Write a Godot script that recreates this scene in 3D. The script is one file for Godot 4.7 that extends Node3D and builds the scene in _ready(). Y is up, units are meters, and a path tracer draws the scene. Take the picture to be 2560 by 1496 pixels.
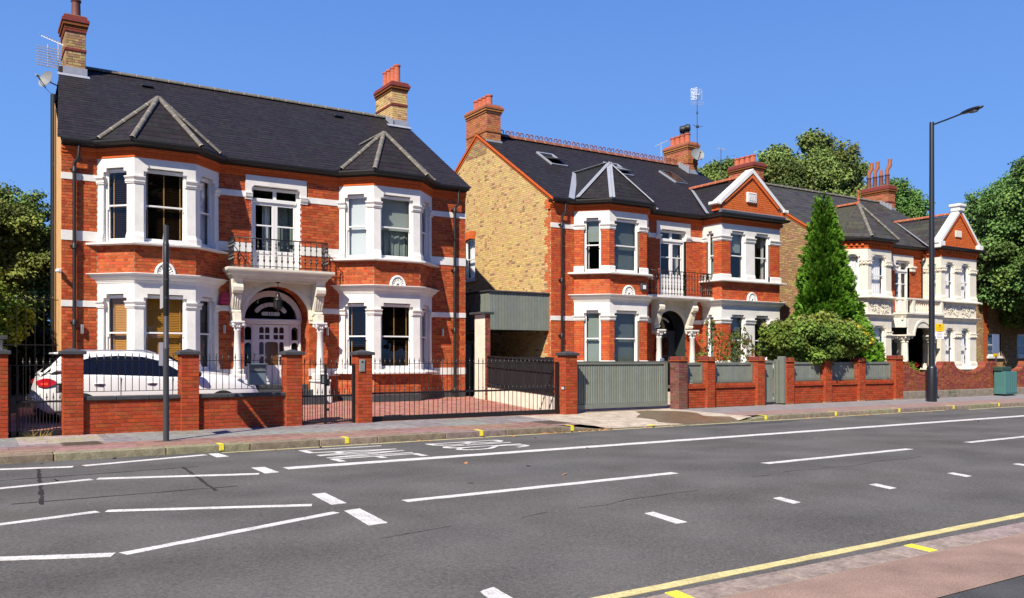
extends Node3D

var rng := RandomNumberGenerator.new()
var used := {}
var M := {}
var PAL := {}
var mesh_cache := {}
const EYE := Vector3(0, 1.64, 0)
const W23 := -23.0


class MB:
	var v := PackedVector3Array()
	var n := PackedVector3Array()
	var c := PackedColorArray()
	var col := Color(1, 1, 1)

	func tri(a: Vector3, b: Vector3, d: Vector3) -> void:
		var m := (b - a).cross(d - a)
		if m.length_squared() < 1e-16:
			return
		m = m.normalized()
		v.append(a); v.append(d); v.append(b)
		n.append(m); n.append(m); n.append(m)
		c.append(col); c.append(col); c.append(col)

	func tri_n(a: Vector3, b: Vector3, d: Vector3, na: Vector3, nb: Vector3, nd: Vector3) -> void:
		v.append(a); v.append(d); v.append(b)
		n.append(na); n.append(nd); n.append(nb)
		c.append(col); c.append(col); c.append(col)

	func tri_o(a: Vector3, b: Vector3, d: Vector3, out: Vector3) -> void:
		if (b - a).cross(d - a).dot(out) < 0.0:
			tri(a, d, b)
		else:
			tri(a, b, d)

	func quad(a: Vector3, b: Vector3, d: Vector3, e: Vector3) -> void:
		tri(a, b, d)
		tri(a, d, e)

	func quad_o(a: Vector3, b: Vector3, d: Vector3, e: Vector3, out: Vector3) -> void:
		if (b - a).cross(d - a).dot(out) + (d - a).cross(e - a).dot(out) < 0.0:
			quad(a, e, d, b)
		else:
			quad(a, b, d, e)

	func box(t: Transform3D, lo: Vector3, hi: Vector3, bev := 0.0) -> void:
		var ce := (lo + hi) * 0.5
		var h := (hi - lo) * 0.5
		var b: float = minf(bev, minf(h.x, minf(h.y, h.z)) * 0.6)
		for ax in 3:
			var a1 := (ax + 1) % 3
			var a2 := (ax + 2) % 3
			for s in [-1.0, 1.0]:
				var ps: Array[Vector3] = []
				for q in [[-1, -1], [1, -1], [1, 1], [-1, 1]]:
					var p := ce
					p[ax] += s * h[ax]
					p[a1] += q[0] * (h[a1] - b)
					p[a2] += q[1] * (h[a2] - b)
					ps.append(t * p)
				var o := Vector3.ZERO
				o[ax] = s
				quad_o(ps[0], ps[1], ps[2], ps[3], t.basis * o)
		if b <= 0.0:
			return
		for ax in 3:
			var a1 := (ax + 1) % 3
			var a2 := (ax + 2) % 3
			for s1 in [-1.0, 1.0]:
				for s2 in [-1.0, 1.0]:
					var ps: Array[Vector3] = []
					for q in [[0, -1], [0, 1], [1, 1], [1, -1]]:
						var p := ce
						p[ax] += q[1] * (h[ax] - b)
						p[a1] += s1 * (h[a1] - (b if q[0] == 1 else 0.0))
						p[a2] += s2 * (h[a2] - (b if q[0] == 0 else 0.0))
						ps.append(t * p)
					var o := Vector3.ZERO
					o[a1] = s1
					o[a2] = s2
					quad_o(ps[0], ps[1], ps[2], ps[3], t.basis * o)
		for sx in [-1.0, 1.0]:
			for sy in [-1.0, 1.0]:
				for sz in [-1.0, 1.0]:
					var s := Vector3(sx, sy, sz)
					var ps: Array[Vector3] = []
					for ax in 3:
						var p := ce + s * (h - Vector3(b, b, b))
						p[ax] = ce[ax] + s[ax] * h[ax]
						ps.append(t * p)
					tri_o(ps[0], ps[1], ps[2], t.basis * s)

	func wbox(lo: Vector3, hi: Vector3, bev := 0.0) -> void:
		box(Transform3D(), lo, hi, bev)

	func prism(t: Transform3D, poly: PackedVector2Array, z0: float, z1: float) -> void:
		var ids := Geometry2D.triangulate_polygon(poly)
		var fo := t.basis * Vector3(0, 0, 1)
		for i in range(0, ids.size(), 3):
			var a := poly[ids[i]]
			var b := poly[ids[i + 1]]
			var d := poly[ids[i + 2]]
			tri_o(t * Vector3(a.x, a.y, z1), t * Vector3(b.x, b.y, z1), t * Vector3(d.x, d.y, z1), fo)
			tri_o(t * Vector3(a.x, a.y, z0), t * Vector3(b.x, b.y, z0), t * Vector3(d.x, d.y, z0), -fo)
		var sg := 1.0 if Geometry2D.is_polygon_clockwise(poly) else -1.0
		for i in poly.size():
			var a := poly[i]
			var b := poly[(i + 1) % poly.size()]
			var o := Vector3(-(b.y - a.y), b.x - a.x, 0) * sg
			quad_o(t * Vector3(a.x, a.y, z0), t * Vector3(b.x, b.y, z0), t * Vector3(b.x, b.y, z1), t * Vector3(a.x, a.y, z1), t.basis * o)

	# a closed profile of (outward, height) pushed along a plan path of (x, z), left to right, outward on the viewer's side of a path that runs right
	func sweep(path: Array, prof: Array, wall0 := false, wall1 := false, caps := true) -> void:
		var k := path.size()
		var ts: Array[Vector2] = []
		var ns: Array[Vector2] = []
		for i in k - 1:
			var d: Vector2 = (path[i + 1] - path[i]).normalized()
			ts.append(d)
			ns.append(Vector2(-d.y, d.x))
		var area := 0.0
		for j in prof.size():
			var a: Vector2 = prof[j]
			var b: Vector2 = prof[(j + 1) % prof.size()]
			area += a.x * b.y - b.x * a.y
		var sg := 1.0 if area > 0 else -1.0
		var rings: Array = []
		for i in k:
			var ring: Array[Vector3] = []
			for q in prof:
				var off := Vector2.ZERO
				if i == 0:
					off = ns[0] * q.x
					if wall0 and absf(ts[0].y) > 0.01:
						off -= ts[0] * (ns[0].y * q.x / ts[0].y)
				elif i == k - 1:
					off = ns[k - 2] * q.x
					if wall1 and absf(ts[k - 2].y) > 0.01:
						off -= ts[k - 2] * (ns[k - 2].y * q.x / ts[k - 2].y)
				else:
					off = (ns[i - 1] + ns[i]) * (q.x / (1.0 + ns[i - 1].dot(ns[i])))
				var p: Vector2 = path[i] + off
				ring.append(Vector3(p.x, q.y, p.y))
			rings.append(ring)
		for i in k - 1:
			for j in prof.size():
				var j2 := (j + 1) % prof.size()
				var e: Vector2 = prof[j2] - prof[j]
				var o2 := Vector2(e.y, -e.x) * sg
				var o := Vector3(ns[i].x * o2.x, o2.y, ns[i].y * o2.x)
				quad_o(rings[i][j], rings[i + 1][j], rings[i + 1][j2], rings[i][j2], o)
		if caps:
			var ids := Geometry2D.triangulate_polygon(PackedVector2Array(prof))
			for e in [0, k - 1]:
				var o := Vector3(-ts[0].x, 0, -ts[0].y) if e == 0 else Vector3(ts[k - 2].x, 0, ts[k - 2].y)
				for i in range(0, ids.size(), 3):
					tri_o(rings[e][ids[i]], rings[e][ids[i + 1]], rings[e][ids[i + 2]], o)

	func tube(pts: Array, r, sides := 8, cap := true) -> void:
		var k := pts.size()
		var rings: Array = []
		var cs: Array = []
		var up := Vector3(0.123, 0.87, 0.31)
		for i in k:
			var d: Vector3
			if i == 0:
				d = pts[1] - pts[0]
			elif i == k - 1:
				d = pts[k - 1] - pts[k - 2]
			else:
				d = (pts[i + 1] - pts[i]).normalized() + (pts[i] - pts[i - 1]).normalized()
			d = d.normalized()
			var a := d.cross(up)
			if a.length() < 0.05:
				a = d.cross(Vector3(1, 0, 0))
			a = a.normalized()
			var b := d.cross(a)
			var ring: Array[Vector3] = []
			var cc: Array[Vector3] = []
			var rr: float = r[i] if r is Array else r
			for s in sides:
				var t := TAU * s / sides
				var q := a * cos(t) + b * sin(t)
				cc.append(q)
				ring.append(pts[i] + q * rr)
			rings.append(ring)
			cs.append(cc)
		for i in k - 1:
			for s in sides:
				var s2 := (s + 1) % sides
				var o: Vector3 = cs[i][s] + cs[i][s2]
				_sq(rings[i][s], rings[i + 1][s], rings[i + 1][s2], rings[i][s2], cs[i][s], cs[i + 1][s], cs[i + 1][s2], cs[i][s2], o)
		if cap:
			for e in [0, k - 1]:
				var o: Vector3 = pts[0] - pts[1] if e == 0 else pts[k - 1] - pts[k - 2]
				for s in range(1, sides - 1):
					tri_o(rings[e][0], rings[e][s], rings[e][s + 1], o)

	func _sq(a: Vector3, b: Vector3, d: Vector3, e: Vector3, na: Vector3, nb: Vector3, nd: Vector3, ne: Vector3, o: Vector3) -> void:
		if (b - a).cross(d - a).dot(o) + (d - a).cross(e - a).dot(o) < 0.0:
			tri_n(a, e, d, na, ne, nd)
			tri_n(a, d, b, na, nd, nb)
		else:
			tri_n(a, b, d, na, nb, nd)
			tri_n(a, d, e, na, nd, ne)

	# profile of (radius, height) turned about the y axis of t
	func lathe(t: Transform3D, prof: Array, sides := 16, sharp := 0.6) -> void:
		for j in prof.size() - 1:
			var p: Vector2 = prof[j]
			var q: Vector2 = prof[j + 1]
			if p.distance_to(q) < 1e-6:
				continue
			var e := (q - p).normalized()
			var m := Vector2(e.y, -e.x)
			var m0 := m
			var m1 := m
			if j > 0:
				var e0: Vector2 = (p - prof[j - 1]).normalized()
				if e0.dot(e) > sharp:
					m0 = (m + Vector2(e0.y, -e0.x)).normalized()
			if j < prof.size() - 2:
				var e1: Vector2 = (prof[j + 2] - q).normalized()
				if e1.dot(e) > sharp:
					m1 = (m + Vector2(e1.y, -e1.x)).normalized()
			for s in sides:
				var t0 := TAU * s / sides
				var t1 := TAU * (s + 1) / sides
				var c0 := Vector3(cos(t0), 0, sin(t0))
				var c1 := Vector3(cos(t1), 0, sin(t1))
				var o := t.basis * ((c0 + c1) * m.x + Vector3(0, 2 * m.y, 0))
				_sq(t * (c0 * p.x + Vector3(0, p.y, 0)), t * (c1 * p.x + Vector3(0, p.y, 0)), t * (c1 * q.x + Vector3(0, q.y, 0)), t * (c0 * q.x + Vector3(0, q.y, 0)),
					(t.basis * (c0 * m0.x + Vector3(0, m0.y, 0))).normalized(), (t.basis * (c1 * m0.x + Vector3(0, m0.y, 0))).normalized(), (t.basis * (c1 * m1.x + Vector3(0, m1.y, 0))).normalized(), (t.basis * (c0 * m1.x + Vector3(0, m1.y, 0))).normalized(), o)

	func mesh() -> ArrayMesh:
		var am := ArrayMesh.new()
		if v.is_empty():
			return am
		var a := []
		a.resize(Mesh.ARRAY_MAX)
		a[Mesh.ARRAY_VERTEX] = v
		a[Mesh.ARRAY_NORMAL] = n
		a[Mesh.ARRAY_COLOR] = c
		am.add_surface_from_arrays(Mesh.PRIMITIVE_TRIANGLES, a)
		return am


func nm(parent: Node, called: String) -> String:
	var key := str(parent.get_instance_id()) + called
	var k: int = used.get(key, 0)
	used[key] = k + 1
	return called if k == 0 else "%s_%03d" % [called, k]


func tag(o: Node3D, label: String, category := "", group := "") -> Node3D:
	o.set_meta("label", label)
	if category:
		o.set_meta("category", category)
	if group:
		o.set_meta("group", group)
	return o


func thing(called: String, label: String, category: String, at := Vector3.ZERO, group := "") -> Node3D:
	var o := Node3D.new()
	o.name = nm(self, called)
	add_child(o)
	o.position = at
	return tag(o, label, category, group)


func struct_node(called: String) -> Node3D:
	var o := Node3D.new()
	o.name = nm(self, called)
	add_child(o)
	o.set_meta("kind", "structure")
	return o


func put(mb, called: String, m: Material, parent: Node3D = null, label := "") -> MeshInstance3D:
	var o := MeshInstance3D.new()
	var par: Node3D = self if parent == null else parent
	o.name = nm(par, called)
	o.mesh = mb.mesh() if mb is MB else mb
	o.material_override = m
	par.add_child(o)
	if par != self and par.get_parent() == self and not (par is MeshInstance3D):
		o.position = -par.position
	if label:
		o.set_meta("label", label)
	return o


func solo(mb: MB, called: String, m: Material, label: String, category: String, group := "") -> MeshInstance3D:
	var o := put(mb, called, m)
	tag(o, label, category, group)
	return o


func ground_piece(mb: MB, called: String, m: Material) -> MeshInstance3D:
	var o := put(mb, called, m)
	o.set_meta("kind", "structure")
	return o


func fr(o: Vector3, u: Vector3, v: Vector3, n: Vector3) -> Transform3D:
	return Transform3D(Basis(u, v, n), o)


func wallf(a: Vector2, b: Vector2) -> Transform3D:
	var d := (b - a).normalized()
	return fr(Vector3(a.x, 0, a.y), Vector3(d.x, 0, d.y), Vector3.UP, Vector3(-d.y, 0, d.x))


func rect(u0: float, v0: float, u1: float, v1: float) -> PackedVector2Array:
	return PackedVector2Array([Vector2(u0, v0), Vector2(u1, v0), Vector2(u1, v1), Vector2(u0, v1)])


func spans(polys: Array, y: float) -> Array:
	var xs: Array[float] = []
	for p in polys:
		var k: int = p.size()
		for i in k:
			var a: Vector2 = p[i]
			var b: Vector2 = p[(i + 1) % k]
			if (a.y <= y) != (b.y <= y):
				xs.append(a.x + (b.x - a.x) * (y - a.y) / (b.y - a.y))
	xs.sort()
	var out := []
	for i in range(0, xs.size() - 1, 2):
		if xs[i + 1] - xs[i] > 0.004:
			out.append(Vector2(xs[i], xs[i + 1]))
	return out


# lays pieces (bricks, slates, slabs) in courses over a flat outline; even-odd with holes
func lay(list: Array, back: MB, t: Transform3D, polys: Array, sp: Dictionary) -> void:
	var vmin := 1e9
	var vmax := -1e9
	for q in polys[0]:
		vmin = minf(vmin, q.y)
		vmax = maxf(vmax, q.y)
	var rh: float = sp.rh
	var ln: float = sp.ln
	var j: float = sp.get("j", 0.01)
	var pal: Array = PAL[sp.pal]
	var bond: String = sp.get("bond", "flemish")
	var zb: float = sp.get("zb", 0.007)
	var zt: float = sp.get("zt", zb)
	var v00: float = sp.get("v0", 0.0)
	var fn = sp.get("fn")
	var r0 := int(floor((vmin - v00) / rh + 1e-4))
	var r1 := int(ceil((vmax - v00) / rh - 1e-4))
	for r in range(r0, r1):
		var b0 := maxf(v00 + r * rh, vmin)
		var b1 := minf(v00 + (r + 1) * rh, vmax)
		if b1 - b0 < 0.012:
			continue
		for s in spans(polys, (b0 + b1) * 0.5):
			if back != null:
				back.quad(t * Vector3(s.x, b0, 0), t * Vector3(s.y, b0, 0), t * Vector3(s.y, b1, 0), t * Vector3(s.x, b1, 0))
			var cuts: Array = []
			if bond == "flemish":
				var pitch := ln * 1.5
				var ph := (pitch * 0.5 if r % 2 else 0.0) + fposmod(r * 0.013, 0.02)
				var i0 := int(floor((s.x - ph) / pitch)) - 1
				var i1 := int(ceil((s.y - ph) / pitch)) + 1
				for i in range(i0, i1):
					cuts.append(Vector2(ph + i * pitch, ph + i * pitch + ln))
					cuts.append(Vector2(ph + i * pitch + ln, ph + (i + 1) * pitch))
			else:
				var ph := 0.0
				if bond == "stretch":
					ph = ln * 0.5 if r % 2 else 0.0
				elif bond == "random":
					ph = fposmod(sin(r * 12.9898) * 43758.5, 1.0) * ln
				var i0 := int(floor((s.x - ph) / ln)) - 1
				var i1 := int(ceil((s.y - ph) / ln)) + 1
				for i in range(i0, i1):
					cuts.append(Vector2(ph + i * ln, ph + (i + 1) * ln))
			for q in cuts:
				var a := maxf(q.x + j * 0.5, s.x + sp.get("edge", 0.0))
				var b := minf(q.y - j * 0.5, s.y - sp.get("edge", 0.0))
				if b - a < 0.035:
					continue
				var ci := rng.randi() % pal.size()
				if fn != null:
					ci = fn.call((a + b) * 0.5, (b0 + b1) * 0.5, ci)
				var w := b - a
				var h := b1 - b0 - j
				if h < 0.012:
					continue
				var pos: Vector3 = t * Vector3(a, b0 + j * 0.5, 0)
				var zz := (rng.randf() - 0.5) * float(sp.get("zj", 0.002))
				var dd := pos - EYE
				var sc: float = absf(t.basis.z.dot(dd)) / maxf(dd.length(), 0.5) / dd.length_squared() * w * h
				list.append([Transform3D(t.basis, pos + t.basis.z * zz), w, h, zb, zt, pal[ci], sc, sp.pal + str(ci)])


func piece_into(mb: MB, t: Transform3D, w: float, h: float, zb: float, zt: float, e: float) -> void:
	var a0 := t * Vector3(0, 0, -0.003)
	var a1 := t * Vector3(w, 0, -0.003)
	var a2 := t * Vector3(w, h, -0.003)
	var a3 := t * Vector3(0, h, -0.003)
	var f0 := t * Vector3(e, e, zb)
	var f1 := t * Vector3(w - e, e, zb)
	var f2 := t * Vector3(w - e, h - e, zt)
	var f3 := t * Vector3(e, h - e, zt)
	mb.quad(f0, f1, f2, f3)
	mb.quad(a0, a1, f1, f0)
	mb.quad(a1, a2, f2, f1)
	mb.quad(a2, a3, f3, f2)
	mb.quad(a3, a0, f0, f3)


func emit(parent: Node3D, called: String, many: String, list: Array, m: Material, most := 300, e := 0.003) -> void:
	list.sort_custom(func(p, q): return p[6] > q[6])
	var rest := MB.new()
	var off := Vector3.ZERO
	if parent.get_parent() == self and not (parent is MeshInstance3D):
		off = -parent.position
	for i in list.size():
		var p: Array = list[i]
		if i < most:
			var key := "%s_%d_%d_%d_%d" % [p[7], roundi(p[1] * 500), roundi(p[2] * 500), roundi(p[3] * 1000), roundi(p[4] * 1000)]
			if not mesh_cache.has(key):
				var mb := MB.new()
				mb.col = p[5]
				piece_into(mb, Transform3D(), roundi(p[1] * 500) / 500.0, roundi(p[2] * 500) / 500.0, p[3], p[4], e)
				mesh_cache[key] = mb.mesh()
			var o := MeshInstance3D.new()
			o.name = nm(parent, called)
			o.mesh = mesh_cache[key]
			o.material_override = m
			parent.add_child(o)
			o.transform = Transform3D(p[0].basis, p[0].origin + off)
		else:
			rest.col = p[5]
			piece_into(rest, p[0], p[1], p[2], p[3], p[4], e)
	if not rest.v.is_empty():
		var o := put(rest, many, m, parent)
		o.set_meta("kind", "stuff")


func lin(r: float, g: float, b: float) -> Color:
	return Color(r, g, b).linear_to_srgb()


func gray_image(size: int, f: Callable) -> Image:
	var d := PackedByteArray()
	d.resize(size * size)
	for y in size:
		for x in size:
			d[y * size + x] = clampi(int(f.call(x, y) * 255.0), 0, 255)
	return Image.create_from_data(size, size, false, Image.FORMAT_L8, d)


func noise_image(size: int, freq: float, oct: int, sd: int, type := FastNoiseLite.TYPE_SIMPLEX_SMOOTH) -> PackedByteArray:
	var fn := FastNoiseLite.new()
	fn.seed = sd
	fn.noise_type = type
	fn.frequency = freq
	fn.fractal_octaves = oct
	var im := fn.get_seamless_image(size, size)
	im.convert(Image.FORMAT_L8)
	return im.get_data()


# grey multiplier texture: base - speckle * s - blotches * b
func grain(size: int, speck: float, mid: float, blot: float, sd: int, fmid := 0.06, fblot := 0.008) -> Image:
	var a := noise_image(size, fmid, 3, sd)
	var b := noise_image(size, fblot, 4, sd + 7)
	var r := RandomNumberGenerator.new()
	r.seed = sd
	var d := PackedByteArray()
	d.resize(size * size)
	for i in size * size:
		var q := 0.86 + speck * (r.randf() - 0.5) + mid * (a[i] / 255.0 - 0.5) + blot * (b[i] / 255.0 - 0.5)
		d[i] = clampi(int(q * 255.0), 0, 255)
	return Image.create_from_data(size, size, false, Image.FORMAT_L8, d)


func mat(key: String, col: Color, rough: float, tex: Image = null, tile := 1.0, bump: Image = null, bump_amt := 0.6, vcol := false, metal := 0.0) -> StandardMaterial3D:
	var m := StandardMaterial3D.new()
	m.resource_name = key
	m.albedo_color = col
	if tex != null:
		var lc := col.srgb_to_linear() * (1.0 / 0.72)
		m.albedo_color = Color(minf(lc.r, 1.4), minf(lc.g, 1.4), minf(lc.b, 1.4)).linear_to_srgb()
	m.roughness = rough
	m.metallic = metal
	m.vertex_color_use_as_albedo = vcol
	if tex != null:
		m.albedo_texture = tex_of(tex)
		m.uv1_triplanar = true
		m.uv1_world_triplanar = true
		m.uv1_scale = Vector3.ONE / tile
		m.uv1_triplanar_sharpness = 4.0
	if bump != null:
		m.normal_enabled = true
		m.normal_texture = tex_of(bump)
		m.normal_scale = bump_amt
	M[key] = m
	return m


var tex_made := {}


func tex_of(im: Image) -> ImageTexture:
	if not tex_made.has(im):
		tex_made[im] = ImageTexture.create_from_image(im)
	return tex_made[im]


func bump_of(im: Image, amt: float) -> Image:
	var b := im.duplicate() as Image
	b.convert(Image.FORMAT_RGBA8)
	b.bump_map_to_normal_map(amt)
	return b


func palette(key: String, base: Color, k: int, hue: float, val: float) -> void:
	var out := []
	for i in k:
		var f := 1.0 + (rng.randf() - 0.5) * 2.0 * val
		out.append(Color(base.r * f * (1 + (rng.randf() - 0.5) * hue * 0.4), base.g * f * (1 + (rng.randf() - 0.5) * hue * 2), base.b * f * (1 + (rng.randf() - 0.5) * hue * 2)))
	PAL[key] = out


func materials() -> void:
	palette("red", Color(0.45, 0.098, 0.036), 14, 0.26, 0.26)
	palette("red2", Color(0.46, 0.102, 0.037), 14, 0.24, 0.22)
	palette("garden", Color(0.33, 0.066, 0.027), 12, 0.2, 0.2)
	palette("old", Color(0.24, 0.075, 0.045), 12, 0.3, 0.28)
	palette("purple", Color(0.17, 0.075, 0.062), 10, 0.3, 0.25)
	palette("chim", Color(0.42, 0.15, 0.075), 12, 0.25, 0.28)
	palette("rubbed", Color(0.55, 0.125, 0.036), 8, 0.1, 0.1)
	palette("stock", Color(0.57, 0.395, 0.175), 22, 0.14, 0.15)
	PAL["stock"].append(Color(0.36, 0.22, 0.12))
	PAL["stock"].append(Color(0.29, 0.17, 0.12))
	PAL["stock"].append(Color(0.50, 0.29, 0.14))
	palette("stock_dull", Color(0.36, 0.25, 0.13), 14, 0.24, 0.2)
	palette("slate", Color(0.0268, 0.0255, 0.028), 10, 0.06, 0.10)
	palette("slate_grey", Color(0.056, 0.052, 0.049), 10, 0.12, 0.16)
	palette("tile_red", Color(0.20, 0.05, 0.03), 8, 0.2, 0.2)
	palette("slab", Color(0.235, 0.222, 0.218), 8, 0.08, 0.12)
	palette("slab_pale", Color(0.36, 0.32, 0.26), 5, 0.1, 0.1)
	palette("slab_pink", Color(0.27, 0.185, 0.15), 8, 0.14, 0.12)
	palette("kerb", Color(0.24, 0.20, 0.16), 8, 0.12, 0.14)
	palette("kerb_near", Color(0.27, 0.235, 0.20), 6, 0.1, 0.08)
	palette("paver", Color(0.34, 0.155, 0.125), 8, 0.2, 0.14)
	palette("green_board", Color(0.175, 0.205, 0.175), 6, 0.05, 0.05)
	palette("black_board", Color(0.012, 0.012, 0.013), 4, 0.05, 0.2)
	var g_fine := grain(512, 0.14, 0.22, 0.14, 11)
	var g_soft := grain(512, 0.02, 0.03, 0.07, 23, 0.03, 0.006)
	var g_road := grain(1024, 0.30, 0.16, 0.16, 31, 0.11, 0.0035)
	var g_stone := grain(512, 0.16, 0.20, 0.22, 41, 0.05, 0.01)
	var b_fine := bump_of(g_fine, 3.0)
	var b_road := bump_of(g_road, 4.0)
	var b_stone := bump_of(g_stone, 4.0)
	var white := Color(1, 1, 1)
	mat("brick", white, 0.9, g_fine, 0.55, b_fine, 0.5, true)
	mat("mortar", lin(0.34, 0.20, 0.13), 0.95, g_fine, 0.8)
	mat("mortar_dark", lin(0.16, 0.10, 0.075), 0.95, g_fine, 0.8)
	mat("mortar_pale", lin(0.52, 0.40, 0.24), 0.95, g_fine, 0.8)
	mat("slate", white, 0.55, g_stone, 1.1, b_fine, 0.25, true)
	mat("slate_bed", lin(0.010, 0.010, 0.012), 0.9)
	mat("white", lin(0.715, 0.705, 0.68), 0.55, g_soft, 2.2)
	mat("cream", lin(0.70, 0.655, 0.55), 0.6, g_soft, 1.6)
	mat("joinery", lin(0.74, 0.74, 0.74), 0.35)
	mat("road", lin(0.116, 0.113, 0.108), 0.85, g_road, 7.0, b_road, 0.5, true)
	mat("tar", lin(0.035, 0.035, 0.036), 0.8, g_road, 3.0)
	mat("path_red", lin(0.285, 0.20, 0.165), 0.9, g_road, 2.6, b_road, 0.6)
	mat("path_black", lin(0.075, 0.077, 0.080), 0.85, g_road, 2.6, b_road, 0.6)
	mat("stone", white, 0.9, g_stone, 1.3, b_stone, 0.7, true)
	mat("stone_joint", lin(0.10, 0.09, 0.08), 0.95, g_stone, 1.0)
	mat("concrete", lin(0.44, 0.38, 0.30), 0.9, g_stone, 2.6, b_stone, 0.4)
	mat("old_base", lin(0.22, 0.19, 0.15), 0.95, g_stone, 1.1, b_stone, 0.6)
	mat("wet", lin(0.155, 0.112, 0.068), 0.35, g_stone, 2.0)
	mat("earth", lin(0.10, 0.085, 0.06), 1.0, g_stone, 3.0)
	mat("paint_white", lin(0.62, 0.61, 0.59), 0.7, grain(512, 0.30, 0.34, 0.22, 51), 1.2)
	mat("paint_yellow", lin(0.58, 0.51, 0.23), 0.7, g_fine, 1.2)
	mat("paint_bright", lin(0.80, 0.70, 0.05), 0.7, g_fine, 1.2)
	mat("iron", lin(0.012, 0.012, 0.013), 0.38)
	mat("gutter", lin(0.008, 0.008, 0.009), 0.55)
	mat("pole", lin(0.045, 0.05, 0.058), 0.45, g_soft, 0.6)
	mat("lamp_black", lin(0.014, 0.015, 0.02), 0.35)
	mat("cap_slate", lin(0.045, 0.048, 0.055), 0.6, g_stone, 0.7)
	mat("green_paint", lin(0.155, 0.175, 0.15), 0.5, g_soft, 1.0)
	mat("board", white, 0.6, g_soft, 1.0, null, 0, true)
	mat("lead", lin(0.28, 0.30, 0.35), 0.45, g_soft, 0.8)
	mat("lead_dark", lin(0.13, 0.14, 0.165), 0.5, g_stone, 0.8)
	mat("ridge_grey", lin(0.135, 0.125, 0.108), 0.85, g_stone, 0.6)
	mat("ridge_mortar", lin(0.30, 0.27, 0.21), 0.95, g_stone, 0.5)
	mat("terracotta", lin(0.36, 0.11, 0.058), 0.8, g_stone, 0.5)
	mat("crest", lin(0.20, 0.075, 0.052), 0.8, g_stone, 0.5)
	mat("pot", lin(0.44, 0.125, 0.075), 0.8, g_stone, 0.5)
	mat("pot_dark", lin(0.12, 0.035, 0.025), 0.7, g_stone, 0.5)
	mat("rust", lin(0.30, 0.10, 0.045), 0.8, g_stone, 0.3)
	mat("steel", lin(0.55, 0.56, 0.58), 0.3, null, 1, null, 0, false, 0.8)
	mat("alu", lin(0.75, 0.76, 0.78), 0.35, null, 1, null, 0, false, 0.6)
	mat("dish", lin(0.20, 0.21, 0.22), 0.6)
	mat("wood_slat", lin(0.30, 0.155, 0.035), 0.5)
	mat("wood_tape", lin(0.36, 0.20, 0.05), 0.7)
	mat("dark_slat", lin(0.030, 0.016, 0.008), 0.5)
	mat("gold_blind", lin(0.36, 0.165, 0.010), 0.6, g_soft, 0.7)
	mat("white_blind", lin(0.44, 0.50, 0.53), 0.7)
	mat("pale_blind", lin(0.24, 0.29, 0.275), 0.7)
	mat("sage_blind", lin(0.155, 0.205, 0.19), 0.7)
	mat("grey_blind", lin(0.06, 0.082, 0.078), 0.7)
	mat("curtain", lin(0.66, 0.67, 0.70), 0.85)
	mat("curtain_dim", lin(0.30, 0.31, 0.31), 0.85)
	mat("dark_room", lin(0.02, 0.02, 0.02), 0.9)
	mat("room", lin(0.12, 0.11, 0.10), 0.9)
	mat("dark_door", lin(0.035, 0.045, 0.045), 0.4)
	mat("amber_glass", lin(0.13, 0.055, 0.012), 0.08)
	mat("brown_glass", lin(0.045, 0.022, 0.014), 0.08)
	mat("black_glass", lin(0.004, 0.004, 0.005), 0.05)
	mat("frosted", lin(0.50, 0.50, 0.49), 0.4)
	mat("alarm", lin(0.30, 0.012, 0.06), 0.4)
	mat("alarm_print", lin(0.55, 0.10, 0.2), 0.5)
	mat("car_paint", lin(0.80, 0.81, 0.82), 0.22).clearcoat_enabled = true
	mat("car_shadow", lin(0.01, 0.01, 0.01), 0.8)
	mat("tyre", lin(0.012, 0.012, 0.012), 0.8)
	mat("tail_red", lin(0.38, 0.008, 0.012), 0.1)
	mat("tail_orange", lin(0.65, 0.06, 0.02), 0.15)
	mat("head_glass", lin(0.20, 0.22, 0.25), 0.08, null, 1, null, 0, false, 0.4)
	mat("box_grey", lin(0.13, 0.18, 0.22), 0.4)
	mat("box_dark", lin(0.03, 0.05, 0.07), 0.4)
	mat("bin_green", lin(0.055, 0.16, 0.155), 0.55, g_soft, 0.6)
	mat("bin_dark", lin(0.02, 0.05, 0.035), 0.6)
	mat("sign_blue", lin(0.12, 0.16, 0.25), 0.5)
	mat("sign_yellow", lin(0.65, 0.42, 0.0), 0.5)
	mat("sign_white", lin(0.72, 0.72, 0.76), 0.45)
	mat("sign_back", lin(0.42, 0.42, 0.44), 0.5)
	mat("smoky_glass", lin(0.03, 0.03, 0.03), 0.08)
	mat("sign_grey", lin(0.22, 0.22, 0.27), 0.5)
	mat("print", lin(0.05, 0.05, 0.06), 0.6)
	mat("bark", lin(0.09, 0.07, 0.05), 0.95, g_stone, 0.6)
	mat("tan_render", lin(0.62, 0.36, 0.15), 0.8, g_soft, 1.2)
	mat("leaf_dry", lin(0.35, 0.16, 0.06), 0.9)
	mat("petal", lin(0.55, 0.02, 0.02), 0.6)
	mat("green_glow", lin(0.25, 0.30, 0.30), 0.3)
	var leaf := StandardMaterial3D.new()
	leaf.vertex_color_use_as_albedo = true
	leaf.roughness = 0.62
	leaf.metallic_specular = 0.3
	leaf.backlight_enabled = true
	leaf.backlight = lin(0.10, 0.16, 0.02)
	leaf.cull_mode = BaseMaterial3D.CULL_DISABLED
	M["leaf"] = leaf
	var gl := StandardMaterial3D.new()
	gl.transparency = BaseMaterial3D.TRANSPARENCY_ALPHA
	gl.albedo_color = Color(0.02, 0.03, 0.03, 0.03)
	gl.roughness = 0.0
	gl.metallic_specular = 0.5
	M["glass"] = gl
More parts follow.
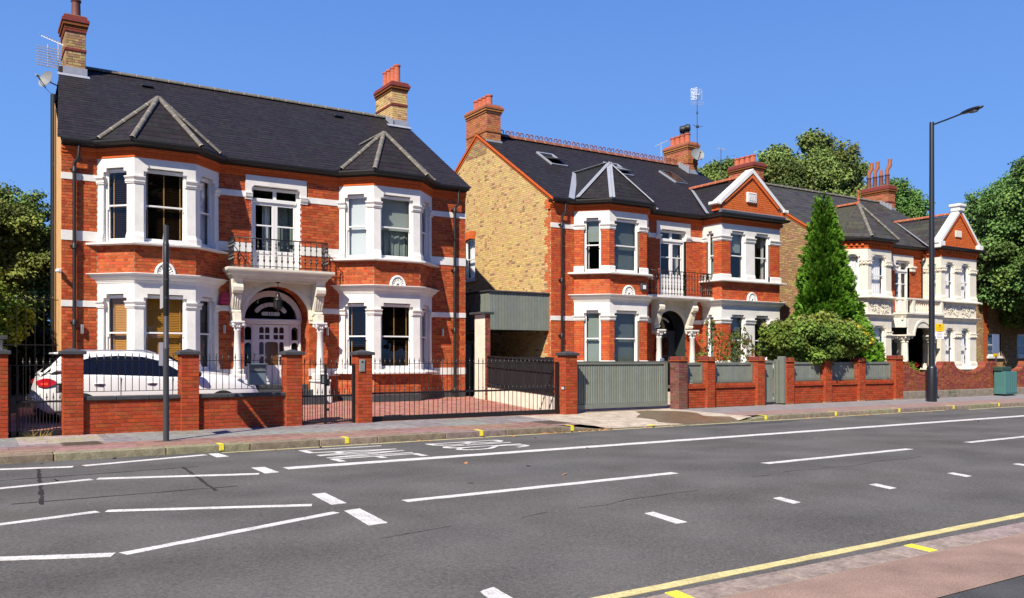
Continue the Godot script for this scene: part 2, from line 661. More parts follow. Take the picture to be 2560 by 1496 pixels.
	for k in ["brick", "mortar", "mortar_dark", "mortar_pale", "stone", "road", "slate", "tar", "concrete", "wood_slat", "dark_slat", "path_red", "path_black", "terracotta", "crest", "pot"]:
		M[k].metallic_specular = 0.2
	var cg := gl.duplicate() as StandardMaterial3D
	cg.albedo_color = Color(0.02, 0.02, 0.025, 0.92)
	M["car_glass"] = cg
	M["car_glass"] = mat("car_glass", lin(0.005, 0.0055, 0.008), 0.03)


func _ready() -> void:
	rng.seed = 4711
	var cam := Camera3D.new()
	cam.name = "camera"
	add_child(cam)
	cam.position = EYE
	cam.rotation = Vector3(0, deg_to_rad(-32.65), 0)
	cam.set_frustum(0.069890, Vector2(0, 0.006915), 0.1, 2000.0)
	cam.current = true
	var env := Environment.new()
	env.background_mode = Environment.BG_SKY
	var sky := Sky.new()
	var sm := ProceduralSkyMaterial.new()
	sm.sky_top_color = lin(0.0095, 0.059, 0.345)
	sm.sky_horizon_color = lin(0.158, 0.335, 0.675)
	sm.sky_curve = 0.42
	sm.ground_bottom_color = lin(0.10, 0.10, 0.10)
	sm.ground_horizon_color = lin(0.14, 0.18, 0.25)
	sm.sun_angle_max = 12.0
	sky.sky_material = sm
	env.sky = sky
	env.tonemap_mode = Environment.TONE_MAPPER_LINEAR
	env.tonemap_exposure = 1.55
	env.sdfgi_enabled = true
	env.ssao_enabled = true
	env.ssil_enabled = true
	var we := WorldEnvironment.new()
	we.name = "sky_and_light"
	we.environment = env
	add_child(we)
	var sun := DirectionalLight3D.new()
	sun.name = "sun"
	sun.light_energy = 1.6
	sun.light_color = Color(1.0, 0.955, 0.88)
	sun.light_angular_distance = 0.5
	sun.shadow_enabled = true
	add_child(sun)
	sun.look_at_from_position(Vector3.ZERO, Vector3(1.46, -1.75, -1.0), Vector3.UP)
	materials()
	build_ground()
	build_road()
	build_pavement()
	build_house_left()
	build_house_middle()
	build_house_right()
	build_far_house()
	build_front_left()
	build_front_middle()
	build_front_right()
	build_car()
	build_street_things()
	build_roof_things()
	build_plants()
	build_opposite()


func sheet(mb: MB, x0: float, x1: float, z0: float, y0: float, z1: float, y1: float) -> void:
	mb.quad_o(Vector3(x0, y0, z0), Vector3(x1, y0, z0), Vector3(x1, y1, z1), Vector3(x0, y1, z1), Vector3.UP)


func pave_y(z: float) -> float:
	return 0.125 + (-z - 15.66) / 2.64 * 0.04


func build_ground() -> void:
	var g := MB.new()
	sheet(g, -500, 700, 400, -0.06, -18.6, -0.06)
	sheet(g, -500, 700, -18.6, 0.10, -23.2, 0.40)
	sheet(g, -500, 700, -23.2, 0.40, -900, 0.40)
	ground_piece(g, "ground", M.earth)
	# the red block drive of the left house, rising to the house
	var d := struct_node("driveway")
	var b := MB.new()
	var list := []
	var v := Vector3(0, 0.29, -4.6).normalized()
	var t := fr(Vector3(0, 0.155, -18.35), Vector3.RIGHT, v, Vector3.RIGHT.cross(v))
	lay(list, b, t, [rect(-0.6, 0, 13.2, 4.75)], {rh = 0.105, ln = 0.21, j = 0.006, pal = "paver", bond = "stretch", zb = 0.008})
	put(b, "bed", M.stone_joint, d)
	emit(d, "paver", "pavers", list, M.stone, 300, 0.003)
	var f := MB.new()
	sheet(f, 13.6, 27.8, -18.55, 0.165, -22.9, 0.43)
	ground_piece(f, "forecourt", M.concrete)
	var e := MB.new()
	sheet(e, 27.8, 70.0, -18.4, 0.20, -24.9, 0.44)
	ground_piece(e, "garden_soil", M.earth)


func strip(mb: MB, a: Vector2, b: Vector2, w: float, y: float, rough := 0.012, th := 0.004) -> void:
	var d := b - a
	var n := Vector2(-d.y, d.x).normalized() * w * 0.5
	var k := clampi(int(d.length() / 0.12), 1, 400)
	var l := PackedVector2Array()
	var r := PackedVector2Array()
	for i in k + 1:
		var p := a + d * (float(i) / k)
		var m := n.normalized()
		l.append(p + n + m * (rng.randf() - 0.5) * rough)
		r.append(p - n + m * (rng.randf() - 0.5) * rough)
	for i in k:
		mb.quad_o(Vector3(l[i].x, y, -l[i].y), Vector3(l[i + 1].x, y, -l[i + 1].y), Vector3(r[i + 1].x, y, -r[i + 1].y), Vector3(r[i].x, y, -r[i].y), Vector3.UP)
		for q in [l, r]:
			var o := Vector3((q[i].x - (l[i].x + r[i].x) * 0.5), 0, -(q[i].y - (l[i].y + r[i].y) * 0.5))
			mb.quad_o(Vector3(q[i].x, y, -q[i].y), Vector3(q[i + 1].x, y, -q[i + 1].y), Vector3(q[i + 1].x, y - th, -q[i + 1].y), Vector3(q[i].x, y - th, -q[i].y), o)


func flat_poly(mb: MB, pts: Array, y: float) -> void:
	var poly := PackedVector2Array()
	for i in pts.size():
		var a: Vector2 = pts[i]
		var b: Vector2 = pts[(i + 1) % pts.size()]
		var k := maxi(1, int(a.distance_to(b) / 0.07))
		for q in k:
			var p := a.lerp(b, float(q) / k)
			poly.append(p + Vector2(rng.randf() - 0.5, rng.randf() - 0.5) * 0.007)
	mb.prism(fr(Vector3.ZERO, Vector3.RIGHT, Vector3.FORWARD, Vector3.UP), poly, y - 0.004, y)


func build_road() -> void:
	var r := MB.new()
	sheet(r, -120, 260, 16.0, -0.02, 3.2, -0.02)
	sheet(r, -120, -8, -4.0, 0.0, -15.5, 0.0)
	sheet(r, 60, 260, -4.0, 0.0, -15.5, 0.0)
	# wear along the wheel tracks, old patches and stains as tone of the surface itself
	var wn := FastNoiseLite.new()
	wn.seed = 3
	wn.frequency = 0.35
	wn.fractal_octaves = 4
	var wear := func(x: float, z: float) -> Color:
		var q := 1.0 + 0.16 * wn.get_noise_2d(x * 0.22, z * 1.6) + 0.10 * wn.get_noise_2d(x * 1.3 + 50, z * 1.3)
		var lane := fposmod(-z - 4.6, 3.3) / 3.3
		q *= 1.0 + 0.06 * cos(lane * TAU * 2.0)
		var w := wn.get_noise_2d(x * 0.3 + 90, z * 0.5) * 0.05
		return Color(q * (1.0 + w), q, q * (1.0 - w))
	for i in 200:
		for j in 46:
			var x0 := -8.0 + i * 0.34
			var x1 := x0 + 0.34
			var z0 := -4.0 - j * 0.25
			var z1 := z0 - 0.25
			var ps := [Vector3(x0, 0, z0), Vector3(x1, 0, z0), Vector3(x1, 0, z1), Vector3(x0, 0, z1)]
			for q in [[0, 1, 2], [0, 2, 3]]:
				for e in [q[0], q[2], q[1]]:
					r.v.append(ps[e])
					r.n.append(Vector3.UP)
					r.c.append(wear.call(ps[e].x, ps[e].z))
	var road := ground_piece(r, "road", M.road)
	var V := func(x, z): return Vector2(x, z)
	var tar := MB.new()
	for s in [[-0.2, 13.30, 2.98, 13.46, 0.03], [0.93, 14.45, 0.74, 10.9, 0.04], [0.45, 11.12, 2.95, 11.14, 0.035], [2.78, 13.56, 2.63, 10.9, 0.04]]:
		if s[0] != s[2]:
			strip(tar, V.call(s[0], s[1]), V.call(s[2], s[3]), s[4], 0.003, 0.03, 0.003)
	for cr in [[3.2, 7.2, 8.5, 7.8], [8.8, 8.15, 13.5, 8.3]]:
		var p := Vector2(cr[0], cr[1])
		var q := Vector2(cr[2], cr[3])
		var last := p
		for i in range(1, 14):
			var m := p.lerp(q, i / 13.0) + Vector2(0, rng.randf_range(-0.09, 0.09))
			if rng.randf() < 0.75:
				strip(tar, last, m, rng.randf_range(0.005, 0.012), 0.0025, 0.012, 0.002)
			last = m
	put(tar, "tar_seam", M.tar, road).set_meta("kind", "stuff")
	for s in [[-1.5, 15.15, 1.39, 14.44, 0.15], [1.53, 14.48, 3.45, 15.01, 0.16], [-1.5, 12.05, 1.455, 12.80, 0.13], [1.53, 12.83, 3.52, 12.13, 0.15], [-1.5, 9.30, 1.20, 10.07, 0.12], [1.29, 10.07, 3.27, 9.24, 0.12], [-1.5, 8.90, 1.05, 7.79, 0.14], [1.12, 7.78, 3.33, 8.66, 0.12],
		[4.02, 12.52, 90.0, 12.9, 0.25], [4.25, 8.92, 8.55, 9.03, 0.15], [10.47, 9.08, 14.38, 9.13, 0.15], [16.40, 9.22, 20.3, 9.3, 0.15], [22.4, 9.36, 26.3, 9.42, 0.15]]:
		var mb := MB.new()
		strip(mb, V.call(s[0], s[1]), V.call(s[2], s[3]), s[4], 0.005)
		put(mb, "white_line", M.paint_white, road)
	for q in [[[3.53, 15.16], [3.69, 15.12], [3.72, 14.56], [3.52, 14.53]], [[3.62, 12.86], [3.81, 12.86], [3.81, 12.15], [3.61, 12.13]], [[3.53, 9.98], [3.70, 9.98], [3.64, 9.15], [3.46, 9.14]], [[3.44, 8.70], [3.63, 8.74], [3.55, 7.83], [3.34, 7.81]], [[3.05, 5.18], [3.19, 5.22], [3.12, 4.66], [2.95, 4.64]],
		[[6.05, 6.85], [6.19, 6.86], [6.08, 6.25], [5.94, 6.25]], [[7.97, 6.78], [8.11, 6.79], [8.0, 6.41], [7.86, 6.40]], [[9.88, 6.84], [10.03, 6.84], [9.90, 6.47], [9.75, 6.46]], [[11.78, 6.91], [11.93, 6.91], [11.79, 6.56], [11.64, 6.55]], [[13.66, 6.96], [13.81, 6.96], [13.68, 6.6], [13.53, 6.6]], [[15.55, 7.0], [15.7, 7.0], [15.58, 6.66], [15.43, 6.66]]]:
		var mb := MB.new()
		flat_poly(mb, [Vector2(q[0][0], q[0][1]), Vector2(q[1][0], q[1][1]), Vector2(q[2][0], q[2][1]), Vector2(q[3][0], q[3][1])], 0.005)
		put(mb, "white_bar", M.paint_white, road)
	for s in [[3.76, 15.19, 11.9, 15.26, 0.075], [11.9, 15.26, 17.0, 15.24, 0.075], [17.0, 15.24, 26.0, 15.33, 0.075], [27.0, 15.15, 60.0, 15.42, 0.075], [1.5, 4.55, 70.0, 5.4, 0.11]]:
		var mb := MB.new()
		strip(mb, V.call(s[0], s[1]), V.call(s[2], s[3]), s[4], 0.0045, 0.012)
		put(mb, "yellow_line", M.paint_yellow, road)
	var arc := func(cx, cy, rx, ry, a0, a1):
		var o := []
		for i in 11:
			var a: float = lerpf(a0, a1, i / 10.0) * TAU
			o.append([cx + rx * cos(a), cy + ry * sin(a)])
		return o
	var s_path: Array = arc.call(0.5, 0.75, 0.42, 0.22, 0.02, 0.60)
	s_path.append([0.22, 0.58])
	s_path.append([0.78, 0.42])
	s_path.append_array(arc.call(0.5, 0.25, 0.42, 0.22, 0.10, -0.48))
	var glyph := {
		"L": [[[0.08, 1], [0.08, 0.02], [1, 0.02]]],
		"A": [[[0, 0], [0.5, 1], [1, 0]], [[0.2, 0.3], [0.8, 0.3]]],
		"N": [[[0.08, 0], [0.08, 1], [0.92, 0], [0.92, 1]]],
		"E": [[[0.95, 0.98], [0.08, 0.98], [0.08, 0.02], [1, 0.02]], [[0.08, 0.52], [0.75, 0.52]]],
		"B": [[[0.08, 0], [0.08, 1], [0.6, 1], [0.85, 0.93], [0.92, 0.78], [0.8, 0.6], [0.5, 0.54], [0.08, 0.54]], [[0.5, 0.54], [0.85, 0.46], [0.98, 0.28], [0.9, 0.1], [0.6, 0.02], [0.08, 0.02]]],
		"U": [[[0.08, 1], [0.08, 0.22], [0.2, 0.06], [0.5, 0.01], [0.8, 0.06], [0.92, 0.22], [0.92, 1]]],
		"S": [s_path]}
	for w in [["LANE", 5.03, [-14.84, -14.36, -13.86, -13.30], 0.44], ["BUS", 7.42, [-14.62, -14.08, -13.62], 0.44]]:
		for i in w[0].length():
			var mb := MB.new()
			var y := 0.004
			for poly in glyph[w[0][i]]:
				for k in poly.size() - 1:
					var a := Vector2(w[1] + poly[k][1] * 1.52, -(w[2][i] + poly[k][0] * w[3]))
					var b := Vector2(w[1] + poly[k + 1][1] * 1.52, -(w[2][i] + poly[k + 1][0] * w[3]))
					var across := absf((b - a).normalized().y)
					var e := (b - a).normalized() * 0.02
					strip(mb, a - e, b + e, lerpf(0.062, 0.115, across), y, 0.005, 0.004)
					y += 0.0004
			put(mb, "painted_letter", M.paint_white, road)
	var wet := MB.new()
	flat_poly(wet, [Vector2(14.3, 15.2), Vector2(17.6, 15.2), Vector2(18.6, 14.9), Vector2(17.2, 14.55), Vector2(15.0, 14.75)], 0.002)
	put(wet, "damp_patch", M.path_black, road)
	var lv := MB.new()
	var r2 := RandomNumberGenerator.new()
	r2.seed = 5
	for i in 150:
		var at := Vector3(r2.randf_range(10.4, 12.6), 0.012, -15.36 + r2.randf() * 0.12)
		if i > 90:
			at = Vector3(r2.randf_range(1.0, 24.0), 0.012, -15.36 + r2.randf() * 0.3)
		if i > 125:
			at = Vector3(r2.randf_range(0.5, 26.0), 0.012, -r2.randf_range(9.0, 15.2))
		var a := r2.randf() * TAU
		var u := Vector3(cos(a), r2.randf() * 0.4, sin(a)) * r2.randf_range(0.02, 0.045)
		var w := Vector3(-sin(a), r2.randf() * 0.5, cos(a)) * r2.randf_range(0.012, 0.03)
		lv.quad(at - u - w, at - u + w, at + u + w, at + u - w)
	var fl := put(lv, "fallen_leaves", M.leaf_dry)
	tag(fl, "dry brown leaves scattered in the gutter beside the far kerb", "leaves")
	fl.set_meta("kind", "stuff")


func build_pavement() -> void:
	var p := struct_node("pavement")
	var v := Vector3(0, 0.04, -2.64).normalized()
	var t := fr(Vector3(0, 0.125, -15.66), Vector3.RIGHT, v, Vector3.RIGHT.cross(v))
	var bed := MB.new()
	var list := []
	lay(list, bed, t, [rect(-6, 0.98, 11.9, 2.66)], {rh = 0.84, ln = 0.92, j = 0.012, pal = "slab", bond = "stretch", v0 = 0.98, zb = 0.006, zj = 0.004})
	lay(list, bed, t, [rect(-6, 0.0, 11.9, 0.98)], {rh = 0.49, ln = 1.25, j = 0.010, pal = "slab_pink", bond = "stretch", zb = 0.006, zj = 0.003})
	put(bed, "bed", M.stone_joint, p)
	emit(p, "paving_slab", "paving_slabs", list, M.stone, 300, 0.006)
	var pl := []
	lay(pl, null, Transform3D(t.basis, t.origin + t.basis.z * 0.004), [rect(0.80, 1.25, 2.15, 2.6)], {rh = 0.45, ln = 0.62, j = 0.012, pal = "slab_pale", bond = "stretch", v0 = 1.25, zb = 0.007})
	emit(p, "pale_slab", "pale_slabs", pl, M.stone, 300, 0.006)
	mat("path_grey", lin(0.225, 0.212, 0.212), 0.9, M.path_black.albedo_texture.get_image(), 2.0)
	mat("path_pink", lin(0.27, 0.175, 0.15), 0.9, M.path_black.albedo_texture.get_image(), 2.0)
	var g := MB.new()
	var k := MB.new()
	g.quad(t * Vector3(17.3, 0.98, 0), t * Vector3(80, 0.98, 0), t * Vector3(80, 2.8, 0), t * Vector3(17.3, 2.8, 0))
	k.quad(t * Vector3(17.3, 0, 0), t * Vector3(80, 0, 0), t * Vector3(80, 0.98, 0), t * Vector3(17.3, 0.98, 0))
	put(g, "grey_strip", M.path_grey, p)
	put(k, "pink_strip", M.path_pink, p)
	# the dropped crossing in front of the green gate
	var h := func(x: float, z: float) -> float:
		var f := smoothstep(11.9, 12.6, x) * (1.0 - smoothstep(16.6, 17.3, x))
		return lerpf(pave_y(z), 0.02 + 0.135 * clampf((-15.4 - z) / 1.9, 0, 1), f)
	var c := MB.new()
	for i in 27:
		for j in 16:
			var x0 := 11.9 + i * 0.2
			var z0 := -15.4 - j * 0.2
			c.quad_o(Vector3(x0, h.call(x0, z0), z0), Vector3(x0 + 0.2, h.call(x0 + 0.2, z0), z0), Vector3(x0 + 0.2, h.call(x0 + 0.2, z0 - 0.2), z0 - 0.2), Vector3(x0, h.call(x0, z0 - 0.2), z0 - 0.2), Vector3.UP)
	put(c, "crossing_apron", M.concrete, p)
	var outline := PackedVector2Array()
	for q in [[14.9, -15.42], [14.5, -15.9], [14.75, -16.3], [14.55, -16.8], [15.2, -17.35], [15.7, -18.15], [16.3, -18.35], [16.75, -17.7], [16.9, -17.0], [16.65, -16.5], [17.0, -15.9], [16.8, -15.42]]:
		outline.append(Vector2(q[0], q[1]))
	var w := MB.new()
	for j in 30:
		for i in 26:
			var x0 := 14.4 + i * 0.1
			var z0 := -15.4 - j * 0.1
			var bit := PackedVector2Array([Vector2(x0, z0), Vector2(x0 + 0.1, z0), Vector2(x0 + 0.1, z0 - 0.1), Vector2(x0, z0 - 0.1)])
			for pc in Geometry2D.intersect_polygons(bit, outline):
				for q in range(1, pc.size() - 1):
					var a: Vector2 = pc[0]
					var b: Vector2 = pc[q]
					var d: Vector2 = pc[q + 1]
					w.tri_o(Vector3(a.x, h.call(a.x, a.y) + 0.006, a.y), Vector3(b.x, h.call(b.x, b.y) + 0.006, b.y), Vector3(d.x, h.call(d.x, d.y) + 0.006, d.y), Vector3.UP)
	put(w, "damp_patch", M.wet, p)
	# far kerb of granite blocks
	var kb := struct_node("kerb")
	var x := -6.0
	var i := 0
	while x < 62.0:
		var ln := rng.randf_range(1.15, 1.75)
		var x1 := x + ln
		if x < 12.2 and x1 > 11.5:
			x1 = 12.2
		var low := x >= 12.1 and x < 16.8
		if low:
			x1 = minf(x1, 16.9)
		var mb := MB.new()
		mb.col = PAL.kerb[rng.randi() % 8]
		var top := 0.022 if low else 0.127
		var f0 := 0.127
		if absf(x1 - 12.2) < 0.001:
			mb.box(Transform3D(Basis(Vector3(1, -0.10 / (x1 - x), 0), Vector3.UP, Vector3.BACK), Vector3(x, 0.127, 0)), Vector3(0.005, -0.3, -15.66), Vector3(x1 - x - 0.005, 0, -15.40), 0.012)
		elif absf(x - 16.9) < 0.001:
			mb.box(Transform3D(Basis(Vector3(1, 0.105 / (x1 - x), 0), Vector3.UP, Vector3.BACK), Vector3(x, 0.022, 0)), Vector3(0.005, -0.3, -15.66), Vector3(x1 - x - 0.005, 0, -15.40), 0.012)
		else:
			mb.wbox(Vector3(x + 0.005, -0.2, -15.66), Vector3(x1 - 0.005, top, -15.40 + (rng.randf() - 0.5) * 0.006), 0.014)
		put(mb, "kerb_stone", M.stone, kb)
		x = x1
		i += 1
	for mx in [3.79, 6.12, 9.09, 11.45, 17.8, 20.7, 23.7, 26.6, 29.3]:
		var mb := MB.new()
		mb.wbox(Vector3(mx - 0.02, 0.128, -15.65), Vector3(mx + 0.06, 0.132, -15.40), 0.0)
		mb.wbox(Vector3(mx - 0.02, 0.02, -15.401), Vector3(mx + 0.06, 0.132, -15.390), 0.0)
		put(mb, "yellow_mark", M.paint_bright, kb)
	var m2 := MB.new()
	m2.wbox(Vector3(13.85, 0.03, -15.62), Vector3(13.95, 0.038, -15.38), 0.0)
	put(m2, "yellow_mark", M.paint_bright, kb)
	# near side
	var near := struct_node("near_pavement")
	var kl := []
	var kbk := MB.new()
	lay(kl, kbk, fr(Vector3(0, 0.112, -3.86), Vector3.RIGHT, Vector3.FORWARD, Vector3.UP), [rect(-3, 0, 60, 0.28)], {rh = 0.28, ln = 1.22, j = 0.012, pal = "kerb_near", bond = "stretch", zb = 0.008})
	emit(near, "kerb_stone", "kerb_stones", kl, M.stone, 60, 0.008)
	var nb := MB.new()
	sheet(nb, -20, 80, -3.86, 0.112, -4.14, 0.112)
	nb.quad_o(Vector3(-20, -0.1, -4.14), Vector3(80, -0.1, -4.14), Vector3(80, 0.112, -4.14), Vector3(-20, 0.112, -4.14), Vector3.FORWARD)
	put(nb, "bed", M.stone_joint, near)
	var rp := MB.new()
	sheet(rp, -20, 80, -3.12, 0.118, -3.86, 0.118)
	put(rp, "red_strip", M.path_red, near)
	var bp := MB.new()
	sheet(bp, -20, 80, 3.2, 0.112, -3.2, 0.112)
	bp.quad_o(Vector3(-20, -0.1, 3.2), Vector3(80, -0.1, 3.2), Vector3(80, 0.112, 3.2), Vector3(-20, 0.112, 3.2), Vector3.BACK)
	put(bp, "black_strip", M.path_black, near)
	for mx in [3.80, 6.40, 9.1]:
		var mb := MB.new()
		mb.box(Transform3D(Basis(Vector3.RIGHT, Vector3.UP, Vector3(-0.16, 0, 1)), Vector3(mx + 0.05, 0, -4.0)), Vector3(-0.055, 0.121, -0.125), Vector3(0.055, 0.1245, 0.12), 0.0)
		put(mb, "yellow_mark", M.paint_bright, near)
	for q in [[1.42, 2.05, -16.95, -16.40, "dark brown inspection cover set into pale slabs near left gate", "inspection covers in the far pavement"], [11.2, 11.85, -16.75, -15.95, "dark square inspection cover in pavement left of the concrete crossing", "inspection covers in the far pavement"]]:
		var c2 := thing("inspection_cover", q[4], "manhole cover", Vector3(q[0], 0.14, q[3]), q[5])
		var mb := MB.new()
		var y := pave_y((q[2] + q[3]) * 0.5) + 0.012
		mb.wbox(Vector3(q[0], y - 0.02, q[2]), Vector3(q[1], y, q[3]), 0.004)
		put(mb, "plate", M.bark, c2)
		var rb := MB.new()
		for s in 6:
			var z := lerpf(q[2], q[3], (s + 0.5) / 6)
			rb.wbox(Vector3(q[0] + 0.04, y, z - 0.02), Vector3(q[1] - 0.04, y + 0.005, z + 0.02), 0.002)
		put(rb, "tread", M.bark, c2)


# ---- parts of houses ----

func slats(parent: Node3D, t: Transform3D, u0: float, u1: float, v0: float, v1: float, z: float, m: Material, tape: Material, pitch := 0.05, tilt := 0.35, name_it := "blind") -> void:
	var mb := MB.new()
	var k := int((v1 - v0) / pitch)
	for i in k:
		var v := v1 - (i + 0.5) * pitch
		mb.box(t * Transform3D(Basis(Vector3.RIGHT, tilt), Vector3((u0 + u1) * 0.5, v, z)), Vector3(-(u1 - u0) * 0.5, -0.0015, -0.024), Vector3((u1 - u0) * 0.5, 0.0015, 0.024))
	var b := put(mb, name_it, m, parent)
	b.set_meta("kind", "stuff")
	if tape != null:
		var tp := MB.new()
		var kk := maxi(2, int((u1 - u0) / 0.42) + 1)
		for i in kk:
			var u := lerpf(u0 + 0.09, u1 - 0.09, float(i) / (kk - 1))
			tp.box(t, Vector3(u - 0.012, v0, z + 0.026), Vector3(u + 0.012, v1, z + 0.028))
		put(tp, "blind_tape", tape, parent)


func drape(t: Transform3D, u0: float, u1: float, v0: float, v1: float, z: float, folds: float, amp: float) -> MB:
	var mb := MB.new()
	var k := int((u1 - u0) / 0.025) + 2
	for i in k:
		var a := lerpf(u0, u1, float(i) / k)
		var b := lerpf(u0, u1, float(i + 1) / k)
		var za := z + amp * sin(a * folds) + amp * 0.5 * sin(a * folds * 2.3 + 1)
		var zb := z + amp * sin(b * folds) + amp * 0.5 * sin(b * folds * 2.3 + 1)
		mb.quad(t * Vector3(a, v0, za), t * Vector3(b, v0, zb), t * Vector3(b, v1, zb), t * Vector3(a, v1, za))
	return mb


# a sliding sash window set in frame t; its frame is the part, panes and blind the sub-parts
func sash(house: Node3D, t: Transform3D, u0: float, u1: float, v0: float, v1: float, z: float, dress := "", rail := 0.5) -> MeshInstance3D:
	var f := MB.new()
	var vm := lerpf(v0, v1, rail)
	f.box(t, Vector3(u0, v0, z - 0.10), Vector3(u0 + 0.045, v1, z), 0.004)
	f.box(t, Vector3(u1 - 0.045, v0, z - 0.10), Vector3(u1, v1, z), 0.004)
	f.box(t, Vector3(u0 + 0.045, v1 - 0.05, z - 0.10), Vector3(u1 - 0.045, v1, z), 0.004)
	f.box(t, Vector3(u0 + 0.045, v0, z - 0.10), Vector3(u1 - 0.045, v0 + 0.035, z + 0.01), 0.004)
	for s in [[vm - 0.02, v1 - 0.05, z - 0.035, 0.038, 0.03], [v0 + 0.035, vm + 0.02, z - 0.075, 0.07, 0.04]]:
		var a := u0 + 0.045
		var b := u1 - 0.045
		f.box(t, Vector3(a, s[0], s[2] - 0.02), Vector3(a + 0.03, s[1], s[2] + 0.02), 0.004)
		f.box(t, Vector3(b - 0.03, s[0], s[2] - 0.02), Vector3(b, s[1], s[2] + 0.02), 0.004)
		f.box(t, Vector3(a + 0.03, s[0], s[2] - 0.02), Vector3(b - 0.03, s[0] + s[3], s[2] + 0.02), 0.004)
		f.box(t, Vector3(a + 0.03, s[1] - s[4], s[2] - 0.02), Vector3(b - 0.03, s[1], s[2] + 0.02), 0.004)
	for s in [-1, 1]:
		var hu := u1 - 0.06 if s > 0 else u0 + 0.06
		f.box(t, Vector3(hu - 0.02, vm - 0.10, z - 0.05), Vector3(hu + 0.02, vm - 0.02, z - 0.015), 0.006)
	var w := put(f, "window", M.joinery, house)
	for s in [[vm + 0.0, v1 - 0.06, z - 0.035], [v0 + 0.08, vm + 0.0, z - 0.075]]:
		var g := MB.new()
		var a := t * Vector3(u0 + 0.06, s[0], s[2])
		g.quad(a, t * Vector3(u1 - 0.06, s[0], s[2]), t * Vector3(u1 - 0.06, s[1], s[2]), t * Vector3(u0 + 0.06, s[1], s[2]))
		put(g, "pane", M.glass, w)
	dress_window(w, t, u0 + 0.03, u1 - 0.03, v0 + 0.02, v1 - 0.03, z - 0.17, dress)
	return w


func dress_window(w: Node3D, t: Transform3D, u0: float, u1: float, v0: float, v1: float, z: float, dress: String) -> void:
	var um := (u0 + u1) * 0.5
	var vm := (v0 + v1) * 0.5
	var sheet_blind := func(m, a, b, c, d, zz):
		var q := MB.new()
		q.box(t, Vector3(a, b, zz - 0.004), Vector3(c, d, zz), 0.001)
		put(q, "blind", m, w)
	match dress:
		"dark":
			slats(w, t, u0, u1, v0, v1, z, M.dark_slat, M.wood_tape, 0.05, 0.5)
		"darker":
			slats(w, t, u0, u1, v0, v0 + (v1 - v0) * 0.45, z, M.dark_slat, M.wood_tape, 0.05, 0.2)
			slats(w, t, u0, u1, v0 + (v1 - v0) * 0.5, v1, z, M.dark_slat, M.wood_tape, 0.05, 0.15)
		"gold":
			slats(w, t, u0, u1, v0, v1, z, M.gold_blind, M.wood_tape, 0.042, 1.15)
		"white":
			sheet_blind.call(M.white_blind, u0, v0, u1, v1, z)
		"white_half":
			sheet_blind.call(M.pale_blind, u0, vm - 0.05, u1, v1, z)
			put(drape(t, u0, u1, v0, vm + 0.1, z - 0.08, 30.0, 0.012), "curtain", M.sage_blind, w)
		"sage":
			sheet_blind.call(M.sage_blind, u0, v0, u1, v1, z)
		"sage_half":
			sheet_blind.call(M.sage_blind, u0, vm + 0.15, u1, v1, z)
			put(drape(t, u0, lerpf(u0, u1, 0.22), v0, v1, z - 0.05, 34.0, 0.016), "curtain", M.curtain_dim, w)
		"grey":
			sheet_blind.call(M.grey_blind, u0, v0, u1, v1, z)
		"curtains":
			put(drape(t, u0, lerpf(u0, u1, 0.28), v0, v1, z - 0.03, 38.0, 0.018), "curtain", M.curtain_dim, w)
			put(drape(t, lerpf(u0, u1, 0.74), u1, v0, v1, z - 0.03, 38.0, 0.018), "curtain", M.curtain_dim, w)
		"net":
			put(drape(t, u0, u1, v0, v1, z - 0.02, 44.0, 0.014), "curtain", M.curtain, w)


func seg(p: Vector2, q: Vector2, u: float) -> Vector2:
	return p + (q - p).normalized() * u


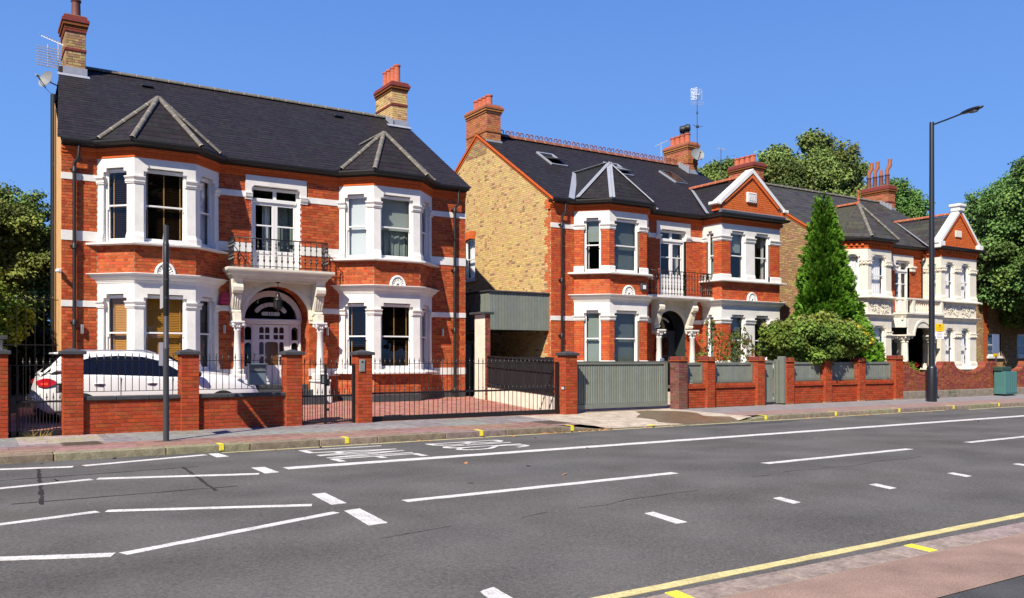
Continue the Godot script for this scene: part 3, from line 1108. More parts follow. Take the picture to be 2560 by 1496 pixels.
# one storey of a bay: path of plan points, open[i] the openings along face i
# lv = [sill underside, opening bottom, capital bottom, capital top, lintel bottom, lintel top]
func bay_storey(house: Node3D, path: Array, open: Array, lv: Array, o: Dictionary, bricks: Array) -> void:
	var wm: Material = o.get("m", M.white)
	var shaft := MB.new()
	var piers: Array = []
	var cur: Array = [path[0]]
	for i in path.size() - 1:
		for s in open[i]:
			cur.append(seg(path[i], path[i + 1], s[0]))
			piers.append(cur)
			cur = [seg(path[i], path[i + 1], s[1])]
		cur.append(path[i + 1])
	piers.append(cur)
	# sill
	var y0: float = lv[0]
	var y1: float = lv[1]
	var sill := MB.new()
	sill.sweep(path, [Vector2(-0.15, y0), Vector2(0.16, y0), Vector2(0.19, y0 + 0.015), Vector2(0.19, y0 + 0.055), Vector2(0.03, y1 - 0.01), Vector2(-0.15, y1 - 0.01)], true, true)
	put(sill, "sill", wm, house)
	var brick_pier: bool = o.get("brick_pier", false)
	for k in piers.size():
		var p: Array = piers[k]
		var first := k == 0
		var last := k == piers.size() - 1
		var mid_white: bool = p.size() == 2 and not first and not last
		var pier := MB.new()
		var d := -0.20
		if brick_pier and not mid_white:
			var back := MB.new()
			back.sweep(p, [Vector2(d, y1 - 0.02), Vector2(-0.008, y1 - 0.02), Vector2(-0.008, lv[2]), Vector2(d, lv[2])])
			put(back, "pier", M.mortar_dark, house)
			for i in p.size() - 1:
				var a: Vector2 = p[i]
				var b: Vector2 = p[i + 1]
				if a.distance_to(b) < 0.05:
					continue
				var t := wallf(a, b)
				t.origin += t.basis.z * -0.008
				lay(bricks, null, t, [rect(0, y1 - 0.02, a.distance_to(b), lv[2])], {rh = 0.075, ln = 0.225, j = 0.007, pal = "red2", zb = 0.008})
			pier.sweep(p, [Vector2(d, y1 - 0.02), Vector2(0.045, y1 - 0.02), Vector2(0.045, y1 + 0.16), Vector2(0.01, y1 + 0.19), Vector2(d, y1 + 0.19)])
		else:
			pier.sweep(p, [Vector2(d, y1 - 0.02), Vector2(0.04, y1 - 0.02), Vector2(0.04, y1 + 0.11), Vector2(0.0, y1 + 0.22), Vector2(-0.008, lv[2]), Vector2(d, lv[2])])
		var ya: float = lv[2]
		var yb: float = lv[3]
		var h := yb - ya
		var pr := [Vector2(d, ya), Vector2(0.018, ya), Vector2(0.022, ya + h * 0.16), Vector2(0.036, ya + h * 0.22), Vector2(0.036, ya + h * 0.34), Vector2(0.018, ya + h * 0.40), Vector2(0.022, ya + h * 0.52), Vector2(0.062, ya + h * 0.80), Vector2(0.068, ya + h * 0.84), Vector2(0.068, yb), Vector2(d, yb)]
		# the capital runs a little past the pier into the opening
		var pc := p.duplicate()
		var e := 0.03
		if not first:
			pc[0] = pc[0] - (pc[1] - pc[0]).normalized() * e
		if not last:
			pc[pc.size() - 1] = pc[pc.size() - 1] + (pc[pc.size() - 1] - pc[pc.size() - 2]).normalized() * e
		pier.sweep(pc, pr, first, last)
		var pd := p.duplicate()
		pier.sweep(p, [Vector2(d, yb), Vector2(0.0, yb), Vector2(0.0, lv[4] - 0.09), Vector2(d, lv[4] - 0.09)])
		e = 0.085
		if not first:
			pd[0] = pd[0] - (pd[1] - pd[0]).normalized() * e
		if not last:
			pd[pd.size() - 1] = pd[pd.size() - 1] + (pd[pd.size() - 1] - pd[pd.size() - 2]).normalized() * e
		pier.sweep(pd, [Vector2(d, lv[4] - 0.09), Vector2(0.0, lv[4] - 0.09), Vector2(0.0, lv[4]), Vector2(d, lv[4])])
		if o.get("leafy", false):
			for i in p.size() - 1:
				var t := wallf(p[i], p[i + 1])
				var ln: float = p[i].distance_to(p[i + 1])
				for q in int(ln / 0.07):
					pier.box(t * Transform3D(Basis(Vector3(0, 0, 1), (0.5 if q % 2 else -0.5)), Vector3(0.035 + q * 0.07, ya + h * 0.4, 0.035)), Vector3(-0.022, -0.05, -0.02), Vector3(0.022, 0.06, 0.03), 0.008)
		put(pier, "pier", wm, house)
	var lin2 := MB.new()
	lin2.sweep(path, [Vector2(-0.20, lv[4]), Vector2(0.0, lv[4]), Vector2(0.0, lv[5]), Vector2(-0.20, lv[5])])
	if o.get("arched", false):
		for i in path.size() - 1:
			var t := wallf(path[i], path[i + 1])
			for s in open[i]:
				for side in [0, 1]:
					var poly := PackedVector2Array()
					var w: float = (s[1] - s[0]) * 0.5 - 0.06
					for q in 7:
						var a := q / 6.0 * PI * 0.5
						poly.append(Vector2(w - w * cos(a), -0.2 + 0.2 * sin(a)))
					poly.append(Vector2(0, 0.0))
					var pp := PackedVector2Array()
					for q in poly:
						pp.append(Vector2((s[0] + 0.06 + q.x) if side == 0 else (s[1] - 0.06 - q.x), lv[4] + q.y))
					lin2.prism(t, pp, -0.19, -0.012)
	put(lin2, "lintel", wm, house)
	var di: Array = o.dress
	var n := 0
	for i in path.size() - 1:
		var t := wallf(path[i], path[i + 1])
		for s in open[i]:
			var inset := 0.0
			sash(house, t, s[0] + inset, s[1] - inset, y1 - 0.012, lv[4] - 0.02, -0.085, di[n % di.size()], 0.505)
			n += 1


func cornice(house: Node3D, path: Array, y0: float, y1: float, out: float, m: Material, called := "cornice") -> void:
	var mb := MB.new()
	var h := y1 - y0
	mb.sweep(path, [Vector2(-0.1, y0), Vector2(0.012, y0), Vector2(0.02, y0 + h * 0.12), Vector2(0.035, y0 + h * 0.2), Vector2(0.035, y0 + h * 0.28), Vector2(out * 0.42, y0 + h * 0.42), Vector2(out * 0.58, y0 + h * 0.56), Vector2(out * 0.62, y0 + h * 0.58), Vector2(out * 0.62, y0 + h * 0.66), Vector2(out * 0.9, y0 + h * 0.86), Vector2(out, y0 + h * 0.88), Vector2(out, y1 - 0.015), Vector2(0.02, y1 + 0.005), Vector2(-0.1, y1)], true, true)
	put(mb, called, m, house)


func corbel(house: Node3D, path: Array, y0: float, y1: float) -> void:
	for i in 3:
		var mb := MB.new()
		var c: Color = PAL.rubbed[i * 2]
		mb.col = c
		var a := lerpf(y0, y1, i / 3.0)
		var b := lerpf(y0, y1, (i + 1) / 3.0)
		var u := 0.015 + 0.028 * i
		mb.sweep(path, [Vector2(-0.12, a), Vector2(u - 0.006, a), Vector2(u, a + 0.006), Vector2(u, b - 0.006), Vector2(u - 0.006, b - 0.002), Vector2(-0.12, b - 0.002)], true, true)
		put(mb, "brick_corbel", M.brick, house)


func gutter(house: Node3D, path: Array, y: float) -> void:
	var mb := MB.new()
	mb.sweep(path, [Vector2(-0.05, y - 0.13), Vector2(0.10, y - 0.13), Vector2(0.11, y - 0.10), Vector2(0.125, y - 0.10), Vector2(0.20, y - 0.11), Vector2(0.265, y - 0.085), Vector2(0.285, y - 0.04), Vector2(0.285, y), Vector2(0.265, y), Vector2(0.2, y - 0.03), Vector2(-0.05, y - 0.03)])
	put(mb, "gutter", M.gutter, house)


func downpipe(house: Node3D, x: float, z: float, y0: float, y1: float, yg: float, r := 0.042) -> void:
	var mb := MB.new()
	mb.tube([Vector3(x, y0, z), Vector3(x, y0 + 0.12, z), Vector3(x, y1 - 0.1, z)], r, 10)
	mb.tube([Vector3(x, y1 - 0.12, z), Vector3(x, y1, z), Vector3(x + 0.09, y1 + 0.16, z + 0.09), Vector3(x + 0.09, yg, z + 0.09)], r * 1.05, 10)
	var y := y0 + 0.1
	while y < y1:
		mb.lathe(Transform3D(Basis(), Vector3(x, y, z)), [Vector2(r, 0), Vector2(r * 1.45, 0.01), Vector2(r * 1.45, 0.03), Vector2(r * 1.25, 0.05), Vector2(r * 1.25, 0.13), Vector2(r, 0.14)], 12)
		mb.wbox(Vector3(x - r * 2.2, y + 0.05, z - 0.08), Vector3(x + r * 2.2, y + 0.09, z - 0.01), 0.004)
		y += 1.83
	put(mb, "downpipe", M.gutter, house)


func half_tiles(house: Node3D, a: Vector3, b: Vector3, r: float, ln: float, m: Material, joint: Material, called := "ridge_tile") -> void:
	var d := b - a
	var k := maxi(1, roundi(d.length() / ln))
	var e := d.normalized()
	var s := e.cross(Vector3.UP).normalized()
	var n := s.cross(e).normalized()
	var jm := MB.new()
	for i in k:
		var mb := MB.new()
		var p := a + d * (float(i) / k) + e * 0.008 + n * ((rng.randf() - 0.5) * 0.006)
		var q := a + d * (float(i + 1) / k) - e * 0.008
		for j in 8:
			var t0 := lerpf(-0.15, PI + 0.15, j / 8.0)
			var t1 := lerpf(-0.15, PI + 0.15, (j + 1) / 8.0)
			var o0 := s * cos(t0) + n * sin(t0)
			var o1 := s * cos(t1) + n * sin(t1)
			mb._sq(p + o0 * r, q + o0 * r, q + o1 * r, p + o1 * r, o0, o0, o1, o1, o0 + o1)
			for ee in [[p, -1.0], [q, 1.0]]:
				mb.tri_o(ee[0] + o0 * r, ee[0] + o1 * r, ee[0], e * ee[1])
		put(mb, called, m, house)
		var w := a + d * (float(i) / k)
		for j in 8:
			var t0 := lerpf(-0.15, PI + 0.15, j / 8.0)
			var t1 := lerpf(-0.15, PI + 0.15, (j + 1) / 8.0)
			var o0 := s * cos(t0) + n * sin(t0)
			var o1 := s * cos(t1) + n * sin(t1)
			jm.quad_o(w - e * 0.012 + o0 * r * 0.98, w + e * 0.012 + o0 * r * 0.98, w + e * 0.012 + o1 * r * 0.98, w - e * 0.012 + o1 * r * 0.98, o0 + o1)
			jm.quad_o(w - e * 0.014 + o0 * r * 1.03, w + e * 0.014 + o0 * r * 1.03, w + e * 0.014 + o1 * r * 1.03, w - e * 0.014 + o1 * r * 1.03, o0 + o1)
	var jo := put(jm, called.replace("tile", "pointing"), joint, house)
	jo.set_meta("kind", "stuff")


func flashing(house: Node3D, a: Vector3, b: Vector3, side: Vector3, up: Vector3, w: float, m: Material, called := "flashing") -> void:
	var mb := MB.new()
	var s := side.normalized() * w * 0.5
	var n := up.normalized() * 0.012
	for q in 2:
		var o := n * (q * 1.0)
		mb.quad_o(a - s + o, b - s + o, b + s + o, a + s + o, up)
	mb.quad_o(a - s, b - s, b - s + n, a - s + n, -s)
	mb.quad_o(a + s, b + s, b + s + n, a + s + n, s)
	put(mb, called, m, house)


func slope_frame(a: Vector3, b: Vector3, apex: Vector3) -> Transform3D:
	var u := (b - a).normalized()
	var n := u.cross(apex - a).normalized()
	return fr(a, u, n.cross(u), n)


func to_uv(t: Transform3D, p: Vector3) -> Vector2:
	var q := t.affine_inverse() * p
	return Vector2(q.x, q.y)


const SLATE := {rh = 0.19, ln = 0.26, j = 0.004, pal = "slate", bond = "stretch", zb = 0.007, zt = 0.002}


func roof_face(list: Array, bed: MB, pts: Array, pal: String, rh := 0.19, ln := 0.26) -> Transform3D:
	var t := slope_frame(pts[0], pts[1], pts[2])
	var poly := PackedVector2Array()
	for p in pts:
		poly.append(to_uv(t, p))
	var sp := SLATE.duplicate()
	sp.pal = pal
	sp.rh = rh
	sp.ln = ln
	sp.zj = 0.003
	lay(list, null, t, [poly], sp)
	var ids := Geometry2D.triangulate_polygon(poly)
	for i in range(0, ids.size(), 3):
		bed.tri_o(t * Vector3(poly[ids[i]].x, poly[ids[i]].y, 0), t * Vector3(poly[ids[i + 1]].x, poly[ids[i + 1]].y, 0), t * Vector3(poly[ids[i + 2]].x, poly[ids[i + 2]].y, 0), t.basis.z)
	return t


func chimney_pot(parent: Node3D, at: Vector3, h: float, r: float, m: Material) -> MeshInstance3D:
	var mb := MB.new()
	mb.lathe(Transform3D(Basis(), at), [Vector2(r * 1.12, -0.05), Vector2(r * 1.12, 0.05), Vector2(r, 0.08), Vector2(r * 0.92, h - 0.07), Vector2(r * 1.1, h - 0.06), Vector2(r * 1.12, h - 0.01), Vector2(r * 1.02, h), Vector2(r * 0.85, h), Vector2(r * 0.8, h - 0.25), Vector2(0.0, h - 0.26)], 14, 0.8)
	return put(mb, "chimney_pot", m, parent)


# a stack: x0..x1, depth z0 (near) .. z1 (far), with string course and oversailing cap
func chimney(house: Node3D, bricks: Array, x0: float, x1: float, zn: float, zf: float, y0: float, y1: float, ycap: float, pal_l: String, band_pal: String, bands: Array, upper_pal := "", ysplit := 99.0, mort := "mortar_dark") -> MeshInstance3D:
	var core := MB.new()
	core.wbox(Vector3(x0, y0, zf), Vector3(x1, y1, zn), 0.0)
	var c := put(core, "chimney", M[mort], house)
	var faces := [[Vector2(x0, zn), Vector2(x1, zn)], [Vector2(x0, zf), Vector2(x0, zn)], [Vector2(x1, zn), Vector2(x1, zf)]]
	for f in faces:
		var ln: float = f[0].distance_to(f[1])
		var t := wallf(f[0], f[1])
		if upper_pal != "":
			lay(bricks, null, t, [rect(0, y0, ln, ysplit)], {rh = 0.075, ln = 0.225, j = 0.009, pal = pal_l})
			lay(bricks, null, t, [rect(0, ysplit, ln, y1)], {rh = 0.075, ln = 0.225, j = 0.009, pal = upper_pal})
		else:
			lay(bricks, null, t, [rect(0, y0, ln, y1)], {rh = 0.075, ln = 0.225, j = 0.009, pal = pal_l})
	var loop := [Vector2(x0, zf), Vector2(x0, zn), Vector2(x1, zn), Vector2(x1, zf)]
	for b in bands:
		var mb := MB.new()
		mb.col = PAL[band_pal][1]
		mb.sweep(loop, [Vector2(-0.02, b), Vector2(0.03, b), Vector2(0.03, b + 0.065), Vector2(-0.02, b + 0.065)])
		put(mb, "string_course", M.brick, c)
	var k := 4
	for i in k:
		var mb := MB.new()
		mb.col = PAL[band_pal][(i * 3 + 2) % PAL[band_pal].size()]
		var a := lerpf(y1, ycap, float(i) / k)
		var b := lerpf(y1, ycap, float(i + 1) / k) - 0.004
		var u: float = [0.035, 0.075, 0.10, 0.05][i]
		mb.sweep(loop, [Vector2(-0.03, a), Vector2(u, a), Vector2(u, b), Vector2(-0.03, b)])
		put(mb, "cap_course", M.brick, c)
	var tp := MB.new()
	tp.wbox(Vector3(x0 - 0.02, ycap - 0.08, zf - 0.02), Vector3(x1 + 0.02, ycap + 0.035, zn + 0.02), 0.03)
	put(tp, "flaunching", M.mortar_dark, c)
	return c


# the plain sides, back, floors and inner wall that close a house; the front and roof are laid by the house itself
func shell(house: Node3D, x0: float, x1: float, zf: float, zb: float, y0: float, ye: float, ridge_z: float, ridge_y: float, m: Material, skip_left := false) -> void:
	var mb := MB.new()
	var gable := func(x, o):
		mb.quad_o(Vector3(x, y0, zf), Vector3(x, y0, zb), Vector3(x, ye, zb), Vector3(x, ye, zf), o)
		mb.tri_o(Vector3(x, ye, zf), Vector3(x, ye, zb), Vector3(x, ridge_y, ridge_z), o)
	if not skip_left:
		gable.call(x0, Vector3.LEFT)
	gable.call(x1, Vector3.RIGHT)
	mb.quad_o(Vector3(x0, y0, zb), Vector3(x1, y0, zb), Vector3(x1, ye, zb), Vector3(x0, ye, zb), Vector3.FORWARD)
	put(mb, "side_wall", m, house)
	var inr := MB.new()
	for y in [y0 + 0.35, 3.72, ye - 0.12]:
		inr.wbox(Vector3(x0 + 0.02, y - 0.1, zb + 0.02), Vector3(x1 - 0.02, y, zf - 0.06))
	inr.wbox(Vector3(x0 + 0.02, y0, zf - 4.2), Vector3(x1 - 0.02, ye - 0.2, zf - 4.0))
	put(inr, "floor", M.room, house)


func shell_ornament(house: Node3D, t: Transform3D, u: float, v: float, r: float, m: Material) -> void:
	var mb := MB.new()
	var poly := PackedVector2Array()
	for i in 25:
		var a := PI * i / 24.0
		poly.append(Vector2(u + r * cos(a), v + r * 1.18 * sin(a)))
	mb.prism(t, poly, 0.0, 0.03)
	var arc := []
	for i in 21:
		var a := PI * i / 20.0
		arc.append(t * Vector3(u + r * 0.86 * cos(a), v + r * 1.02 * sin(a), 0.035))
	mb.tube(arc, 0.035, 6)
	var arc2 := []
	for i in 15:
		var a := PI * i / 14.0
		arc2.append(t * Vector3(u + r * 0.30 * cos(a), v + r * 0.32 * sin(a), 0.04))
	mb.tube(arc2, 0.03, 6)
	for i in 9:
		var a := PI * (i + 0.5) / 9.0
		mb.tube([t * Vector3(u + r * 0.34 * cos(a), v + r * 0.36 * sin(a), 0.03), t * Vector3(u + r * 0.68 * cos(a), v + r * 0.80 * sin(a), 0.04)], [0.012, 0.026], 5)
	put(mb, "shell_relief", m, house)
	var dk := MB.new()
	var q := PackedVector2Array()
	for i in 25:
		var a := PI * i / 24.0
		q.append(Vector2(u + r * 0.8 * cos(a), v + 0.01 + r * 0.94 * sin(a)))
	dk.prism(t, q, 0.02, 0.032)
	put(dk, "shell_ground", M.lead_dark, house)


func scroll_bracket(house: Node3D, x0: float, x1: float, zw: float, y0: float, y1: float, out: float, m: Material) -> void:
	var mb := MB.new()
	var t := fr(Vector3(x0, 0, zw), Vector3.BACK, Vector3.UP, Vector3.BACK.cross(Vector3.UP))
	var h := y1 - y0
	var poly := PackedVector2Array([Vector2(0, y0), Vector2(out * 0.30, y0), Vector2(out * 0.42, y0 + h * 0.05), Vector2(out * 0.34, y0 + h * 0.12), Vector2(out * 0.46, y0 + h * 0.22), Vector2(out * 0.62, y0 + h * 0.40), Vector2(out * 0.66, y0 + h * 0.52), Vector2(out * 0.60, y0 + h * 0.56), Vector2(out * 0.82, y0 + h * 0.58), Vector2(out * 0.97, y0 + h * 0.64), Vector2(out, y0 + h * 0.74), Vector2(out * 0.9, y0 + h * 0.82), Vector2(out * 0.82, y0 + h * 0.84), Vector2(out * 0.88, y0 + h * 0.94), Vector2(out * 0.95, y1), Vector2(0, y1)])
	mb.prism(t, poly, -(x1 - x0), 0.0)
	for i in 4:
		var x := lerpf(x0 + 0.04, x1 - 0.04, i / 3.0)
		mb.tube([Vector3(x, y0 + h * 0.14, zw + out * 0.37), Vector3(x, y0 + h * 0.36, zw + out * 0.58), Vector3(x, y0 + h * 0.52, zw + out * 0.65)], 0.022, 6)
	put(mb, "scroll_bracket", m, house)


func column(house: Node3D, x: float, z: float, y0: float, y1: float, r: float, m: Material, cap_h := 0.2) -> void:
	var mb := MB.new()
	var h := y1 - y0 - cap_h
	mb.lathe(Transform3D(Basis(), Vector3(x, y0, z)), [Vector2(r * 1.5, 0), Vector2(r * 1.5, 0.05), Vector2(r * 1.62, 0.07), Vector2(r * 1.5, 0.11), Vector2(r * 1.2, 0.13), Vector2(r * 1.32, 0.16), Vector2(r * 1.12, 0.20), Vector2(r * 1.08, 0.24), Vector2(r * 1.06, h * 0.5), Vector2(r * 0.9, h - 0.05), Vector2(r * 1.08, h - 0.03), Vector2(r * 1.08, h), Vector2(r * 0.95, h + 0.02), Vector2(r * 1.3, h + cap_h * 0.55), Vector2(r * 1.75, h + cap_h * 0.8)], 18, 0.7)
	put(mb, "column", m, house)
	var cp := MB.new()
	cp.wbox(Vector3(x - r * 1.85, y1 - cap_h * 0.22, z - r * 1.85), Vector3(x + r * 1.85, y1, z + r * 1.85), 0.01)
	for i in 10:
		var a := TAU * i / 10
		cp.box(Transform3D(Basis(Vector3.UP, -a), Vector3(x, y1 - cap_h * 0.55, z)), Vector3(r * 0.9, -0.05, -0.022), Vector3(r * 1.45, 0.04, 0.022), 0.015)
	for sx in [-1, 1]:
		for sz in [-1, 1]:
			cp.lathe(Transform3D(Basis(Vector3.RIGHT, PI * 0.5), Vector3(x + sx * r * 1.5, y1 - cap_h * 0.4, z + sz * r * 1.35)), [Vector2(0, -0.03), Vector2(0.045, -0.02), Vector2(0.045, 0.02), Vector2(0, 0.03)], 10)
	put(cp, "capital", m, house)


func railing_bar(x: float, z: float, y0: float, y1: float, r: float) -> MB:
	var mb := MB.new()
	var h := y1 - y0
	mb.lathe(Transform3D(Basis(), Vector3(x, y0, z)), [Vector2(0, 0), Vector2(r * 2.2, 0.01), Vector2(r * 1.2, 0.05), Vector2(r, 0.07), Vector2(r, h * 0.2), Vector2(r * 2.2, h * 0.24), Vector2(r * 3.0, h * 0.28), Vector2(r * 1.4, h * 0.34), Vector2(r * 2.0, h * 0.40), Vector2(r, h * 0.44), Vector2(r, h * 0.5), Vector2(r * 2.4, h * 0.53), Vector2(r, h * 0.56), Vector2(r, h * 0.66), Vector2(r * 2.6, h * 0.72), Vector2(r * 1.2, h * 0.78), Vector2(r * 2.2, h * 0.84), Vector2(r, h * 0.9), Vector2(r, h)], 6, 0.9)
	return mb


func balcony_rail(house: Node3D, x0: float, x1: float, zf: float, zw: float, y0: float, y1: float, step := 0.155) -> void:
	var rails := MB.new()
	for y in [y0 + 0.06, y1]:
		var r := 0.011 if y < y1 else 0.016
		rails.tube([Vector3(x0, y, zw), Vector3(x0, y, zf), Vector3(x1, y, zf), Vector3(x1, y, zw)], r, 6)
	var rl := put(rails, "railing", M.iron, house)
	var k := roundi((x1 - x0) / step)
	for i in k + 1:
		put(railing_bar(lerpf(x0, x1, float(i) / k), zf, y0, y1, 0.0105), "baluster", M.iron, rl)
	var kk := maxi(3, roundi(absf(zf - zw) / 0.11))
	for i in kk:
		for x in [x0, x1]:
			put(railing_bar(x, lerpf(zw, zf, (i + 0.3) / kk), y0, y1, 0.0105), "baluster", M.iron, rl)


func french_door(house: Node3D, t: Transform3D, u0: float, u1: float, v0: float, v1: float, vt: float, vp: float, z: float, dress: String) -> void:
	var f := MB.new()
	var um := (u0 + u1) * 0.5
	f.box(t, Vector3(u0, v0, z - 0.1), Vector3(u0 + 0.07, v1, z), 0.005)
	f.box(t, Vector3(u1 - 0.07, v0, z - 0.1), Vector3(u1, v1, z), 0.005)
	f.box(t, Vector3(u0 + 0.07, v1 - 0.07, z - 0.1), Vector3(u1 - 0.07, v1, z), 0.005)
	f.box(t, Vector3(u0 + 0.07, vt - 0.05, z - 0.1), Vector3(u1 - 0.07, vt + 0.05, z + 0.025), 0.008)
	f.box(t, Vector3(um - 0.045, vt + 0.05, z - 0.09), Vector3(um + 0.045, v1 - 0.07, z - 0.01), 0.004)
	var w := put(f, "balcony_door", M.joinery, house)
	for s in [0, 1]:
		var a := u0 + 0.07 if s == 0 else um + 0.002
		var b := um - 0.002 if s == 0 else u1 - 0.07
		var lf := MB.new()
		var vm := lerpf(vp, vt, 0.5)
		lf.box(t, Vector3(a, v0, z - 0.06), Vector3(a + 0.075, vt - 0.05, z - 0.015), 0.005)
		lf.box(t, Vector3(b - 0.075, v0, z - 0.06), Vector3(b, vt - 0.05, z - 0.015), 0.005)
		lf.box(t, Vector3(a + 0.075, vt - 0.13, z - 0.06), Vector3(b - 0.075, vt - 0.05, z - 0.015), 0.005)
		lf.box(t, Vector3(a + 0.075, vm - 0.02, z - 0.06), Vector3(b - 0.075, vm + 0.02, z - 0.012), 0.005)
		lf.box(t, Vector3(a + 0.075, vp - 0.09, z - 0.06), Vector3(b - 0.075, vp, z - 0.015), 0.005)
		lf.box(t, Vector3(a + 0.075, v0, z - 0.05), Vector3(b - 0.075, vp - 0.09, z - 0.03), 0.0)
		put(lf, "door_leaf", M.joinery, w)
		for q in [[vm + 0.02, vt - 0.13], [vp, vm - 0.02]]:
			var g := MB.new()
			g.quad(t * Vector3(a + 0.07, q[0], z - 0.04), t * Vector3(b - 0.07, q[0], z - 0.04), t * Vector3(b - 0.07, q[1], z - 0.04), t * Vector3(a + 0.07, q[1], z - 0.04))
			put(g, "pane", M.glass, w)
		var g2 := MB.new()
		g2.quad(t * Vector3(a - 0.01, vt + 0.04, z - 0.05), t * Vector3(b + 0.01, vt + 0.04, z - 0.05), t * Vector3(b + 0.01, v1 - 0.06, z - 0.05), t * Vector3(a - 0.01, v1 - 0.06, z - 0.05))
		put(g2, "pane", M.glass, w)
	if dress == "half":
		put(drape(t, lerpf(u0, u1, 0.30), lerpf(u0, u1, 0.46), v0, vt, z - 0.25, 30, 0.03), "curtain", M.white_blind, w)
		put(drape(t, lerpf(u0, u1, 0.52), u1 - 0.05, v0, vt, z - 0.3, 26, 0.02), "curtain", M.sage_blind, w)
	elif dress == "net":
		put(drape(t, lerpf(u0, u1, 0.62), u1 - 0.05, v0, vt, z - 0.25, 30, 0.03), "curtain", M.curtain_dim, w)


func wall_bands(house: Node3D, xs: Array, bands: Array, z: float, m: Material) -> void:
	for s in xs:
		for b in bands:
			var mb := MB.new()
			mb.wbox(Vector3(s[0], b[0], z - 0.03), Vector3(s[1], b[1], z + 0.022), 0.004)
			put(mb, "white_band", m, house)


const LV_UP := [4.375, 4.47, 5.87, 6.04, 6.26, 6.49]
const LV_DN := [1.19, 1.33, 2.86, 3.02, 3.20, 3.46]


func lift(a: Array, d: float) -> Array:
	var o := []
	for q in a:
		o.append(q + d)
	return o


# pyramid roof over a canted bay, with a short ridge running back into the main slope
func bay_roof(house: Node3D, slates: Array, bed: MB, path: Array, dy: float, apex_y: float, pal: String, style: String) -> void:
	var o := 0.25
	var ye := 6.87 + dy
	var cx: float = (path[1].x + path[2].x) * 0.5
	var zb: float = path[1].y + o
	var k := 0.08
	var a := Vector3(path[0].x + k - 0.06, ye + 0.07, -22.84)
	var b := Vector3(path[1].x - k, ye, zb)
	var c := Vector3(path[2].x + k, ye, zb)
	var e := Vector3(path[3].x - k + 0.06, ye + 0.07, -22.84)
	var p := Vector3(cx, apex_y, -23.18)
	var q := Vector3(cx, apex_y, -22.8 - (apex_y - 6.86 - dy) / 0.6444)
	var rh := 0.19 if style != "grey" else 0.26
	for f in [[a, b, p], [b, c, p], [c, e, p]]:
		roof_face(slates, bed, f, pal, rh, 0.26 if style != "grey" else 0.45)
	for f in [[q, a, p], [e, q, p]]:
		bed.tri_o(f[0], f[1], f[2], Vector3.UP)
	# the two hidden-side slopes carry slates too, laid from a level base line
	var al := Vector3(path[0].x - 0.25, ye + 0.0, -22.8)
	var er := Vector3(path[3].x + 0.25, ye + 0.0, -22.8)
	for f in [[q, al, a, p, Vector3.LEFT], [q, er, e, p, Vector3.RIGHT]]:
		var sm := MB.new()
		sm.col = PAL[pal][2]
		sm.tri_o(f[0] + Vector3(0, 0.012, 0), f[2] + Vector3(0, 0.012, 0), f[3] + Vector3(0, 0.012, 0), f[4] + Vector3.UP)
		sm.tri_o(f[0] + Vector3(0, 0.012, 0), f[1] + Vector3(0, 0.012, 0), f[2] + Vector3(0, 0.012, 0), f[4] + Vector3.UP)
		put(sm, "roof_cheek", M.slate, house)
	var up := Vector3(0, 0.03, 0)
	match style:
		"tile":
			for g in [a, b, c, e]:
				half_tiles(house, g + up * 0.6, p + up * 0.6, 0.068, 0.42, M.ridge_grey, M.ridge_mortar, "hip_tile")
				var ir := MB.new()
				var d: Vector3 = (g - p).normalized()
				ir.tube([g + up, g + d * 0.12 + up * 1.5, g + d * 0.16 + Vector3(0, 0.10, 0)], 0.014, 6)
				put(ir, "hip_iron", M.gutter, house)
			half_tiles(house, p + up * 0.6, q + up * 0.6, 0.06, 0.42, M.ridge_grey, M.ridge_mortar, "ridge_tile")
		"lead":
			for g in [a, b, c, e]:
				var side: Vector3 = (g - p).cross(Vector3.UP)
				flashing(house, g + up, p + up, side, Vector3.UP, 0.19, M.lead)
				var rl := MB.new()
				rl.tube([g + up * 1.6, p + up * 1.6], 0.022, 6)
				put(rl, "hip_roll", M.lead, house)
			flashing(house, p + up, q + up, Vector3.RIGHT, Vector3.UP, 0.2, M.lead)
			flashing(house, q + up, al + up, (q - al).cross(Vector3(0, 0.84, 0.54)), Vector3(0, 0.84, 0.54), 0.2, M.lead)
			flashing(house, q + up, er + up, (q - er).cross(Vector3(0, 0.84, 0.54)), Vector3(0, 0.84, 0.54), 0.2, M.lead)
		"grey":
			for g in [b, c]:
				half_tiles(house, g + up, p + up, 0.075, 0.4, M.ridge_grey, M.ridge_mortar, "hip_tile")
			half_tiles(house, p + up, q + up, 0.09, 0.33, M.terracotta, M.ridge_mortar, "ridge_tile")
			var fin := MB.new()
			fin.lathe(Transform3D(Basis(), p), [Vector2(0.10, -0.05), Vector2(0.07, 0.12), Vector2(0.05, 0.16), Vector2(0.075, 0.2), Vector2(0.05, 0.24), Vector2(0.05, 0.5), Vector2(0.07, 0.53), Vector2(0.05, 0.6), Vector2(0, 0.62)], 10)
			put(fin, "finial", M.terracotta, house)


func wall_lamp(house: Node3D, x: float, y: float, z: float) -> void:
	var mb := MB.new()
	mb.lathe(Transform3D(Basis(), Vector3(x, y - 0.11, z + 0.075)), [Vector2(0, 0), Vector2(0.034, 0.0), Vector2(0.036, 0.01), Vector2(0.036, 0.21), Vector2(0.034, 0.22), Vector2(0, 0.22)], 14)
	mb.wbox(Vector3(x - 0.02, y - 0.03, z), Vector3(x + 0.02, y + 0.03, z + 0.05), 0.003)
	put(mb, "wall_lamp", M.steel, house)


func bay_faces(bricks: Array, back: MB, path: Array, y0: float, y1: float, pal := "red") -> void:
	for i in path.size() - 1:
		var t := wallf(path[i], path[i + 1])
		lay(bricks, back, t, [rect(0, y0, path[i].distance_to(path[i + 1]), y1)], {rh = 0.075, ln = 0.225, j = 0.008, pal = pal})


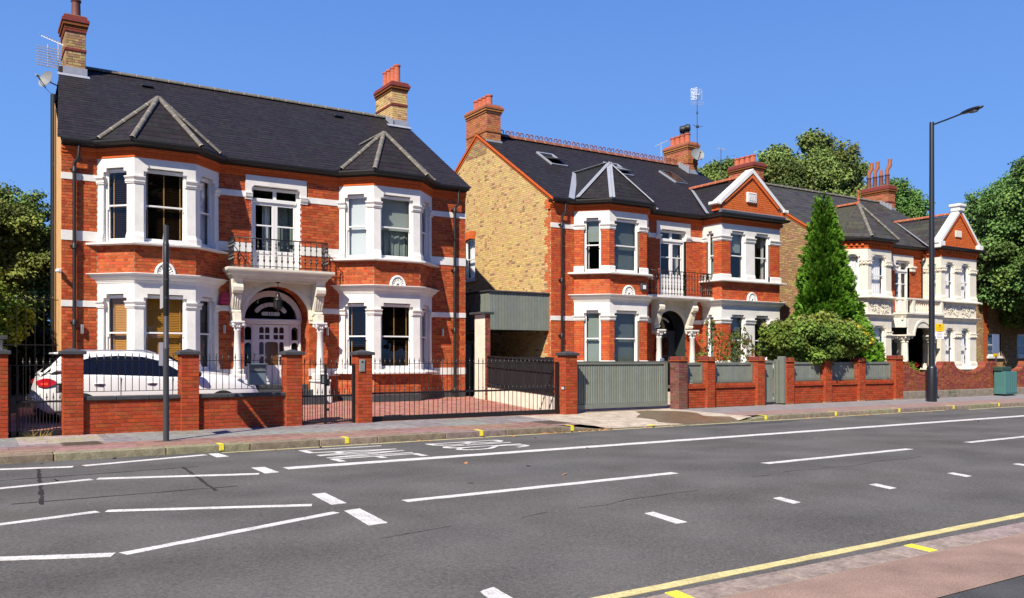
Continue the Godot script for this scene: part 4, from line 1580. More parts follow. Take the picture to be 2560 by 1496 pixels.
func spandrel(house: Node3D, cx: float, x0: float, x1: float, y0: float, y1: float, spring: float, r: float, z: float, m: Material, ornament := true) -> void:
	var sp := MB.new()
	for side in [-1, 1]:
		var poly := PackedVector2Array()
		for i in 19:
			var a := PI * 0.5 * i / 18.0
			poly.append(Vector2(cx + side * r * cos(a), spring + r * sin(a)))
		poly.append(Vector2(cx, y1))
		var xe: float = x0 if side < 0 else x1
		poly.append(Vector2(xe, y1))
		poly.append(Vector2(xe, y0))
		poly.append(Vector2(cx + side * r, y0))
		sp.prism(Transform3D(), poly, z - 0.02, z + 0.03)
	var s := put(sp, "arch_panel", m, house)
	var ring := MB.new()
	var n := 26
	for i in n:
		var a0 := PI * i / n
		var a1 := PI * (i + 1) / n
		for e in [[r - 0.005, r + 0.085, 0.055], [r + 0.085, r + 0.11, 0.042]]:
			var poly := PackedVector2Array([Vector2(cx + e[0] * cos(a0), spring + e[0] * sin(a0)), Vector2(cx + e[1] * cos(a0), spring + e[1] * sin(a0)), Vector2(cx + e[1] * cos(a1), spring + e[1] * sin(a1)), Vector2(cx + e[0] * cos(a1), spring + e[0] * sin(a1))])
			ring.prism(Transform3D(), poly, z - 0.03, z + e[2])
	put(ring, "arch_moulding", m, house)
	if ornament:
		var om := MB.new()
		var r3 := RandomNumberGenerator.new()
		r3.seed = 77
		for side in [-1, 1]:
			for i in 46:
				var a := r3.randf_range(0.16, 1.28)
				var rr := r + 0.16 + r3.randf() * 0.34
				var p := Vector2(cx + side * rr * cos(a), spring + rr * sin(a))
				if p.y > y1 - 0.14 or absf(p.x - cx) > (x1 - x0) * 0.5 - 0.2:
					continue
				var cr := r3.randf_range(0.025, 0.055)
				var a0 := r3.randf() * TAU
				var arc := []
				for q in 9:
					var b := a0 + q * 0.62
					var cc := cr * (1.0 - q * 0.08)
					arc.append(Vector3(p.x + cc * cos(b), p.y + cc * sin(b), z + 0.032))
				om.tube(arc, 0.0085, 5)
		var oo := put(om, "carved_foliage", m, s)
		oo.set_meta("kind", "stuff")


func build_house_left() -> void:
	var h := thing("brick_house", "large detached red brick house at left with two white canted bays and black slate roof", "house", Vector3(7.5, 0.45, -23), "detached houses along the road")
	var xl := 1.96
	var xr := 13.03
	var bricks := []
	var back := MB.new()
	var lp := [Vector2(2.74, -23), Vector2(3.46, -22.26), Vector2(4.88, -22.26), Vector2(5.62, -23)]
	var rp := [Vector2(8.93, -23), Vector2(9.67, -22.26), Vector2(11.11, -22.26), Vector2(11.87, -23)]
	var t := wallf(Vector2(0, -23), Vector2(1, -23))
	var B := {rh = 0.075, ln = 0.225, j = 0.008, pal = "red"}
	var arch := PackedVector2Array([Vector2(6.27, 0.4), Vector2(8.05, 0.4)])
	for i in 25:
		var a := PI * i / 24.0
		arch.append(Vector2(7.16 + 0.89 * cos(a), 2.70 + 0.89 * sin(a)))
	lay(bricks, back, t, [rect(xl, 0.42, 2.74, 6.74)], B)
	lay(bricks, back, t, [rect(5.62, 0.42, 8.93, 6.74), rect(6.47, 3.98, 7.80, 6.28), arch], B)
	lay(bricks, back, t, [rect(11.87, 0.42, xr, 6.74)], B)
	for p in [lp, rp]:
		bay_faces(bricks, back, p, 3.70, 4.38)
		bay_faces(bricks, back, p, 0.55, 1.22)
	# the porch recess
	var rec := MB.new()
	for s in [[Vector2(6.27, -23), Vector2(6.27, -23.5)], [Vector2(8.05, -23.5), Vector2(8.05, -23)]]:
		var tt := wallf(s[1], s[0]) if s[0].x < 7 else wallf(s[0], s[1])
		var tf := fr(Vector3(6.27, 0, -23.0), Vector3(0, 0, -1), Vector3.UP, Vector3(0, 0, -1).cross(Vector3.UP)) if s[0].x < 7 else fr(Vector3(8.05, 0, -23.5), Vector3(0, 0, 1), Vector3.UP, Vector3(0, 0, 1).cross(Vector3.UP))
		lay(bricks, back, tf, [rect(0, 0.42, 0.5, 2.7)], B)
	for i in 24:
		var a0 := PI * i / 24.0
		var a1 := PI * (i + 1) / 24.0
		var p0 := Vector3(7.16 + 0.89 * cos(a0), 2.70 + 0.89 * sin(a0), -23.0)
		var p1 := Vector3(7.16 + 0.89 * cos(a1), 2.70 + 0.89 * sin(a1), -23.0)
		rec.col = PAL.red[i % 12]
		var z := Vector3(0, 0, -0.5)
		rec.quad_o(p0, p1, p1 + z, p0 + z, Vector3(7.16, 2.7, -23.2) - p0)
	rec.col = PAL.red[3]
	rec.wbox(Vector3(6.2, 0.4, -23.7), Vector3(6.375, 3.7, -23.5))
	rec.wbox(Vector3(7.985, 0.4, -23.7), Vector3(8.15, 3.7, -23.5))
	put(rec, "porch_recess", M.brick, h)
	put(back, "wall", M.mortar, h)
	emit(h, "brick", "bricks", bricks, M.brick, 300)
	var full := [Vector2(xl, -23)] + lp + rp + [Vector2(xr, -23)]
	wall_bands(h, [[xl - 0.004, 2.80], [11.81, xr + 0.004]], [[5.93, 6.09], [4.47, 4.71], [2.88, 3.03], [1.14, 1.35]], -23.0, M.white)
	wall_bands(h, [[5.55, 6.34], [7.95, 9.0]], [[5.93, 6.09]], -23.0, M.white)
	wall_bands(h, [[5.55, 6.47], [7.80, 9.0]], [[4.47, 4.71]], -23.0, M.white)
	wall_bands(h, [[5.55, 5.98], [8.30, 9.0]], [[2.88, 3.03]], -23.0, M.white)
	wall_bands(h, [[5.55, 6.27], [8.05, 9.0]], [[1.14, 1.35]], -23.0, M.white)
	var o1 := [[[0.17, 0.82]], [[0.21, 1.21]], [[0.2, 0.86]]]
	var o2 := [[[0.17, 0.84]], [[0.21, 1.22]], [[0.2, 0.88]]]
	bay_storey(h, lp, o1, LV_UP, {dress = ["dark", "dark", "white"]}, bricks)
	bay_storey(h, lp, o1, LV_DN, {dress = ["gold", "gold", "grey"]}, bricks)
	bay_storey(h, rp, o2, LV_UP, {dress = ["white", "white_half", "grey"]}, bricks)
	bay_storey(h, rp, o2, LV_DN, {dress = ["darker", "darker", "grey"]}, bricks)
	for p in [lp, rp]:
		cornice(h, p, 3.46, 3.705, 0.19, M.white)
	var pl := MB.new()
	pl.sweep(full.slice(0, 5), [Vector2(-0.05, 0.3), Vector2(0.03, 0.3), Vector2(0.03, 0.6), Vector2(0.0, 0.63), Vector2(-0.05, 0.63)])
	pl.sweep(full.slice(5, 10), [Vector2(-0.05, 0.3), Vector2(0.03, 0.3), Vector2(0.03, 0.6), Vector2(0.0, 0.63), Vector2(-0.05, 0.63)])
	put(pl, "plinth", M.cap_slate, h)
	corbel(h, full, 6.49, 6.73)
	gutter(h, full, 6.87)
	shell_ornament(h, t * Transform3D(Basis(), Vector3(0, 0, 0.74)), 4.16, 3.70, 0.25, M.white)
	shell_ornament(h, t * Transform3D(Basis(), Vector3(0, 0, 0.74)), 10.39, 3.70, 0.25, M.white)
	# centre window and its surround
	var su := MB.new()
	var sw := wallf(Vector2(0, -23), Vector2(1, -23))
	su.prism(sw, PackedVector2Array([Vector2(6.31, 6.03), Vector2(6.31, 6.53), Vector2(7.98, 6.53), Vector2(7.98, 6.03), Vector2(7.80, 6.03), Vector2(7.80, 6.19), Vector2(7.73, 6.27), Vector2(6.54, 6.27), Vector2(6.47, 6.19), Vector2(6.47, 6.03)]), -0.12, 0.035)
	for x in [[6.27, 6.50], [7.77, 8.02]]:
		su.sweep([Vector2(x[0] + 0.03, -23), Vector2(x[1] - 0.01, -23)], [Vector2(-0.1, 5.88), Vector2(0.03, 5.88), Vector2(0.035, 5.93), Vector2(0.06, 5.95), Vector2(0.075, 6.01), Vector2(0.085, 6.03), Vector2(0.085, 6.06), Vector2(-0.1, 6.06)])
	su.prism(sw, rect(6.42, 3.98, 6.475, 5.9), -0.14, 0.002)
	su.prism(sw, rect(7.795, 3.98, 7.85, 5.9), -0.14, 0.002)
	put(su, "door_surround", M.white, h)
	french_door(h, sw, 6.47, 7.80, 3.98, 6.25, 5.90, 4.55, -0.10, "half")
	# balcony
	var ba := MB.new()
	var bp := [Vector2(5.86, -22.99), Vector2(5.86, -22.55), Vector2(8.42, -22.55), Vector2(8.42, -22.99)]
	ba.sweep(bp, [Vector2(-0.3, 3.74), Vector2(0.0, 3.74), Vector2(0.02, 3.80), Vector2(0.08, 3.83), Vector2(0.10, 3.89), Vector2(0.15, 3.92), Vector2(0.16, 3.95), Vector2(0.16, 4.0), Vector2(-0.3, 4.01)])
	ba.wbox(Vector3(5.95, 3.76, -23.0), Vector3(8.33, 4.005, -22.6))
	ba.wbox(Vector3(5.92, 3.68, -22.99), Vector3(8.36, 3.745, -22.62))
	put(ba, "balcony", M.cream, h)
	balcony_rail(h, 5.87, 8.41, -22.50, -22.97, 4.005, 4.78)
	spandrel(h, 7.16, 5.93, 8.36, 2.60, 3.70, 2.70, 0.89, -23.0, M.cream)
	for x in [[5.88, 6.14], [8.12, 8.38]]:
		scroll_bracket(h, x[0], x[1], -22.965, 2.82, 3.74, 0.42, M.cream)
		var nb := MB.new()
		nb.wbox(Vector3(x[0] + 0.03, 2.60, -22.97), Vector3(x[1] - 0.03, 2.83, -22.62), 0.01)
		put(nb, "bracket_block", M.cream, h)
		var cx: float = (x[0] + x[1]) * 0.5
		column(h, cx, -22.66, 1.22, 2.61, 0.085, M.white, 0.22)
		var pb := MB.new()
		pb.wbox(Vector3(cx - 0.24, 0.42, -22.9), Vector3(cx + 0.24, 0.62, -22.36), 0.01)
		pb.wbox(Vector3(cx - 0.21, 0.62, -22.88), Vector3(cx + 0.21, 1.02, -22.41), 0.015)
		pb.wbox(Vector3(cx - 0.24, 0.98, -22.9), Vector3(cx + 0.24, 1.05, -22.38), 0.02)
		pb.wbox(Vector3(cx - 0.18, 1.05, -22.84), Vector3(cx + 0.18, 1.225, -22.46), 0.03)
		put(pb, "plinth_block", M.white, h)
	# front door
	front_door_left(h)
	for q in [[2.40, 2.34], [5.75, 2.40], [8.56, 2.39], [12.2, 2.42]]:
		wall_lamp(h, q[0], q[1], -23.0)
	downpipe(h, 2.23, -22.90, 0.5, 6.3, 6.78)
	downpipe(h, 12.60, -22.90, 0.5, 6.2, 6.78)
	# left flank
	var fl := MB.new()
	fl.quad_o(Vector3(xl, 0.3, -23.0), Vector3(1.99, 0.3, -25.3), Vector3(1.99, 8.4, -25.3), Vector3(xl, 6.8, -23.0), Vector3.LEFT)
	fl.quad_o(Vector3(1.99, 0.3, -25.3), Vector3(2.35, 0.3, -27.75), Vector3(2.35, 10.0, -27.75), Vector3(1.99, 8.4, -25.3), Vector3.LEFT)
	fl.quad_o(Vector3(2.35, 0.3, -27.75), Vector3(2.95, 0.3, -32.6), Vector3(2.95, 6.8, -32.6), Vector3(2.35, 10.0, -27.75), Vector3.LEFT)
	put(fl, "flank_wall", M.tan_render, h)
	var sp := MB.new()
	sp.tube([Vector3(1.97, 0.5, -25.2), Vector3(1.97, 8.5, -25.2)], 0.075, 10)
	sp.tube([Vector3(1.985, 0.5, -24.6), Vector3(1.985, 8.0, -24.6)], 0.03, 8)
	for y in [1.5, 3.3, 5.1, 6.6]:
		sp.lathe(Transform3D(Basis(), Vector3(1.99, y, -25.2)), [Vector2(0.06, 0), Vector2(0.085, 0.01), Vector2(0.085, 0.12), Vector2(0.06, 0.13)], 10)
	put(sp, "soil_pipe", M.gutter, h)
	shell(h, xl + 0.5, xr, -23.0, -32.6, 0.3, 6.78, -27.75, 10.0, M.mortar_dark, true)
	# roof
	var slates := []
	var bed := MB.new()
	roof_face(slates, bed, [Vector3(1.86, 6.87, -22.79), Vector3(xr + 0.1, 6.87, -22.79), Vector3(xr + 0.1, 10.06, -27.75), Vector3(2.30, 10.06, -27.75)], "slate")
	bed.quad_o(Vector3(2.30, 10.06, -27.75), Vector3(xr + 0.1, 10.06, -27.75), Vector3(xr + 0.1, 6.8, -32.8), Vector3(2.9, 6.8, -32.8), Vector3.UP)
	bay_roof(h, slates, bed, lp, 0.0, 8.24, "slate", "tile")
	bay_roof(h, slates, bed, rp, 0.0, 8.24, "slate", "tile")
	put(bed, "roof", M.slate_bed, h)
	emit(h, "slate", "slates", slates, M.slate, 300, 0.002)
	half_tiles(h, Vector3(3.0, 10.08, -27.75), Vector3(12.55, 10.08, -27.75), 0.085, 0.45, M.ridge_grey, M.ridge_mortar)
	for q in [[4.55, -27.1], [10.5, -27.15]]:
		var vt := MB.new()
		var y: float = 6.87 + (-22.79 - q[1]) * 0.6444
		vt.box(Transform3D(Basis(Vector3.RIGHT, 0.57), Vector3(q[0], y + 0.03, q[1])), Vector3(-0.16, 0, -0.1), Vector3(0.16, 0.07, 0.12), 0.02)
		put(vt, "roof_vent", M.gutter, h)
	var cb := []
	var c1 := chimney(h, cb, 2.43, 2.93, -27.2, -28.4, 9.3, 11.0, 11.38, "stock_dull", "old", [10.38, 10.92], "", 99, "mortar")
	chimney_pot(h, Vector3(2.73, 11.38, -27.6), 0.60, 0.125, M.pot_dark)
	var c2 := chimney(h, cb, 12.50, 13.06, -27.2, -28.6, 9.6, 10.93, 11.24, "stock", "old", [10.42], "", 99, "mortar")
	for i in 4:
		chimney_pot(h, Vector3(12.8, 11.24, -27.45 - i * 0.32), 0.68, 0.11, M.pot)
	emit(c1, "brick", "bricks", cb, M.brick, 300)
	for q in [[2.36, 2.98, 9.66, 0.24, -27.17], [12.42, 13.1, 9.7, 0.22, -27.17]]:
		var fm := MB.new()
		fm.wbox(Vector3(q[0], q[2], q[4] - 0.02), Vector3(q[1], q[2] + q[3], q[4] + 0.015), 0.004)
		fm.box(Transform3D(Basis(Vector3.RIGHT, 0.572), Vector3(0, q[2], q[4] + 0.02)), Vector3(q[0] - 0.15, 0.01, 0), Vector3(q[1] + 0.05, 0.035, 0.2), 0.003)
		put(fm, "flashing", M.lead, h)
	# stepped side flashing on the right stack
	var sf := MB.new()
	for i in 6:
		var z := -28.3 + i * 0.2
		sf.wbox(Vector3(12.47, 9.55 + i * 0.02, z), Vector3(12.50, 10.16 - absf(-27.75 - z) * 0.55, z + 0.19), 0.0)
	put(sf, "step_flashing", M.lead, h)


func arched_poly(u0: float, u1: float, v0: float, v1: float, rise: float) -> PackedVector2Array:
	var p := PackedVector2Array([Vector2(u0, v0), Vector2(u1, v0)])
	var w := (u1 - u0) * 0.5
	for i in 11:
		var a := PI * i / 10.0
		p.append(Vector2((u0 + u1) * 0.5 + w * cos(a), v1 - rise + rise * sin(a)))
	return p


func front_door_left(h: Node3D) -> void:
	var t := wallf(Vector2(0, -23.5), Vector2(1, -23.5))
	var d := MB.new()
	# outer frame: jambs, transom beam and the arched head
	d.box(t, Vector3(6.37, 0.9, -0.12), Vector3(6.42, 2.72, 0.03), 0.006)
	d.box(t, Vector3(7.93, 0.9, -0.12), Vector3(7.99, 2.72, 0.03), 0.006)
	d.box(t, Vector3(6.37, 2.58, -0.12), Vector3(7.99, 2.72, 0.05), 0.01)
	d.box(t, Vector3(6.35, 2.66, 0.03), Vector3(8.0, 2.71, 0.08), 0.01)
	var n := 24
	for i in n:
		var a0 := PI * i / n
		var a1 := PI * (i + 1) / n
		var poly := PackedVector2Array()
		for q in [[0.73, 0.63, a0], [0.86, 0.79, a0], [0.86, 0.79, a1], [0.73, 0.63, a1]]:
			poly.append(Vector2(7.15 + q[0] * cos(q[2]), 2.71 + q[1] * sin(q[2])))
		d.prism(t, poly, -0.1, 0.03)
	var f := put(d, "door_frame", M.joinery, h)
	var fan := MB.new()
	fan.prism(t, arched_poly(6.40, 7.90, 2.71, 3.36, 0.64), -0.06, -0.045)
	put(fan, "fanlight", M.black_glass, f)
	var fr2 := MB.new()
	for i in 14:
		var a0 := lerpf(0.66, PI - 0.66, i / 14.0)
		var a1 := lerpf(0.66, PI - 0.66, (i + 1) / 14.0)
		var poly := PackedVector2Array()
		for q in [[0.40, a0], [0.515, a0], [0.515, a1], [0.40, a1]]:
			poly.append(Vector2(7.155 + q[0] * cos(q[1]) * 1.06, 2.665 + q[0] * sin(q[1])))
		fr2.prism(t, poly, -0.044, -0.04)
	for s in [0.66, PI - 0.66]:
		var poly := PackedVector2Array()
		for i in 12:
			var a := TAU * i / 12
			poly.append(Vector2(7.155 + 0.4575 * cos(s) * 1.06 + 0.058 * cos(a), 2.665 + 0.4575 * sin(s) + 0.058 * sin(a)))
		fr2.prism(t, poly, -0.044, -0.0405)
	var pill := PackedVector2Array()
	for i in 9:
		var a := -PI * 0.5 + PI * i / 8
		pill.append(Vector2(7.36 + 0.052 * cos(a), 2.865 + 0.052 * sin(a)))
	for i in 9:
		var a := PI * 0.5 + PI * i / 8
		pill.append(Vector2(6.95 + 0.052 * cos(a), 2.865 + 0.052 * sin(a)))
	fr2.prism(t, pill, -0.044, -0.04)
	put(fr2, "frosted_light", M.frosted, f)
	var bars := MB.new()
	for x in [7.085, 7.155, 7.225]:
		bars.box(t, Vector3(x - 0.006, 2.80, -0.04), Vector3(x + 0.006, 2.93, -0.034))
	for a in [1.18, 1.42, 1.72, 1.96]:
		bars.tube([t * Vector3(7.155 + 0.4 * cos(a) * 1.06, 2.665 + 0.4 * sin(a), -0.037), t * Vector3(7.155 + 0.515 * cos(a) * 1.06, 2.665 + 0.515 * sin(a), -0.037)], 0.005, 5)
	put(bars, "glazing_bar", M.iron, f)
	# side lights
	for s in [[6.42, 6.64], [7.69, 7.93]]:
		var sm := MB.new()
		sm.box(t, Vector3(s[0], 0.9, -0.10), Vector3(s[1], 2.58, -0.03), 0.004)
		sm.box(t, Vector3(s[0] if s[0] > 7 else s[1] - 0.03, 0.9, -0.03), Vector3((s[0] + 0.03) if s[0] > 7 else s[1], 2.58, 0.0), 0.004)
		var sl := put(sm, "side_light", M.joinery, h)
		var o := 0.015 if s[0] < 7 else 0.045
		for q in [[2.14, 2.50], [1.42, 2.07]]:
			var g := MB.new()
			g.prism(t, arched_poly(s[0] + o, s[0] + o + 0.175, q[0], q[1], 0.08), -0.03, -0.027)
			put(g, "pane", M.black_glass, sl)
	# door leaf
	var lf := MB.new()
	lf.box(t, Vector3(6.65, 0.92, -0.09), Vector3(7.68, 2.57, -0.02), 0.004)
	lf.box(t, Vector3(6.80, 1.0, -0.02), Vector3(7.10, 1.36, -0.006), 0.006)
	lf.box(t, Vector3(7.24, 1.0, -0.02), Vector3(7.54, 1.36, -0.006), 0.006)
	var door := put(lf, "front_door", M.joinery, h)
	for x in [6.83, 6.99, 7.227, 7.387]:
		for q in [[2.33, 2.50, 0.06], [2.16, 2.285, 0.0]]:
			var g := MB.new()
			g.prism(t, arched_poly(x, x + 0.122, q[0], q[1], q[2]) if q[2] > 0 else rect(x, q[0], x + 0.122, q[1]), -0.02, -0.016)
			put(g, "pane", M.brown_glass, door)
	for x in [6.83, 7.387]:
		for q in [[1.74, 2.09, 0.06], [1.45, 1.69, 0.0]]:
			var g := MB.new()
			g.prism(t, arched_poly(x, x + 0.122, q[0], q[1], q[2]) if q[2] > 0 else rect(x, q[0], x + 0.122, q[1]), -0.02, -0.016)
			put(g, "pane", M.brown_glass, door)
	var big := MB.new()
	big.prism(t, PackedVector2Array([Vector2(6.99, 1.45), Vector2(7.35, 1.45), Vector2(7.35, 2.02), Vector2(7.33, 2.07), Vector2(7.28, 2.09), Vector2(7.06, 2.09), Vector2(7.01, 2.07), Vector2(6.99, 2.02)]), -0.02, -0.016)
	put(big, "pane", M.amber_glass, door)
	var kn := MB.new()
	kn.lathe(Transform3D(Basis(Vector3.RIGHT, PI * 0.5), t * Vector3(6.73, 1.72, -0.02)), [Vector2(0.02, 0), Vector2(0.03, 0.03), Vector2(0.03, 0.05), Vector2(0, 0.06)], 10)
	put(kn, "door_knob", M.steel, door)
	var st := MB.new()
	st.wbox(Vector3(6.1, 0.3, -23.5), Vector3(8.25, 0.62, -22.1), 0.01)
	st.wbox(Vector3(6.28, 0.62, -23.5), Vector3(8.04, 0.78, -22.6), 0.01)
	st.wbox(Vector3(6.28, 0.78, -23.6), Vector3(8.04, 0.92, -23.0), 0.01)
	put(st, "step", M.cap_slate, h)


# a gabled roof over a square bay: gable wall in front, two slopes running back into the main roof
func gable_roof(house: Node3D, bricks: Array, slates: Array, bed: MB, x0: float, x1: float, z: float, dy: float, knee: float, apex: float, pal: String, rh: float, ln: float, coping: Material, over := 0.12) -> void:
	var cx := (x0 + x1) * 0.5
	var t := wallf(Vector2(x0, z), Vector2(x1, z))
	var w := x1 - x0
	var back := MB.new()
	lay(bricks, back, t, [PackedVector2Array([Vector2(0, 6.9 + dy), Vector2(w, 6.9 + dy), Vector2(w, knee), Vector2(w * 0.5, apex), Vector2(0, knee)])], {rh = 0.075, ln = 0.225, j = 0.008, pal = "rubbed"})
	put(back, "gable_wall", M.mortar, house)
	var q := apex - 0.1
	var zr := -22.8 - (q - 6.86 - dy) / 0.6444
	var ye := 6.9 + dy
	var l := Vector3(x0 - 0.02, ye, z - 0.06)
	var lb := Vector3(x0 - 0.02, ye, -22.8)
	var rr := Vector3(x1 + 0.02, ye, z - 0.06)
	var rb := Vector3(x1 + 0.02, ye, -22.8)
	var pf := Vector3(cx, q, z - 0.06)
	var pb := Vector3(cx, q, zr)
	roof_face(slates, bed, [lb, l, pf, pb], pal, rh, ln)
	roof_face(slates, bed, [rr, rb, pb, pf], pal, rh, ln)
	# copings
	for s in [-1, 1]:
		var foot := Vector2(cx + s * (w * 0.5 + over), knee - 0.10)
		var top := Vector2(cx, apex + 0.03)
		var e := (top - foot).normalized()
		var n := Vector2(-e.y, e.x) * (1.0 if s < 0 else -1.0)
		var mb := MB.new()
		mb.prism(Transform3D(Basis(), Vector3(0, 0, z)), PackedVector2Array([foot, foot + n * 0.13, top + Vector2(0, 0.16), top + Vector2(0, 0.0)]), -0.28, 0.09)
		mb.wbox(Vector3(minf(foot.x, foot.x + s * 0.25) - 0.02, knee - 0.13, z - 0.28), Vector3(maxf(foot.x, foot.x + s * 0.25) + 0.02, knee - 0.02, z + 0.12), 0.015)
		put(mb, "coping", coping, house)
		var cb := MB.new()
		cb.col = PAL.rubbed[4]
		var i2 := n * -0.10
		cb.prism(Transform3D(Basis(), Vector3(0, 0, z)), PackedVector2Array([foot + i2 + e * 0.25, foot + e * 0.25, top, top + Vector2(0, -0.17)]), -0.02, 0.06)
		put(cb, "brick_corbel", M.brick, house)
		var kb := MB.new()
		kb.col = PAL.rubbed[2]
		kb.wbox(Vector3(foot.x - 0.13 if s < 0 else foot.x - 0.06, 6.95 + dy, z - 0.25), Vector3(foot.x + 0.06 if s < 0 else foot.x + 0.13, knee - 0.12, z + 0.04), 0.01)
		put(kb, "kneeler", M.brick, house)
	half_tiles(house, pf + Vector3(0, 0.05, -0.2), pb + Vector3(0, 0.05, -0.1), 0.10, 0.36, M.terracotta, M.ridge_mortar)
	flashing(house, lb + Vector3(0, 0.05, 0.1), pb + Vector3(0, 0.05, 0), Vector3(1, 0, 0), Vector3(-0.4, 0.8, 0.5), 0.2, M.lead, "valley_flashing")


func gable_verge(house: Node3D, x: float, zf: float, yf: float, zr: float, yr: float, zb: float, yb: float) -> void:
	for s in [[Vector3(x, yf, zf), Vector3(x, yr, zr)], [Vector3(x, yb, zb), Vector3(x, yr, zr)]]:
		for k in 2:
			var mb := MB.new()
			mb.col = PAL.rubbed[k * 3]
			var a: Vector3 = s[0]
			var b: Vector3 = s[1]
			var d := 0.03 + 0.04 * (1 - k)
			var lo := -0.10 - 0.09 * k
			for e in [[lo, lo + 0.085]]:
				var p := [a + Vector3(-d, e[0], 0), a + Vector3(-d, e[1], 0), b + Vector3(-d, e[1], 0), b + Vector3(-d, e[0], 0)]
				mb.quad_o(p[0], p[1], p[2], p[3], Vector3.LEFT)
				var r := Vector3(d + 0.02, 0, 0)
				mb.quad_o(p[1], p[1] + r, p[2] + r, p[2], Vector3.UP)
				mb.quad_o(p[0], p[0] + r, p[3] + r, p[3], Vector3.DOWN)
				mb.quad_o(p[0], p[1], p[1] + r, p[0] + r, Vector3.BACK)
			put(mb, "brick_verge", M.brick, house)


func crest_tiles(house: Node3D, a: Vector3, b: Vector3) -> void:
	var d := b - a
	var k := roundi(d.length() / 0.46)
	var e := d.normalized()
	for i in k:
		var mb := MB.new()
		var p := a + d * (float(i) / k) + e * 0.008
		var q := a + d * (float(i + 1) / k) - e * 0.008
		var hw := Vector3(0, 0, 0.13)
		var dn := Vector3(0, -0.12, 0)
		var up := Vector3(0, 0.02, 0)
		mb.quad_o(p + hw + dn, q + hw + dn, q + up, p + up, Vector3(0, 1, 1))
		mb.quad_o(p - hw + dn, q - hw + dn, q + up, p + up, Vector3(0, 1, -1))
		mb.tri_o(p + hw + dn, p - hw + dn, p + up, -e)
		mb.tri_o(q + hw + dn, q - hw + dn, q + up, e)
		for s in 2:
			var c := p.lerp(q, 0.27 + 0.46 * s) + Vector3(0, 0.085, 0)
			var ring := []
			for j in 11:
				var an := -0.6 + (PI + 1.2) * j / 10.0
				ring.append(c + e * (0.075 * cos(an)) + Vector3(0, 0.075 * sin(an), 0))
			mb.tube(ring, 0.021, 6)
		put(mb, "crest_tile", M.crest, house)
		var jm := MB.new()
		jm.quad_o(q + hw * 1.04 + dn - e * 0.012, q + hw * 1.04 + dn + e * 0.02, q + up * 1.2 + e * 0.02, q + up * 1.2 - e * 0.012, Vector3(0, 1, 1))
		put(jm, "pointing", M.ridge_mortar, house)


func skylight(house: Node3D, x0: float, x1: float, z0: float, z1: float, open: float) -> void:
	var y := func(z): return 6.87 + (-22.79 - z) * 0.6444 + 0.02
	var a := Vector3(x0, y.call(z0), z0)
	var b := Vector3(x1, y.call(z0), z0)
	var t := slope_frame(a, b, Vector3(x0, y.call(z1), z1))
	var w := x1 - x0
	var h := to_uv(t, Vector3(x0, y.call(z1), z1)).y
	var f := MB.new()
	for s in [[0, 0, w, 0.07], [0, h - 0.07, w, h], [0, 0.07, 0.07, h - 0.07], [w - 0.07, 0.07, w, h - 0.07]]:
		f.box(t, Vector3(s[0], s[1], -0.02), Vector3(s[2], s[3], 0.07), 0.008)
	var o := put(f, "skylight", M.lead, house)
	var dk := MB.new()
	dk.box(t, Vector3(0.07, 0.07, -0.02), Vector3(w - 0.07, h - 0.07, -0.005))
	put(dk, "dark_opening", M.dark_room, o)
	var sf := MB.new()
	var ts := t * Transform3D(Basis(Vector3.RIGHT, -open), Vector3(0, h * 0.5, 0.06))
	for s in [[0.04, -h * 0.48, w - 0.04, -h * 0.48 + 0.06], [0.04, h * 0.42, w - 0.04, h * 0.48], [0.04, -h * 0.42, 0.10, h * 0.42], [w - 0.10, -h * 0.42, w - 0.04, h * 0.42]]:
		sf.box(ts, Vector3(s[0], s[1], 0), Vector3(s[2], s[3], 0.05), 0.006)
	put(sf, "skylight_sash", M.cap_slate, o)
	var g := MB.new()
	g.box(ts, Vector3(0.10, -h * 0.42, 0.02), Vector3(w - 0.10, h * 0.42, 0.03))
	put(g, "pane", M.green_glow if open > 0.0 else M.black_glass, o)


